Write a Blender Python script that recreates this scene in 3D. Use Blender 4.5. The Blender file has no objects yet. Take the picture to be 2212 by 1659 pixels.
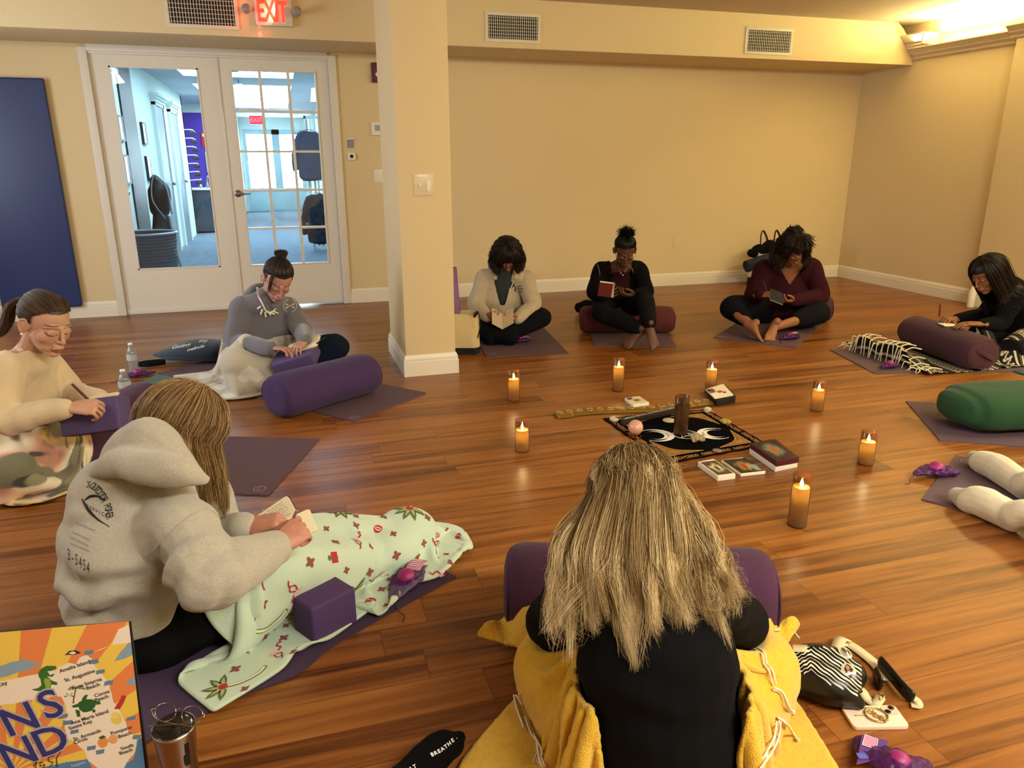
import bpy, bmesh, math, random
import numpy as np
from mathutils import Vector as V, Matrix
from mathutils.bvhtree import BVHTree
PI = math.pi
SC = bpy.context.scene
COL = SC.collection
rng = np.random.RandomState(7)
random.seed(7)

# ------------------------------------------------------------------ camera
F_PX, PITCH, ROLL, YAW, CAM_H = 1591.787, 0.292797, -0.002475, 0.294858, 1.30
cam = bpy.data.cameras.new('camera'); cam_o = bpy.data.objects.new('camera', cam); COL.objects.link(cam_o)
cam.sensor_width = 36.0; cam.lens = 36.0 * F_PX / 2212.0; cam.clip_start = 0.05; cam.clip_end = 120
cam_o.matrix_world = (Matrix.Translation((0, 0, CAM_H)) @ Matrix.Rotation(-YAW, 4, 'Z')
                      @ Matrix.Rotation(PI / 2 - PITCH, 4, 'X') @ Matrix.Rotation(ROLL, 4, 'Z'))
SC.camera = cam_o
SC.view_settings.view_transform = 'Standard'; SC.view_settings.look = 'None'
SC.view_settings.gamma = 1.0; SC.view_settings.use_curve_mapping = False
SC.view_settings.exposure = 1.12

# ------------------------------------------------------------------ world and lights
W = bpy.data.worlds.new('daylight'); SC.world = W; W.use_nodes = True
W.node_tree.nodes['Background'].inputs[0].default_value = (0.80, 0.93, 1.0, 1)
W.node_tree.nodes['Background'].inputs[1].default_value = 12.0

def area(name, loc, rot, sx, sy, power, col, spread=PI):
    l = bpy.data.lights.new(name, 'AREA'); l.shape = 'RECTANGLE'; l.size = sx; l.size_y = sy
    l.energy = power; l.color = col; l.spread = spread
    o = bpy.data.objects.new(name, l); o.location = loc; o.rotation_euler = rot; COL.objects.link(o)
    return o
WARM = (1.0, 0.93, 0.48)
area('cove_light_right', (6.06, 3.05, 2.42), (0, PI - 0.35, 0), 0.10, 6.6, 90, WARM)       # led strip in the right cove, shining up
area('ceiling_light_rear', (2.3, -0.6, 2.55), (0.55, 0, -0.05), 3.2, 0.6, 122, (1.0, 0.95, 0.80))  # recessed lamps behind the camera
area('ceiling_light_right', (4.9, 1.3, 2.56), (0, 0.25, 0), 1.0, 1.6, 52, (1.0, 0.93, 0.54))
area('ceiling_light_left', (-2.4, 2.2, 2.56), (0.2, -0.15, 0), 0.6, 1.6, 18, (1.0, 0.94, 0.84))
area('left_cool_fill', (-3.25, 4.6, 1.5), (0, -PI / 2, 0), 1.3, 1.8, 34, (0.80, 0.90, 1.0))  # added cool fill for the pillar's left side; the wall has no window
area('corridor_light', (-0.4, 9.6, 2.41), (0, 0, 0), 1.4, 3.6, 46, (0.62, 0.86, 1.0))
area('corridor_light', (-0.4, 15.0, 2.41), (0, 0, 0), 1.4, 5.0, 120, (0.66, 0.88, 1.0))
area('door_daylight', (-0.07, 22.9, 1.4), (-PI / 2, 0, 0), 1.5, 1.6, 120, (0.72, 0.92, 1.0))

# ------------------------------------------------------------------ material helpers
def s2l(c):
    if isinstance(c, str):
        c = c.lstrip('#'); c = [int(c[i:i + 2], 16) / 255 for i in (0, 2, 4)]
    return tuple((x / 12.92 if x <= 0.04045 else ((x + 0.055) / 1.055) ** 2.4) for x in c[:3]) + (1.0,)
MATS = {}
def mat(name, col=None, rough=0.6, metal=0.0, bump=0.0, bscale=200.0, var=0.0, vscale=6.0, sheen=0.0,
        trans=0.0, emit=None, estr=1.0, coat=0.0, attr=None, alpha=1.0, ior=1.45, spec=0.5, stretch=None, sss=0.0):
    if name in MATS: return MATS[name]
    m = bpy.data.materials.new(name); m.use_nodes = True
    nt = m.node_tree; N, L = nt.nodes, nt.links
    b = N['Principled BSDF']; I = b.inputs
    c = s2l(col) if col is not None else (0.5, 0.5, 0.5, 1)
    I['Base Color'].default_value = c; I['Roughness'].default_value = rough; I['Metallic'].default_value = metal
    I['Sheen Weight'].default_value = sheen; I['Transmission Weight'].default_value = trans
    I['Coat Weight'].default_value = coat; I['Alpha'].default_value = alpha; I['IOR'].default_value = ior
    I['Specular IOR Level'].default_value = spec; I['Subsurface Weight'].default_value = sss
    if sss: I['Subsurface Radius'].default_value = (0.02, 0.008, 0.004)
    if emit is not None:
        I['Emission Color'].default_value = s2l(emit); I['Emission Strength'].default_value = estr
    co = None
    if bump or var:
        tc = N.new('ShaderNodeTexCoord'); mp = N.new('ShaderNodeMapping'); L.new(tc.outputs['Object'], mp.inputs[0]); co = mp.outputs[0]
        if stretch: mp.inputs['Scale'].default_value = stretch
    if attr:
        at = N.new('ShaderNodeAttribute'); at.attribute_name = attr; src = at.outputs['Color']; L.new(src, I['Base Color'])
    else: src = None
    if var:
        n = N.new('ShaderNodeTexNoise'); n.inputs['Scale'].default_value = vscale; n.inputs['Detail'].default_value = 4
        L.new(co, n.inputs[0])
        mr = N.new('ShaderNodeMapRange'); mr.inputs[1].default_value = 0.25; mr.inputs[2].default_value = 0.75
        mr.inputs[3].default_value = 1 - var; mr.inputs[4].default_value = 1 + var
        L.new(n.outputs[0], mr.inputs[0])
        mx = N.new('ShaderNodeMix'); mx.data_type = 'RGBA'; mx.blend_type = 'MULTIPLY'; mx.inputs[0].default_value = 1
        if src: L.new(src, mx.inputs[6])
        else: mx.inputs[6].default_value = c
        L.new(mr.outputs[0], mx.inputs[7]); L.new(mx.outputs[2], I['Base Color'])
    if bump:
        n = N.new('ShaderNodeTexNoise'); n.inputs['Scale'].default_value = bscale; n.inputs['Detail'].default_value = 5
        L.new(co, n.inputs[0]); bp = N.new('ShaderNodeBump'); bp.inputs['Strength'].default_value = bump
        bp.inputs['Distance'].default_value = 0.004; L.new(n.outputs[0], bp.inputs['Height']); L.new(bp.outputs[0], I['Normal'])
    MATS[name] = m
    return m

def floor_material():
    m = bpy.data.materials.new('strip_wood_floor'); m.use_nodes = True; nt = m.node_tree; N, L = nt.nodes, nt.links
    b = N['Principled BSDF']
    tc = N.new('ShaderNodeTexCoord'); sx = N.new('ShaderNodeSeparateXYZ'); L.new(tc.outputs['Object'], sx.inputs[0])
    def mth(op, a, bb=None, c=None):
        n = N.new('ShaderNodeMath'); n.operation = op
        for i, v in enumerate((a, bb, c)):
            if v is None: continue
            if hasattr(v, 'links'): L.new(v, n.inputs[i])
            else: n.inputs[i].default_value = v
        return n.outputs[0]
    row = mth('FLOOR', mth('DIVIDE', sx.outputs[1], 0.125))
    wn = N.new('ShaderNodeTexWhiteNoise'); wn.noise_dimensions = '1D'; L.new(row, wn.inputs['W'])
    xs = mth('ADD', sx.outputs[0], mth('MULTIPLY', wn.outputs['Value'], 7.3))
    pl = mth('FLOOR', mth('DIVIDE', xs, 1.22))
    wn2 = N.new('ShaderNodeTexWhiteNoise'); wn2.noise_dimensions = '2D'
    cb = N.new('ShaderNodeCombineXYZ'); L.new(row, cb.inputs[0]); L.new(pl, cb.inputs[1]); L.new(cb.outputs[0], wn2.inputs['Vector'])
    # grain coordinates shifted for every plank
    c2 = N.new('ShaderNodeCombineXYZ')
    L.new(mth('MULTIPLY', sx.outputs[0], 0.75), c2.inputs[0]); L.new(mth('MULTIPLY', sx.outputs[1], 17.0), c2.inputs[1])
    L.new(mth('MULTIPLY', wn2.outputs['Value'], 37.0), c2.inputs[2])
    g = N.new('ShaderNodeTexNoise'); g.inputs['Scale'].default_value = 1.35; g.inputs['Detail'].default_value = 6; g.inputs['Roughness'].default_value = 0.62; g.inputs['Distortion'].default_value = 0.5
    L.new(c2.outputs[0], g.inputs[0])
    val = mth('ADD', mth('MULTIPLY', g.outputs[0], 1.15), mth('MULTIPLY', mth('SUBTRACT', wn2.outputs['Value'], 0.5), 0.17))
    cr = N.new('ShaderNodeValToRGB'); e = cr.color_ramp.elements
    e[0].position = 0.30; e[0].color = s2l('#45220a'); e[1].position = 0.92; e[1].color = s2l('#ab743a')
    for p, c in ((0.44, '#6a3a12'), (0.56, '#844f20'), (0.70, '#965d28')):
        x = e.new(p); x.color = s2l(c)
    L.new(val, cr.inputs[0])
    # joints
    fy = mth('FRACT', mth('DIVIDE', sx.outputs[1], 0.125)); fx = mth('FRACT', mth('DIVIDE', xs, 1.22))
    gap = mth('MAXIMUM', mth('LESS_THAN', mth('MINIMUM', fy, mth('SUBTRACT', 1.0, fy)), 0.010),
              mth('LESS_THAN', mth('MINIMUM', fx, mth('SUBTRACT', 1.0, fx)), 0.0012))
    mx = N.new('ShaderNodeMix'); mx.data_type = 'RGBA'; L.new(mth('MULTIPLY', gap, 0.55), mx.inputs[0])
    L.new(cr.outputs[0], mx.inputs[6]); mx.inputs[7].default_value = s2l('#3a1d0c'); L.new(mx.outputs[2], b.inputs['Base Color'])
    rr = mth('ADD', mth('MULTIPLY', g.outputs[0], 0.14), 0.27); L.new(rr, b.inputs['Roughness'])
    bp = N.new('ShaderNodeBump'); bp.inputs['Strength'].default_value = 0.12; bp.inputs['Distance'].default_value = 0.002
    L.new(mth('SUBTRACT', g.outputs[0], mth('MULTIPLY', gap, 0.6)), bp.inputs['Height']); L.new(bp.outputs[0], b.inputs['Normal'])
    b.inputs['Specular IOR Level'].default_value = 0.45
    return m

# ------------------------------------------------------------------ mesh helpers
def new_mesh(name, verts, faces, smooth=False):
    me = bpy.data.meshes.new(name); me.from_pydata([tuple(map(float, v)) for v in verts], [], [tuple(map(int, f)) for f in faces])
    me.update()
    if smooth: me.polygons.foreach_set('use_smooth', [True] * len(me.polygons))
    return me
def link(name, me, m=None, parent=None, label=None, cat=None, group=None, kind=None):
    o = bpy.data.objects.new(name, me); COL.objects.link(o)
    if m is not None and me is not None:
        for x in (m if isinstance(m, (list, tuple)) else [m]): me.materials.append(x)
    if parent is not None: o.parent = parent; o.matrix_parent_inverse = Matrix.Translation(-parent.location) if parent.type == 'EMPTY' else Matrix.Identity(4)
    if label: o['label'] = label
    if cat: o['category'] = cat
    if group: o['group'] = group
    if kind: o['kind'] = kind
    return o
def thing(name, label, cat, loc, group=None, kind=None):
    o = bpy.data.objects.new(name, None); COL.objects.link(o); o.location = loc; o.empty_display_size = 0.05
    o['label'] = label; o['category'] = cat
    if group: o['group'] = group
    if kind: o['kind'] = kind
    return o
# geometry pieces: lists of (verts Nx3, faces)
def G_join(parts):
    vs, fs, n = [], [], 0
    for v, f in parts:
        v = np.asarray(v, float); vs.append(v); fs += [tuple(i + n for i in q) for q in f]; n += len(v)
    return np.vstack(vs), fs
def G_box(x0, x1, y0, y1, z0, z1):
    v = [(x, y, z) for x in (x0, x1) for y in (y0, y1) for z in (z0, z1)]
    return np.array(v, float), [(0, 1, 3, 2), (4, 6, 7, 5), (0, 4, 5, 1), (2, 3, 7, 6), (0, 2, 6, 4), (1, 5, 7, 3)]
def box(name, x0, x1, y0, y1, z0, z1, m, bev=0.0, seg=2, **k):
    return solid(name, [G_box(x0, x1, y0, y1, z0, z1)], m, bev=bev, seg=seg, **k)
def solid(name, parts, m, bev=0.0, seg=2, smooth=False, angle=0.6, **k):
    v, f = G_join(parts); me = new_mesh(name, v, f)
    bm = bmesh.new(); bm.from_mesh(me); bmesh.ops.recalc_face_normals(bm, faces=bm.faces)
    if bev:
        bmesh.ops.bevel(bm, geom=[e for e in bm.edges if e.calc_face_angle(0) > angle], offset=bev, segments=seg, affect='EDGES', profile=0.6, clamp_overlap=True)
        smooth = True
    bm.to_mesh(me); bm.free()
    if smooth:
        me.polygons.foreach_set('use_smooth', [True] * len(me.polygons))
        if bev: me.set_sharp_from_angle(angle=0.75)
    return link(name, me, m, **k)
def xf(part, R=None, t=(0, 0, 0), s=1.0):
    v = np.asarray(part[0], float) * s
    if R is not None: v = v @ np.asarray(R, float).T
    return v + np.asarray(t, float), part[1]
def rotz(a): c, s = math.cos(a), math.sin(a); return np.array([[c, -s, 0], [s, c, 0], [0, 0, 1.]])
def rotx(a): c, s = math.cos(a), math.sin(a); return np.array([[1., 0, 0], [0, c, -s], [0, s, c]])
def roty(a): c, s = math.cos(a), math.sin(a); return np.array([[c, 0, s], [0, 1., 0], [-s, 0, c]])
def nrm(v): v = np.asarray(v, float); return v / (np.linalg.norm(v) + 1e-12)
def spline(P, n):
    """Catmull-Rom through the rows of P, n samples"""
    P = np.asarray(P, float)
    if len(P) == 2:
        t = np.linspace(0, 1, n)[:, None]; return P[0] * (1 - t) + P[1] * t
    Q = np.vstack([2 * P[0] - P[1], P, 2 * P[-1] - P[-2]]); m = len(P) - 1
    u = np.linspace(0, m, n); i = np.minimum(u.astype(int), m - 1); t = (u - i)[:, None]
    a, b, c, d = Q[i], Q[i + 1], Q[i + 2], Q[i + 3]
    return 0.5 * ((2 * b) + (c - a) * t + (2 * a - 5 * b + 4 * c - d) * t * t + (3 * b - a - 3 * c + d) * t ** 3)
def G_tube(P, R, seg=14, n=None, cap=True, ref=None, straight=False, sq=None):
    """tube through points P with radii R (scalar, list, or list of (a,b) ellipses); rounded ends"""
    P = np.asarray(P, float); k = len(P)
    R = np.asarray([R] * k if np.isscalar(R) else R, float)
    if R.ndim == 1: R = np.stack([R, R], 1)
    if n is None: n = max(2, (k - 1) * 7 + 1)
    if straight: n = k; C, RR = P, R
    else: C = spline(P, n); RR = np.maximum(spline(R, n), 1e-4)
    T = np.gradient(C, axis=0); T /= (np.linalg.norm(T, axis=1)[:, None] + 1e-12)
    r = np.asarray(ref, float) if ref is not None else (np.array([0, 0, 1.]) if abs(T[0][2]) < 0.8 else np.array([0, 1., 0]))
    rings, B = [], []
    u = r - T[0] * (r @ T[0]); u = nrm(u)
    th = np.linspace(0, 2 * PI, seg, endpoint=False)
    ct, st = np.cos(th), np.sin(th)
    if sq: ct = np.sign(ct) * np.abs(ct) ** sq; st = np.sign(st) * np.abs(st) ** sq
    def ring(c, uu, t, a, b):
        w = np.cross(t, uu); return c + np.outer(st * a, uu) + np.outer(ct * b, w)
    for i in range(n):
        if ref is not None: u = r - T[i] * (r @ T[i])
        else: u = u - T[i] * (u @ T[i])
        u = nrm(u); B.append(u)
        rings.append(ring(C[i], u, T[i], RR[i][0], RR[i][1]))
    if cap:
        pre, post = [], []
        for a in (75, 50, 25):
            a = math.radians(a)
            pre.append(ring(C[0] - T[0] * RR[0].min() * math.sin(a), B[0], T[0], *(RR[0] * math.cos(a))))
            post.append(ring(C[-1] + T[-1] * RR[-1].min() * math.sin(a), B[-1], T[-1], *(RR[-1] * math.cos(a))))
        rings = pre + rings + post[::-1]
    v = np.vstack(rings); f = []
    for i in range(len(rings) - 1):
        for j in range(seg):
            a, b = i * seg + j, i * seg + (j + 1) % seg
            f.append((a, b, b + seg, a + seg))
    f.append(tuple(range(seg))[::-1]); f.append(tuple(range((len(rings) - 1) * seg, len(rings) * seg)))
    return v, f
def G_ell(c, r, R=None, nu=18, nv=12):
    v = [(0, 0, 1.)]; f = []
    for i in range(1, nv):
        a = PI * i / nv
        for j in range(nu):
            b = 2 * PI * j / nu; v.append((math.sin(a) * math.cos(b), math.sin(a) * math.sin(b), math.cos(a)))
    v.append((0, 0, -1.)); L_ = len(v) - 1
    for j in range(nu): f.append((0, 1 + j, 1 + (j + 1) % nu)); f.append((L_, L_ - nu + (j + 1) % nu, L_ - nu + j))
    for i in range(nv - 2):
        for j in range(nu):
            a, b = 1 + i * nu + j, 1 + i * nu + (j + 1) % nu; f.append((a, a + nu, b + nu, b))
    v = np.array(v) * np.asarray(r, float)
    if R is not None: v = v @ np.asarray(R).T
    return v + np.asarray(c, float), f
def G_lathe(prof, c=(0, 0, 0), seg=28, R=None):
    """closed revolve of (radius, z) pairs"""
    v, f = [], []
    for r, z in prof:
        for j in range(seg): b = 2 * PI * j / seg; v.append((r * math.cos(b), r * math.sin(b), z))
    for i in range(len(prof) - 1):
        for j in range(seg):
            a, b = i * seg + j, i * seg + (j + 1) % seg; f.append((a, b, b + seg, a + seg))
    v = np.array(v)
    if R is not None: v = v @ np.asarray(R).T
    return v + np.asarray(c, float), f
def G_prism(poly, h0, h1, frame=None):
    """extrude a 2D polygon (x,y) from h0 to h1 along local z; frame = (origin, ux, uy, uz)"""
    n = len(poly); v = [(x, y, h0) for x, y in poly] + [(x, y, h1) for x, y in poly]
    f = [tuple(range(n))[::-1], tuple(range(n, 2 * n))] + [(i, (i + 1) % n, n + (i + 1) % n, n + i) for i in range(n)]
    v = np.array(v, float)
    if frame is not None:
        o, a, b, c = [np.asarray(q, float) for q in frame]; v = o + v[:, :1] * a + v[:, 1:2] * b + v[:, 2:] * c
    return v, f
# vectorised value noise
def _h(i, j, k):
    n = (i * 374761393 + j * 668265263 + k * 2147483647 + 1013904223) & 0xffffffff
    n = ((n ^ (n >> 13)) * 1274126177) & 0xffffffff
    return ((n ^ (n >> 16)) & 0xffff) / 32767.5 - 1.0
def vnoise(P):
    P = np.asarray(P, float); i = np.floor(P).astype(np.int64); t = P - i; t = t * t * (3 - 2 * t); r = 0
    for a in (0, 1):
        for b in (0, 1):
            for c in (0, 1):
                w = (t[:, 0] if a else 1 - t[:, 0]) * (t[:, 1] if b else 1 - t[:, 1]) * (t[:, 2] if c else 1 - t[:, 2])
                r = r + w * _h(i[:, 0] + a, i[:, 1] + b, i[:, 2] + c)
    return r
def fuse(parts, voxel, smooth=3, disp=None, name='m'):
    """union of closed pieces into one continuous skin"""
    v, f = G_join(parts); me = new_mesh(name, v, f); o = bpy.data.objects.new(name, me); COL.objects.link(o)
    r = o.modifiers.new('r', 'REMESH'); r.mode = 'VOXEL'; r.voxel_size = voxel; r.adaptivity = 0
    if smooth: s = o.modifiers.new('s', 'SMOOTH'); s.factor = 0.5; s.iterations = smooth
    bpy.context.view_layer.update()
    dg = bpy.context.evaluated_depsgraph_get()
    m2 = bpy.data.meshes.new_from_object(o.evaluated_get(dg)); bpy.data.objects.remove(o); bpy.data.meshes.remove(me)
    if disp is not None: displace(m2, disp)
    m2.polygons.foreach_set('use_smooth', [True] * len(m2.polygons))
    m2.name = name
    return m2
def mesh_co(me): a = np.empty(len(me.vertices) * 3); me.vertices.foreach_get('co', a); return a.reshape(-1, 3)
def mesh_no(me): a = np.empty(len(me.vertices) * 3); me.vertex_normals.foreach_get('vector', a); return a.reshape(-1, 3)
def displace(me, fn):
    c, n = mesh_co(me), mesh_no(me); c = c + n * np.asarray(fn(c, n))[:, None]
    me.vertices.foreach_set('co', c.ravel()); me.update()
def concat(meshes, name):
    ps = []
    for m in meshes:
        c = mesh_co(m); ps.append((c, [tuple(p.vertices) for p in m.polygons]))
    v, f = G_join(ps); return new_mesh(name, v, f, True)
def set_col(me, C):
    a = me.color_attributes.new('Col', 'FLOAT_COLOR', 'POINT'); C = np.asarray(C, float)
    if C.shape[1] == 3: C = np.hstack([C, np.ones((len(C), 1))])
    a.data.foreach_set('color', C.ravel())
# ------------------------------------------------------------------ setting
XL, XR, YB, YF, ZC = -3.3, 6.19, 7.19, -1.6, 2.60
YBM, ZBM = 6.49, 2.22
M_wall = mat('cream_wall_paint', '#d9c69b', 0.85, bump=0.15, bscale=260)
M_ceil = mat('ceiling_paint', '#cdbb9f', 0.9, bump=0.1, bscale=180)
M_trim = mat('white_trim_paint', '#e6dfcc', 0.42)
M_door = mat('white_door_paint', '#dcd6ca', 0.45)
def struct(name, x0, x1, y0, y1, z0, z1, m, **k): return box(name, x0, x1, y0, y1, z0, z1, m, kind='structure', **k)
fl_o = struct('floor', XL, XR + .1, YF, YB + 0.12, -0.1, 0, floor_material())
struct('ceiling', XL, XR + .1, YF, YB + .1, ZC, ZC + .1, M_ceil)
struct('wall_left', XL - .12, XL, YF, YB, 0, ZC, M_wall)
struct('wall_front', XL, XR + .1, YF - .12, YF, 0, ZC, M_wall)
solid('wall_back', [G_box(XL, -1.43, YB, YB + .12, 0, ZC), G_box(.53, XR, YB, YB + .12, 0, ZC), G_box(-1.43, .53, YB, YB + .12, 2.17, ZC)], M_wall, kind='structure')
solid('wall_right', [G_box(XR, XR + .12, 5.30, YB + .12, 0, ZC), G_box(XR - .085, XR + .12, YF, 5.30, 0, 2.29), G_box(XR, XR + .12, YF, 5.30, 2.2, ZC)], M_wall, kind='structure')
# soffit beam along the back wall, its right end cut back on a slope
def beam():
    poly = [(XL, ZBM), (XR, ZBM), (6.155, 2.33), (6.09, 2.46), (6.01, 2.55), (5.94, ZC), (XL, ZC)]
    solid('trim_1', [G_prism(poly, -YB, -YBM, ((0, 0, 0), (1, 0, 0), (0, 0, 1), (0, -1, 0)))], M_wall, kind='structure', bev=.004)
beam()
# square pillar
box('trim_2', .665, .985, 4.485, 5.18, 0, ZC, M_wall, bev=.008, kind='structure')
# moulding runs
BASE = [(0, 0), (.016, 0), (.016, .092), (.011, .098), (.013, .104), (.012, .114), (.006, .128), (.004, .135), (0, .135)]
def run(name, prof, a, b, m=M_trim, z=0, nrm_=None):
    """extrude a moulding profile (out, up) from a to b; nrm_ is the outward direction"""
    a = np.array([a[0], a[1], z], float); b = np.array([b[0], b[1], z], float)
    L_ = np.linalg.norm(b - a); d = (b - a) / L_
    return G_prism(prof, 0, L_, (a, nrm_, (0, 0, 1), d))
solid('baseboard_back', [run('', BASE, (XL, YB), (-1.46, YB), nrm_=(0, -1, 0)), run('', BASE, (.56, YB), (XR, YB), nrm_=(0, -1, 0))], M_trim, kind='structure')
solid('baseboard_right', [run('', BASE, (XR, YB), (XR, 5.30), nrm_=(-1, 0, 0)), run('', BASE, (XR, 5.30), (XR - .085, 5.30), nrm_=(0, 1, 0)), run('', BASE, (XR - .085, 5.316), (XR - .085, YF), nrm_=(-1, 0, 0))], M_trim, kind='structure')
solid('baseboard_left', [run('', BASE, (XL, YF), (XL, YB), nrm_=(1, 0, 0))], M_trim, kind='structure')
solid('baseboard_front', [run('', BASE, (XR, YF), (XL, YF), nrm_=(0, 1, 0))], M_trim, kind='structure')
def pillar_base():
    x0, x1, y0, y1 = .665, .985, 4.485, 5.18; vs = []; n = len(BASE)
    for sx, sy, px_, py_ in ((-1, -1, x0, y0), (1, -1, x1, y0), (1, 1, x1, y1), (-1, 1, x0, y1)):
        for o, z in BASE: vs.append((px_ + sx * o, py_ + sy * o, z))
    f = []
    for c in range(4):
        for i in range(n): a, b = c * n + i, c * n + (i + 1) % n; d = ((c + 1) % 4) * n; f.append((a, b, d + (i + 1) % n, d + i))
    solid('baseboard_pillar', [(np.array(vs), f)], M_trim, kind='structure')
pillar_base()
# crown moulding and cove ledge on the right wall
CROWN = [(0, 0), (.02, .0), (.03, .012), (.028, .022), (.05, .040), (.062, .046), (.064, .054), (.085, .075), (.10, .088), (.112, .092), (.112, .104), (.10, .104), (.10, .10), (0, .10)]
solid('trim_3', [run('', CROWN, (XR, YBM + .02), (XR, 5.30), z=2.265, nrm_=(-1, 0, 0)),
                 run('', CROWN, (XR - .10, 6.50), (XR - .10, 6.22), z=2.375, nrm_=(-1, 0, 0)),
                 G_box(XR - .115, XR, 6.22, 6.50, 2.36, 2.475), G_box(XR - .20, XR, 6.205, 6.222, 2.375, 2.478),
                 run('', CROWN, (XR - .06, 5.36), (XR - .06, YF), z=2.30, nrm_=(-1, 0, 0)), G_box(XR - .06, XR, YF, 5.36, 2.29, 2.40)],
      mat('crown_moulding_paint', '#cfc0a4', 0.5), kind='structure')
# led strip lying in the cove: gives off the light
solid('trim_4', [G_box(XR - .05, XR - .035, 5.45, 6.15, 2.37, 2.378)], mat('led_strip', '#fff0c0', 0.5, emit='#ffdc8c', estr=30), kind='structure')

# air grilles
M_vent = mat('vent_white_enamel', '#d8cfb8', 0.45); M_dark = mat('duct_dark', '#17140f', 0.8)
def vent(x0, x1, z0, z1, label, rows=7, cols=24, m=M_vent, dk=M_dark, fr=.026):
    y = YBM; t = thing('air_vent', label, 'vent', ((x0 + x1) / 2, y, (z0 + z1) / 2), 'air vents in the soffit beam')
    f = fr
    solid('vent_frame', [G_box(x0, x1, y - .010, y, z0, z0 + f), G_box(x0, x1, y - .010, y, z1 - f, z1), G_box(x0, x0 + f, y - .010, y, z0 + f, z1 - f), G_box(x1 - f, x1, y - .010, y, z0 + f, z1 - f)], m, bev=.002, parent=t)
    box('duct_shade_sheet', x0 + f, x1 - f, y - .002, y - .0005, z0 + f, z1 - f, dk, parent=t)  # flat dark sheet painted in for the shade behind the grille
    g = []
    for i in range(cols):
        x = x0 + f + (x1 - x0 - 2 * f) * (i + .5) / cols; g.append(G_box(x - .0022, x + .0022, y - .008, y - .003, z0 + f, z1 - f))
    for i in range(rows):
        z = z0 + f + (z1 - z0 - 2 * f) * (i + .5) / rows; g.append(G_box(x0 + f, x1 - f, y - .006, y - .0025, z - .0015, z + .0015))
    solid('grille', g, m, parent=t)
    for sx in (x0 + f / 2, x1 - f / 2): solid('screw', [G_ell((sx, y - .011, (z0 + z1) / 2), (.004, .003, .004), nu=10, nv=6)], M_vent, parent=t)
vent(1.744, 2.231, 2.262, 2.492, 'white air vent in the cream beam just right of the pillar')
vent(4.229, 4.743, 2.255, 2.488, 'white air vent in the cream beam near the right corner')
vent(-.70, -.19, 2.265, 2.50, 'air vent in the beam above the glass doors left of the exit sign', rows=6, cols=22)

# ------------------------------------------------------------------ text helper: text -> filled flat polygons
def text_geo(s, size, extrude=0.0, shear=0.0, align='CENTER', offset=0.0, spacing=1.0):
    c = bpy.data.curves.new('t', 'FONT'); c.body = s; c.size = size; c.extrude = extrude; c.shear = shear; c.align_x = align; c.align_y = 'CENTER'
    c.offset = offset; c.space_character = spacing; c.resolution_u = 3
    o = bpy.data.objects.new('t', c); COL.objects.link(o); bpy.context.view_layer.update()
    me = bpy.data.meshes.new_from_object(o.evaluated_get(bpy.context.evaluated_depsgraph_get()))
    v = mesh_co(me); f = [tuple(p.vertices) for p in me.polygons]
    bpy.data.objects.remove(o); bpy.data.curves.remove(c); bpy.data.meshes.remove(me)
    return v, f
def place(geo, o, ux, uy, uz=None, lift=0.0):
    """lay flat geometry (x,y[,z]) in the plane origin o, axes ux, uy"""
    v = np.asarray(geo[0], float); o, ux, uy = [np.asarray(q, float) for q in (o, ux, uy)]
    uz = np.cross(ux, uy) if uz is None else np.asarray(uz, float); uz = nrm(uz)
    return o + v[:, :1] * ux + v[:, 1:2] * uy + (v[:, 2:3] + lift) * uz, geo[1]

# exit sign
def exit_sign():
    y = YBM; t = thing('exit_sign', 'white exit sign with glowing red letters above the glass doors', 'exit sign', (.066, y, 2.4))
    box('sign_plate', -.068, .205, y - .042, y, 2.30, 2.49, mat('sign_plastic', '#cfc8bd', .4), bev=.006, parent=t)
    g = text_geo('EXIT', .192, extrude=.002, offset=.004, spacing=.95)
    v = g[0].copy(); v[:, 0] *= .215 / np.ptp(v[:, 0]); v[:, 1] *= .150 / np.ptp(v[:, 1]); v[:, 0] -= (v[:, 0].max() + v[:, 0].min()) / 2; v[:, 1] -= (v[:, 1].max() + v[:, 1].min()) / 2
    solid('exit_letters', [place((v, g[1]), (.062, y - .046, 2.401), (1, 0, 0), (0, 0, 1))], mat('exit_red_glow', '#ff2010', .4, emit='#ff1c0c', estr=3.2), parent=t, label='glowing red letters reading EXIT')
    for x in (-.125, .238):
        solid('emergency_lamp', [G_lathe([(.0, 0), (.026, 0), (.032, .012), (.034, .05), (.030, .056), (.0, .058)], (x, y - .06, 2.40), R=rotx(PI / 2)), G_tube([(x, y, 2.40), (x, y - .06, 2.40)], .012)], mat('lamp_housing', '#8f8a82', .35), parent=t, smooth=True)
    solid('indicator_light', [G_ell((-.045, y - .02, 2.298), (.004, .004, .003))], mat('indicator_glow', '#ff6050', .4, emit='#ff3020', estr=12), parent=t)
    l = bpy.data.lights.new('exit_glow', 'SPOT'); l.energy = 1.2; l.color = (1, .06, .04); l.spot_size = .5; l.shadow_soft_size = .003
    o = bpy.data.objects.new('exit_glow', l); o.location = (-.045, y - .018, 2.293); o.rotation_euler = (0.25, 0, 0); COL.objects.link(o)
    l = bpy.data.lights.new('exit_glow', 'AREA'); l.energy = 1.4; l.color = (1, .08, .05); l.size = .15
    o = bpy.data.objects.new('exit_glow', l); o.location = (.066, y - .06, 2.40); o.rotation_euler = (PI / 2 + .2, 0, .9); COL.objects.link(o)
exit_sign()

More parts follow.
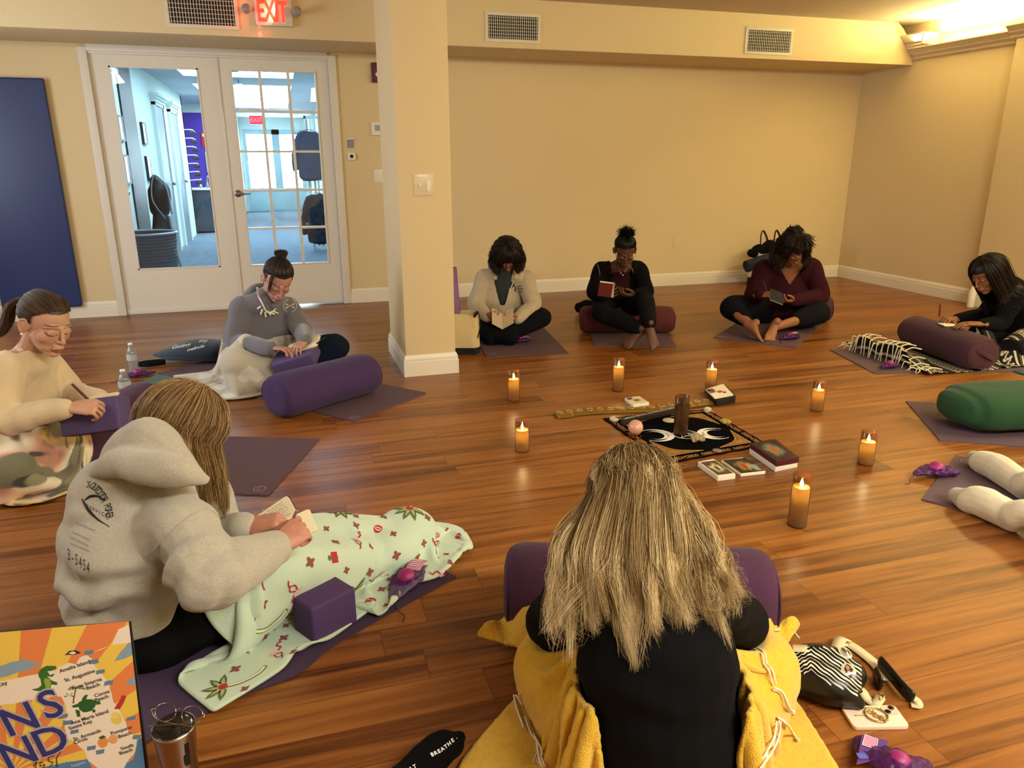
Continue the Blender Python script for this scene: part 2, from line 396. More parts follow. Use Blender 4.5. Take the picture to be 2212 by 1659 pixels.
# glazed double doors
M_glass = mat('door_glass', '#f4fbff', 0.0, trans=1.0, ior=1.45)
M_metal = mat('brushed_steel', '#9a9aa0', .3, metal=1.0)
def doors():
    y0 = YB
    solid('trim_5', [G_box(-1.465, -1.40, y0 - .018, y0 + .13, 0, 2.20), G_box(.495, .565, y0 - .018, y0 + .13, 0, 2.20), G_box(-1.40, .495, y0 - .018, y0 + .13, 2.165, 2.22),
                     G_box(-1.40, .495, y0 + .0, y0 + .02, 2.15, 2.166)], M_door, bev=.004, kind='structure')
    # left fixed leaf
    yl0, yl1 = y0 + .02, y0 + .06
    def leaf(name, x0, x1, gx0, gx1, gz0, gz1, zb):
        return solid(name, [G_box(x0, gx0, yl0, yl1, zb, 2.15), G_box(gx1, x1, yl0, yl1, zb, 2.15), G_box(gx0, gx1, yl0, yl1, zb, gz0), G_box(gx0, gx1, yl0, yl1, gz1, 2.15)], M_door, kind='structure')
    d1 = leaf('door_1', -1.398, -.436, -1.26, -.58, .392, 2.062, .0)
    box('astragal', -.445, -.415, y0 + .006, y0 + .03, .02, 2.15, M_door, bev=.004, parent=d1)
    box('door_sweep', -1.398, -.44, y0 + .008, y0 + .022, .0, .045, M_door, bev=.005, parent=d1)
    box('glass_pane', -1.26, -.58, y0 + .037, y0 + .041, .392, 2.062, M_glass, parent=d1)
    b = .012
    solid('glazing_bead', [G_box(-1.26 , -1.26 + b, y0 + .014, y0 + .03, .392, 2.062), G_box(-.58 - b, -.58, y0 + .014, y0 + .03, .392, 2.062), G_box(-1.26, -.58, y0 + .014, y0 + .03, .392, .392 + b), G_box(-1.26, -.58, y0 + .014, y0 + .03, 2.062 - b, 2.062)], M_door, parent=d1)
    d2 = leaf('door_2', -.414, .493, -.322, .388, .388, 2.064, .012)
    g = []; X0, X1, Z0, Z1 = -.322, .388, .388, 2.064; w = .012
    for i in range(0, 4):
        x = X0 + (X1 - X0) * i / 3; g.append(G_box(max(x - w, X0), min(x + w, X1), y0 + .012, y0 + .068, Z0, Z1))
    for i in range(0, 6):
        z = Z0 + (Z1 - Z0) * i / 5; g.append(G_box(X0, X1, y0 + .014, y0 + .066, max(z - w * .8, Z0), min(z + w * .8, Z1)))
    solid('glazing_bars', g, M_door, parent=d2)
    for i in range(3):
        for j in range(5):
            xa, xb = X0 + (X1 - X0) * i / 3, X0 + (X1 - X0) * (i + 1) / 3; za, zb = Z0 + (Z1 - Z0) * j / 5, Z0 + (Z1 - Z0) * (j + 1) / 5
            box('glass_pane', xa, xb, y0 + .038, y0 + .041, za, zb, M_glass, parent=d2)
    h = solid('door_handle', [G_lathe([(0, 0), (.031, 0), (.031, .006), (.026, .010), (.012, .012), (.011, .04), (0, .04)], (-.362, y0 + .02, 1.035), R=rotx(PI / 2)),
                              G_tube([(-.362, y0 - .026, 1.035), (-.33, y0 - .03, 1.036), (-.26, y0 - .026, 1.034)], [.011, .011, .008])], M_metal, parent=d2, smooth=True)
doors()

# things on the back wall
def wall_bits():
    y = YB
    M_nv = mat('navy_vinyl', '#27386a', .42, bump=.08, bscale=60)
    t = thing('wall_mat', 'tall navy blue padded exercise mat hanging on the wall left of the glass doors', 'exercise mat', (-2.03, y, 1.0))
    box('pad', -2.335, -1.73, y - .062, y - .012, .108, 1.948, M_nv, bev=.018, seg=3, parent=t)
    box('backing_board', -2.31, -1.76, y - .0135, y - .0005, .15, 1.92, mat('mat_backing', '#14182a', .7), parent=t)
    t = thing('thermostat', 'white thermostat with small screen on the wall beside the pillar', 'thermostat', (.90, y, 1.59))
    box('housing', .842, .965, y - .028, y, 1.535, 1.65, M_trim, bev=.006, parent=t); box('screen', .875, .935, y - .030, y - .027, 1.575, 1.625, mat('lcd_screen', '#6e7c78', .2), parent=t)
    t = thing('fire_alarm', 'dark red fire alarm strobe on the wall high beside the pillar', 'fire alarm', (.92, y, 2.08))
    box('housing', .872, .985, y - .045, y, 1.985, 2.15, mat('alarm_red', '#5c1a26', .4), bev=.008, parent=t); solid('strobe_lens', [G_ell((.93, y - .05, 2.05), (.028, .02, .022))], mat('clear_lens', '#e8e8e8', .1), parent=t, smooth=True)
    t = thing('light_switch', 'white switch plate on the wall half hidden by the pillar', 'light switch', (.9, y, 1.18))
    box('plate', .848, .965, y - .006, y, 1.122, 1.235, M_trim, bev=.002, parent=t); box('toggle', .878, .888, y - .016, y - .006, 1.165, 1.195, M_trim, parent=t)
    t = thing('sign_holder', 'small grey wall bracket above the white wall sensor beside the doors', 'bracket', (.65, y, 1.47))
    box('ledge', .617, .682, y - .022, y, 1.498, 1.506, mat('white_plastic', '#e9e6df', .4), parent=t); box('back_plate', .62, .68, y - .004, y, 1.425, 1.498, mat('grey_plastic', '#8d8a90', .5), parent=t)
    t = thing('wall_sensor', 'small square white wall sensor with dark round lens beside the doors', 'sensor', (.652, y, 1.35))
    box('housing', .618, .686, y - .020, y, 1.318, 1.382, mat('white_plastic'), bev=.006, parent=t); solid('lens', [G_ell((.652, y - .020, 1.352), (.016, .006, .016))], M_dark, parent=t, smooth=True)
    t = thing('wall_outlet', 'cream power outlet low on the back wall between two seated people', 'outlet', (4.04, y, .45))
    box('plate', 4.003, 4.079, y - .006, y, .394, .508, mat('ivory_plastic', '#d8c9a2', .4), bev=.002, parent=t)
    for z in (.428, .474): box('socket', 4.026, 4.056, y - .009, y - .005, z - .014, z + .014, mat('ivory_plastic'), bev=.003, parent=t)
    y = 4.485
    t = thing('light_switch', 'double switch plate with small label on the front of the pillar', 'light switch', (.82, y, 1.17))
    box('plate', .757, .876, y - .006, y, 1.108, 1.232, mat('ivory_plastic'), bev=.002, parent=t)
    box('rocker', .832, .858, y - .011, y - .005, 1.132, 1.196, M_trim, bev=.002, parent=t); box('toggle', .788, .799, y - .016, y - .005, 1.157, 1.180, M_trim, bev=.002, parent=t)
    box('label_strip', .778, .842, y - .0075, y - .0058, 1.217, 1.229, mat('label_white', '#f4f0e4', .5), parent=t)
    for z in (1.20, 1.135): solid('screw', [G_ell((.794, y - .006, z), (.003, .002, .003), nu=8, nv=5)], M_vent, parent=t)
wall_bits()

# ------------------------------------------------------------------ corridor seen through the doors
CX0, CX1, CY0, CY1, CZ = -1.58, .86, YB + .12, 22.2, 2.46
M_cw = mat('corridor_wall_paint', '#d4e0dc', .8); M_cd = mat('corridor_grey_door', '#6f7c86', .5); M_ck = mat('corridor_black_panel', '#10141a', .5)
def corridor():
    solid('floor_corridor', [G_box(-3.2, CX1 + .1, CY0, CY1, -.1, 0)], mat('grey_carpet', '#5d6b78', .95, bump=.5, bscale=300, var=.15, vscale=9), kind='structure')
    struct('ceiling_corridor', -3.2, CX1 + .1, CY0, CY1, CZ, CZ + .1, mat('corridor_ceiling', '#b4bcc6', .8))
    struct('wall_corridor_left', CX0 - .12, CX0, CY0, 15.4, 0, CZ, M_cw)
    struct('wall_corridor_right', CX1, CX1 + .12, CY0, CY1, 0, CZ, M_cw)
    struct('wall_corridor_purple', -3.2, -1.05, 17.6, 17.72, 0, 2.30, mat('purple_wall_paint', '#4b2f9e', .7))
    struct('wall_corridor_header', -3.2, -1.05, 17.58, 17.72, 2.30, CZ, M_cw)
    struct('wall_corridor_side', -3.2, -3.1, 15.4, 17.6, 0, CZ, M_cw)
    struct('wall_corridor_turn', -3.2, -1.58, 15.28, 15.4, 0, CZ, M_cw)
    solid('wall_corridor_end', [G_box(-1.05, -.93, 17.7, CY1, 0, CZ), G_box(-1.05, -.85, CY1, CY1 + .1, 0, CZ), G_box(.72, CX1, CY1, CY1 + .1, 0, CZ), G_box(-.85, .72, CY1, CY1 + .1, 2.16, CZ)], M_cw, kind='structure')
    # entrance doors at the far end
    e = solid('door_3', [G_box(-.85, -.76, CY1, CY1 + .05, 0, 2.16), G_box(-.10, .10, CY1, CY1 + .05, 0, 2.16), G_box(.62, .72, CY1, CY1 + .05, 0, 2.16), G_box(-.76, -.10, CY1, CY1 + .05, 0, .62), G_box(.10, .62, CY1, CY1 + .05, 0, .62),
                         G_box(-.76, .62, CY1, CY1 + .05, 2.03, 2.16), G_box(-.44, -.42, CY1, CY1 + .05, .62, 2.03)], mat('entrance_door_frame', '#a9c4cc', .5), kind='structure')
    box('glass_pane', -.76, -.10, CY1 + .02, CY1 + .024, .62, 2.03, M_glass, parent=e); box('glass_pane', .10, .62, CY1 + .02, CY1 + .024, .62, 2.03, M_glass, parent=e)
    # side doors along the left wall with moulded heads
    def side(name, y0, y1, m, label=None):
        d = solid(name, [G_box(CX0, CX0 + .03, y0, y1, 0, 2.06)], m, kind='structure')
        solid('door_head', [G_box(CX0, CX0 + .06, y0 - .10, y1 + .10, 2.10, 2.14), G_box(CX0, CX0 + .085, y0 - .12, y1 + .12, 2.14, 2.17), G_box(CX0, CX0 + .11, y0 - .14, y1 + .14, 2.17, 2.21)], M_cw, parent=d)
        solid('door_casing', [G_box(CX0, CX0 + .045, y0 - .09, y0, 0, 2.10), G_box(CX0, CX0 + .045, y1, y1 + .09, 0, 2.10), G_box(CX0, CX0 + .045, y0 - .09, y1 + .09, 2.06, 2.10)], M_cw, parent=d)
        solid('door_knob', [G_ell((CX0 + .07, y1 - .08, 1.0), (.025, .025, .025))], M_metal, parent=d)
    side('door_4', 8.05, 8.75, M_cd); side('door_5', 11.75, 12.5, M_cd); side('door_6', 13.3, 14.1, M_cd)
    box('door_7', CX0, CX0 + .02, 9.35, 10.15, 0, 2.42, M_ck, kind='structure')
    for y, z0, z1 in ((9.12, 1.52, 1.78), (9.12, 1.08, 1.38), (10.62, 1.52, 1.78), (10.62, 1.08, 1.38)):
        t = thing('wall_frame', 'black and white rectangular wall frame in the corridor beside the dark panel', 'picture frame', (CX0, y, z0), 'framed panels on the corridor wall')
        box('frame', CX0, CX0 + .03, y - .14, y + .14, z0, z1, M_ck, parent=t); box('mount', CX0 + .03, CX0 + .034, y - .13, y + .0, z0 + .02, z1 - .02, mat('white_plastic'), parent=t)
    # woven basket
    t = thing('wicker_basket', 'large round grey ribbed basket on the corridor carpet behind the left glass door', 'basket', (-1.28, 7.85, 0))
    pr = []; H = .66
    for i in range(45):
        z = H * i / 44; r = .235 + .05 * z / H + (.006 if i % 2 else -.002); pr.append((r, z))
    pr += [(.27, H), (.262, .03), (0.0, .03)]
    solid('basket_body', [G_lathe([(0, 0)] + pr, (-1.28, 7.85, 0), 40)], mat('grey_wicker', '#565c66', .8), parent=t, smooth=False)
    solid('basket_rim', [G_tube([(-1.28 + .288 * math.cos(a), 7.85 + .288 * math.sin(a), H) for a in np.linspace(0, 2 * PI, 40)], .012, seg=8, n=40, cap=False)], mat('silver_rim', '#a7b0b8', .35, metal=.6), parent=t, smooth=True)
    # upright vacuum cleaner
    t = thing('vacuum_cleaner', 'dark upright cleaner with silver handle standing in the corridor by the grey doors', 'vacuum cleaner', (-1.30, 9.6, 0))
    solid('body', [G_tube([(-1.36, 9.6, .08), (-1.36, 9.6, .40), (-1.36, 9.6, .72)], [(.10, .12), (.11, .13), (.07, .08)]), G_tube([(-1.36, 9.62, .78), (-1.34, 9.6, 1.0), (-1.37, 9.6, 1.12)], [(.10, .11), (.12, .12), (.04, .05)])], M_ck, parent=t, smooth=True)
    solid('handle', [G_tube([(-1.26, 9.55, .70), (-1.22, 9.5, .30), (-1.18, 9.45, .06)], .014), G_tube([(-1.30, 9.5, .68), (-1.40, 9.45, .90), (-1.36, 9.5, 1.16), (-1.25, 9.5, 1.05), (-1.22, 9.5, .74)], .009)], M_metal, parent=t, smooth=True)
    box('floor_head', -1.36, -1.10, 9.36, 9.54, 0, .06, M_ck, bev=.01, parent=t)
    # display counter with ornaments
    t = thing('counter', 'dark grey counter in the corridor in front of the purple wall', 'counter', (-1.35, 15.9, 0))
    box('base', -1.9, -1.22, 15.55, 16.1, .03, .80, mat('counter_grey', '#39424e', .5), parent=t); box('countertop', -1.92, -1.18, 15.52, 16.12, .80, .83, M_cw, bev=.004, parent=t)
    for i, (x, y, h) in enumerate(((-1.33, 15.7, .20), (-1.26, 15.72, .12), (-1.45, 15.66, .15))):
        solid('figurine', [G_tube([(x, y, .831 + .035), (x, y, .83 + h * .6), (x + .02, y, .83 + h)], [.035, .02, .015]), G_ell((x + .02, y, .84 + h), (.022, .022, .022))], M_ck if i % 2 else M_metal, smooth=True,
              label=['silver figurine, tallest ornament on the corridor counter', 'black figurine, shortest ornament on the corridor counter', 'silver figurine at the left end of the corridor counter'][i], cat='figurine', group='ornaments on the corridor counter')
    # jewellery rack beside the doors
    t = thing('display_rack', 'white wall rack of small items in the corridor left of the purple wall', 'display rack', (-1.5, 14.9, .9))
    g = []; g2 = []
    for k in range(7):
        z = 1.0 + .14 * k; g.append(G_tube([(-1.56, 14.45, z), (-1.40, 14.6, z + .01), (-1.40, 15.2, z)], .008, seg=6))
        for q in range(5): g2.append(G_ell((-1.40 + .03 * (q % 2), 14.55 + .14 * q, z - .04), (.018, .018, .035), nu=8, nv=6))
    solid('wire_shelf', g, M_cw, parent=t); [solid('hanging_item', [q], M_ck, parent=t) for q in g2]
    # signs on the purple wall
    y = 17.6
    for n_, x0, x1, z0, z1, c, lab, cat in (('fire_sign', -1.50, -1.29, 1.62, 1.92, '#c8202c', 'red fire alarm plate on the purple corridor wall', 'sign'), ('notice', -1.46, -1.18, 1.10, 1.52, '#c9cfc8', 'white notice with lines of text on the purple corridor wall', 'notice'), ('call_point', -1.36, -1.25, .93, 1.05, '#c8202c', 'small red alarm call point below the notice on purple wall', 'alarm')):
        t = thing(n_, lab, cat, ((x0 + x1) / 2, y, z0))
        box('plate', x0, x1, y - .02, y, z0, z1, mat(n_ + '_face', c, .5), bev=.004, parent=t)
        if n_ == 'notice':
            solid('text_lines', [G_box(x0 + .04 + .02 * (i % 3), x1 - .04 - .02 * ((i + 1) % 2), y - .022, y - .0195, z1 - .06 - i * .05, z1 - .045 - i * .05) for i in range(7)], mat('print_grey', '#5b6062', .6), parent=t)
        else: box('front_mark', x0 + .03, x1 - .03, y - .024, y - .019, z1 - (z1 - z0) * .32, z1 - (z1 - z0) * .12, mat('label_white'), parent=t)
    # shirts hanging on a slatted rack at the right wall
    t = thing('clothes_rack', 'pale slatted rack for shirts on the right side of the corridor', 'clothes rack', (.62, 11.9, 0))
    g = [G_box(.42, .86, 11.97, 12.0, 1.92, 1.96), G_box(.42, .45, 11.97, 12.0, 0, 1.96)]
    g.append(G_box(.42, .86, 11.95, 11.99, 1.03, 1.06))
    for i in range(6): g.append(G_box(.50 + .06 * i, .52 + .06 * i, 11.975, 11.99, .05, 1.92))
    solid('slats', g, M_cw, parent=t)
    def shirt(x, y, z, h, w, lab, c, grp):
        t = thing('hanging_shirt', lab, 'shirt', (x, y, z), grp)
        me = fuse([G_tube([(x, y, z), (x, y, z - h * .5), (x, y, z - h)], [(.045, w * .42), (.05, w * .5), (.05, w * .52)], ref=(0, 1, 0)),
                   G_tube([(x - w * .35, y, z - .03), (x - w * .62, y, z - h * .45), (x - w * .66, y, z - h * .8)], [.05, .045, .04]), G_tube([(x + w * .35, y, z - .03), (x + w * .6, y, z - h * .45), (x + w * .64, y, z - h * .8)], [.05, .045, .04])], .012, 3,
                  lambda p, n: .010 * vnoise(p * 14))
        link('shirt_body', me, mat(c[0], c[1], .8), parent=t)
        solid('hanger', [G_tube([(x - .16, y, z + .01), (x, y, z + .06), (x + .16, y, z + .01)], .006, seg=6), G_tube([(x, y, z + .05), (x, y, z + .20), (x, 11.96, z + .25)], .004, seg=6)], M_metal, parent=t)
    shirt(.46, 11.8, 1.70, .62, .34, 'dark blue long sleeved shirt hanging on the upper corridor rack', ('shirt_navy', '#1d3450'), 'shirts on the corridor rack')
    shirt(.52, 11.85, .80, .66, .34, 'black shirt hanging on the lower corridor rack near the floor', ('shirt_black', '#0e1826'), 'shirts on the corridor rack')
    # ceiling fittings
    for y in (9.6, 12.3): 
        solid('ceiling_sprinkler', [G_tube([(-.45, y, CZ), (-.45, y, CZ - .05)], .008, seg=8), G_lathe([(0, -.055), (.05, -.055), (.05, -.05), (0, -.05)], (-.45, y, CZ), 16)], M_metal, label='sprinkler head on the corridor ceiling %s' % ('nearest the glass doors' if y < 10 else 'further down'), cat='sprinkler', group='corridor ceiling fittings')
    solid('smoke_detector', [G_lathe([(0, -.09), (.05, -.085), (.09, -.04), (.09, 0), (0, 0)], (-.42, 10.4, CZ), 20)], mat('detector_grey', '#5f6a74', .5), smooth=True, label='grey domed smoke detector on the corridor ceiling', cat='smoke detector')
    t = thing('exit_sign', 'small red exit sign hanging far down the corridor', 'exit sign', (-.4, 19.5, 2.2))
    box('sign_plate', -.55, -.25, 19.5, 19.53, 2.17, 2.36, mat('exit_sign_far', '#f04050', .5, emit='#e01828', estr=1.0), parent=t)
    g = text_geo('EXIT', .13); solid('exit_letters', [place(g, (-.4, 19.495, 2.265), (1, 0, 0), (0, 0, 1))], mat('label_white'), parent=t)
corridor()
# ------------------------------------------------------------------ figures
SK_F = None
def local(pts, R, o): return np.asarray(pts, float) @ R.T + o
def frame(fwd, up=(0, 0, 1)):
    """columns: X right, Y forward, Z up"""
    f = nrm(fwd); r = nrm(np.cross(f, up)); u = np.cross(r, f); return np.stack([r, f, u], 1)
def hand_parts(wr, d, pn, side, curl=(.5, .6, .4), s=1.0, thumb=(.5, .5), spread=.10, curls=None):
    """palm, four fingers and a thumb; d towards the fingers, pn out of the palm, side +1 right / -1 left"""
    y = nrm(d); z = -np.asarray(pn, float); z = nrm(z - y * (z @ y)); x = np.cross(y, z); T = np.stack([x, y, z], 1); k = -side
    out = []
    def W(p): return (np.asarray(p, float) * s) @ T.T + wr
    out.append(G_tube(W([(0, -.03, 0), (0, .0, 0), (k * .002, .04, 0), (0, .078, 0)]), np.array([(.026, .019), (.027, .018), (.038, .015), (.040, .012)]) * s, ref=T[:, 0], seg=14))
    L_ = (.070, .078, .072, .056)
    for i in range(4):
        xx = k * (.031 - .0205 * i); c = curls[i] if curls else curl; a = 0.0; p = np.array([xx, .082 - .004 * abs(i - 1.2), -.001]); pts = [p - np.array([0, .022, 0]), p]
        ax = k * spread * (1.2 - i)
        for j, fr in enumerate((.46, .30, .24)):
            a += c[j]; p = p + L_[i] * fr * np.array([math.sin(ax) * math.cos(a), math.cos(a) * math.cos(ax), -math.sin(a)]); pts.append(p)
        out.append(G_tube(W(pts), np.array([.0088, .0086, .0078, .0072, .0062]) * s * (1 if i < 3 else .88), seg=10, n=15))
    p0 = np.array([k * .024, .016, -.006]); p1 = np.array([k * .044, .042, -.014 - .012 * thumb[0]]); a = thumb[0]
    p2 = p1 + .034 * nrm([k * .55 * (1 - a), .8, -.55 * a - .1]); p3 = p2 + .026 * nrm([-k * .5 * thumb[1], .8, -.6 * thumb[1]])
    out.append(G_tube(W([p0, p1, p2, p3]), np.array([.013, .0125, .0098, .0082]) * s, seg=10, n=13))
    out.append(G_ell(W([(k * .026, .034, -.008)])[0], np.array([.015, .026, .013]) * s, R=T))
    return out
def foot_parts(an, d, up, side, s=1.0, toes=True):
    """bare foot: d from heel to toes, up out of the instep"""
    y = nrm(d); z = np.asarray(up, float); z = nrm(z - y * (z @ y)); x = np.cross(y, z); T = np.stack([x, y, z], 1); k = -side
    W = lambda p: (np.asarray(p, float) * s) @ T.T + an
    o = [G_tube(W([(0, -.045, -.045), (0, .02, -.035), (0, .09, -.048), (k * .004, .145, -.058)]), np.array([(.028, .028), (.032, .034), (.038, .022), (.042, .014)]) * s, ref=T[:, 0]),
         G_tube(W([(0, -.004, .012), (0, -.008, -.008), (0, -.02, -.04)]), np.array([.030, .031, .030]) * s)]
    if toes:
        for i, (r, l) in enumerate(((.0125, .036), (.009, .032), (.0085, .028), (.008, .023), (.0075, .018))):
            xx = k * (.030 - .0165 * i); o.append(G_tube(W([(xx, .13, -.058), (xx, .145 + l * .5 - .004 * i, -.056), (xx, .145 + l - .004 * i, -.061)]), r * s, seg=9))
    return o
HC, HR = np.array([0, -.012, .030]), np.array([.074, .095, .086])
def head_parts():
    P = []
    P.append(G_ell(HC, HR, nu=28, nv=20))
    P.append(G_ell((0, .028, -.018), (.061, .062, .082)))
    P.append(G_ell((0, .034, -.066), (.050, .050, .040)))
    P.append(G_ell((0, .070, -.094), (.021, .017, .017)))
    P.append(G_tube([(-.046, .0, -.050), (-.041, .03, -.072), (-.018, .064, -.096), (0, .069, -.099), (.018, .064, -.096), (.041, .03, -.072), (.046, .0, -.050)], .0095, seg=10))
    for s in (-1, 1):
        P.append(G_ell((s * .034, .050, -.024), (.028, .026, .030)))                      # cheek
        P.append(G_tube([(s * .008, .080, .023), (s * .030, .078, .028), (s * .050, .062, .022)], [.007, .0078, .006], seg=10))   # brow
        P.append(G_ell((s * .031, .0745, .004), (.0165, .0145, .0125)))                     # lid over the eye
        P.append(G_tube([(s * .014, .084, -.001), (s * .031, .0890, -.003), (s * .046, .080, -.001)], [.0025, .003, .0025], seg=8)) # lid edge
        P.append(G_ell((s * .0105, .095, -.031), (.0068, .009, .0065)))                     # nostril wing
        e = G_ell((0, 0, 0), (.0075, .019, .030)); P.append(xf(e, rotz(s * .42) @ rotx(-.12), (s * .077, -.008, -.006)))
        P.append(xf(G_tube([(0, -.006, -.026), (0, -.017, 0), (0, -.012, .022), (0, .006, .028), (0, .014, .014)], .0045, seg=8), rotz(s * .42), (s * .082, -.009, -.006)))
    P.append(G_tube([(0, .085, .018), (0, .096, -.004), (0, .104, -.022), (0, .107, -.029)], [.009, .0078, .0085, .0095], seg=12))
    P.append(G_ell((0, .086, -.055), (.022, .014, .016)))
    P.append(G_tube([(-.022, .087, -.0635), (-.008, .0985, -.0590), (0, .0985, -.060), (.008, .0985, -.0590), (.022, .087, -.0635)], [.003, .0052, .0048, .0052, .003], seg=10))
    P.append(G_tube([(-.020, .087, -.0675), (0, .0965, -.0705), (.020, .087, -.0675)], [.003, .0062, .003], seg=10))
    return P
def head_colours(L_, skin, lip, brow, face=True):
    c = np.tile(np.array(skin[:3]), (len(L_), 1)); x, y, z = L_.T; ax = np.abs(x)
    def mixin(w, col): nonlocal c; c = c * (1 - w[:, None]) + np.array(col[:3]) * w[:, None]
    g = lambda d, a, b: np.clip((b - d) / (b - a + 1e-9), 0, 1)
    mixin(.20 * g(np.hypot(ax - .040, z + .028), .008, .03) * (y > .03), (skin[0], skin[1] * .62, skin[2] * .6))
    mixin(.30 * g(np.hypot(x, z + .032), .004, .016) * (y > .08), (skin[0], skin[1] * .62, skin[2] * .6))
    mixin(.5 * (y > .05) * g(np.hypot(ax - .031, (z - .004) * 1.2), .006, .018), tuple(v * .72 for v in skin[:3]))
    mixin(.9 * (y > .082) * g(np.sqrt((x / .024) ** 2 + ((z + .0655) / .0105) ** 2), .7, 1.05), lip)
    mixin(.8 * (y > .08) * (ax < .02) * g(np.abs(z + .0650 - .0), .0005, .0016), tuple(v * .35 for v in lip[:3]))
    zb = .029 + .004 * np.cos((ax - .028) * 70) - 0.000; mixin(.85 * (y > .045) * (ax > .012) * (ax < .052) * g(np.abs(z - zb), .0008, .0030), brow)
    ze = -.0035 - .0025 * ((ax - .031) / .016) ** 2 * -1; mixin(.95 * (y > .06) * (ax > .014) * (ax < .048) * g(np.abs(z - ze + .001), .0012, .0030), (.02, .012, .01))
    return c
def strands(C, w, col, name, m, parent, taper=.35, **k):
    """C (n,m,3) strand centre lines -> thin three-sided hairs in one mesh"""
    C = np.asarray(C, float); n, mm, _ = C.shape; w = np.broadcast_to(np.asarray(w, float), (n,))
    T = np.gradient(C, axis=1); T /= np.linalg.norm(T, axis=2)[..., None] + 1e-12
    r = rng.randn(n, 1, 3); U = r - T * (r * T).sum(2)[..., None]; U /= np.linalg.norm(U, axis=2)[..., None] + 1e-12
    Wv = np.cross(T, U); prof = np.interp(np.linspace(0, 1, mm), (0, .12, .7, 1), (.6, 1, .9, taper))[None, :, None] * w[:, None, None]
    v = np.stack([C + prof * (math.cos(a) * U + math.sin(a) * Wv) for a in (0, 2.094, 4.189)], 2).reshape(-1, 3)
    i = np.arange(n)[:, None, None] * mm * 3; j = np.arange(mm - 1)[None, :, None] * 3; q = np.arange(3)[None, None, :]; q2 = (q + 1) % 3
    F = np.stack([i + j + q, i + j + q2, i + j + 3 + q2, i + j + 3 + q], -1).reshape(-1, 4)
    me = bpy.data.meshes.new(name); nv, nf = len(v), len(F)
    me.vertices.add(nv); me.vertices.foreach_set('co', v.ravel()); me.loops.add(nf * 4); me.loops.foreach_set('vertex_index', F.ravel().astype(np.int32))
    me.polygons.add(nf); me.polygons.foreach_set('loop_start', np.arange(nf, dtype=np.int32) * 4)
    me.polygons.foreach_set('use_smooth', np.ones(nf, bool)); me.update(calc_edges=True)
    pal = np.array([s2l(c)[:3] for c in col]); t = rng.rand(n) * (len(pal) - 1); a = np.minimum(t.astype(int), len(pal) - 2); f = (t - a)[:, None]
    cc = pal[a] * (1 - f) + pal[a + 1] * f; set_col(me, np.repeat(cc, mm * 3, 0))
    return link(name, me, m, parent=parent, **k)
def sheet(guides, n, m=22, jit=(.003, .008), wave=0.0, freq=3.0, clump=0, clumpf=.6, ends=.12, lens=(.85, 1.0)):
    """strands interpolated between neighbouring guide lines"""
    G = np.stack([spline(g, m) for g in guides]); K = len(G)
    u = rng.rand(n) * (K - 1)
    if clump:
        cu = rng.rand(clump) * (K - 1); ci = np.argmin(np.abs(u[:, None] - cu[None]), 1); du = cu[ci] - u
    else: du = np.zeros(n); ci = np.zeros(n, int)
    t = np.linspace(0, 1, m); prof = t ** 1.3
    uu = np.clip(u[:, None] + du[:, None] * clumpf * prof[None], 0, K - 1.0001)
    L_ = lens[0] + (lens[1] - lens[0]) * rng.rand(n); tt = np.clip(t[None] * L_[:, None], 0, 1) * (m - 1)
    a = np.minimum(uu.astype(int), K - 2); fa = (uu - a)[..., None]; b = np.minimum(tt.astype(int), m - 2); fb = (tt - b)[..., None]
    C = (G[a, b] * (1 - fb) + G[a, b + 1] * fb) * (1 - fa) + (G[a + 1, b] * (1 - fb) + G[a + 1, b + 1] * fb) * fa
    o = rng.randn(n, 1, 3); amp = jit[0] + (jit[1] - jit[0]) * (prof * (1 - .75 * t ** 5))[None, :, None]
    C = C + o * amp
    if wave:
        ph = (rng.rand(max(clump, 1)) * 6.28)[ci] + rng.randn(n) * .22; ax = rng.randn(max(clump, 1), 3)[ci] + .12 * rng.randn(n, 3)
        f = freq * (.8 + .4 * rng.rand(max(clump, 1))[ci])
        C = C + wave * np.sin(ph[:, None] + f[:, None] * 6.28 * t[None])[..., None] * ax[:, None, :] * (t[None, :, None] ** 1.25)
    C[:, -3:] += (rng.randn(n, 1, 3) * .002)
    return C
def M_hair(name, rough=.42):
    if name in MATS: return MATS[name]
    m = mat(name, None, rough, attr='Col', spec=.35); m.node_tree.nodes['Principled BSDF'].inputs['Anisotropic'].default_value = .5; return m
HAIR = lambda: M_hair('hair_fibre')
SKIN = lambda: mat('skin', None, .52, attr='Col', sss=.12, bump=.06, bscale=500)

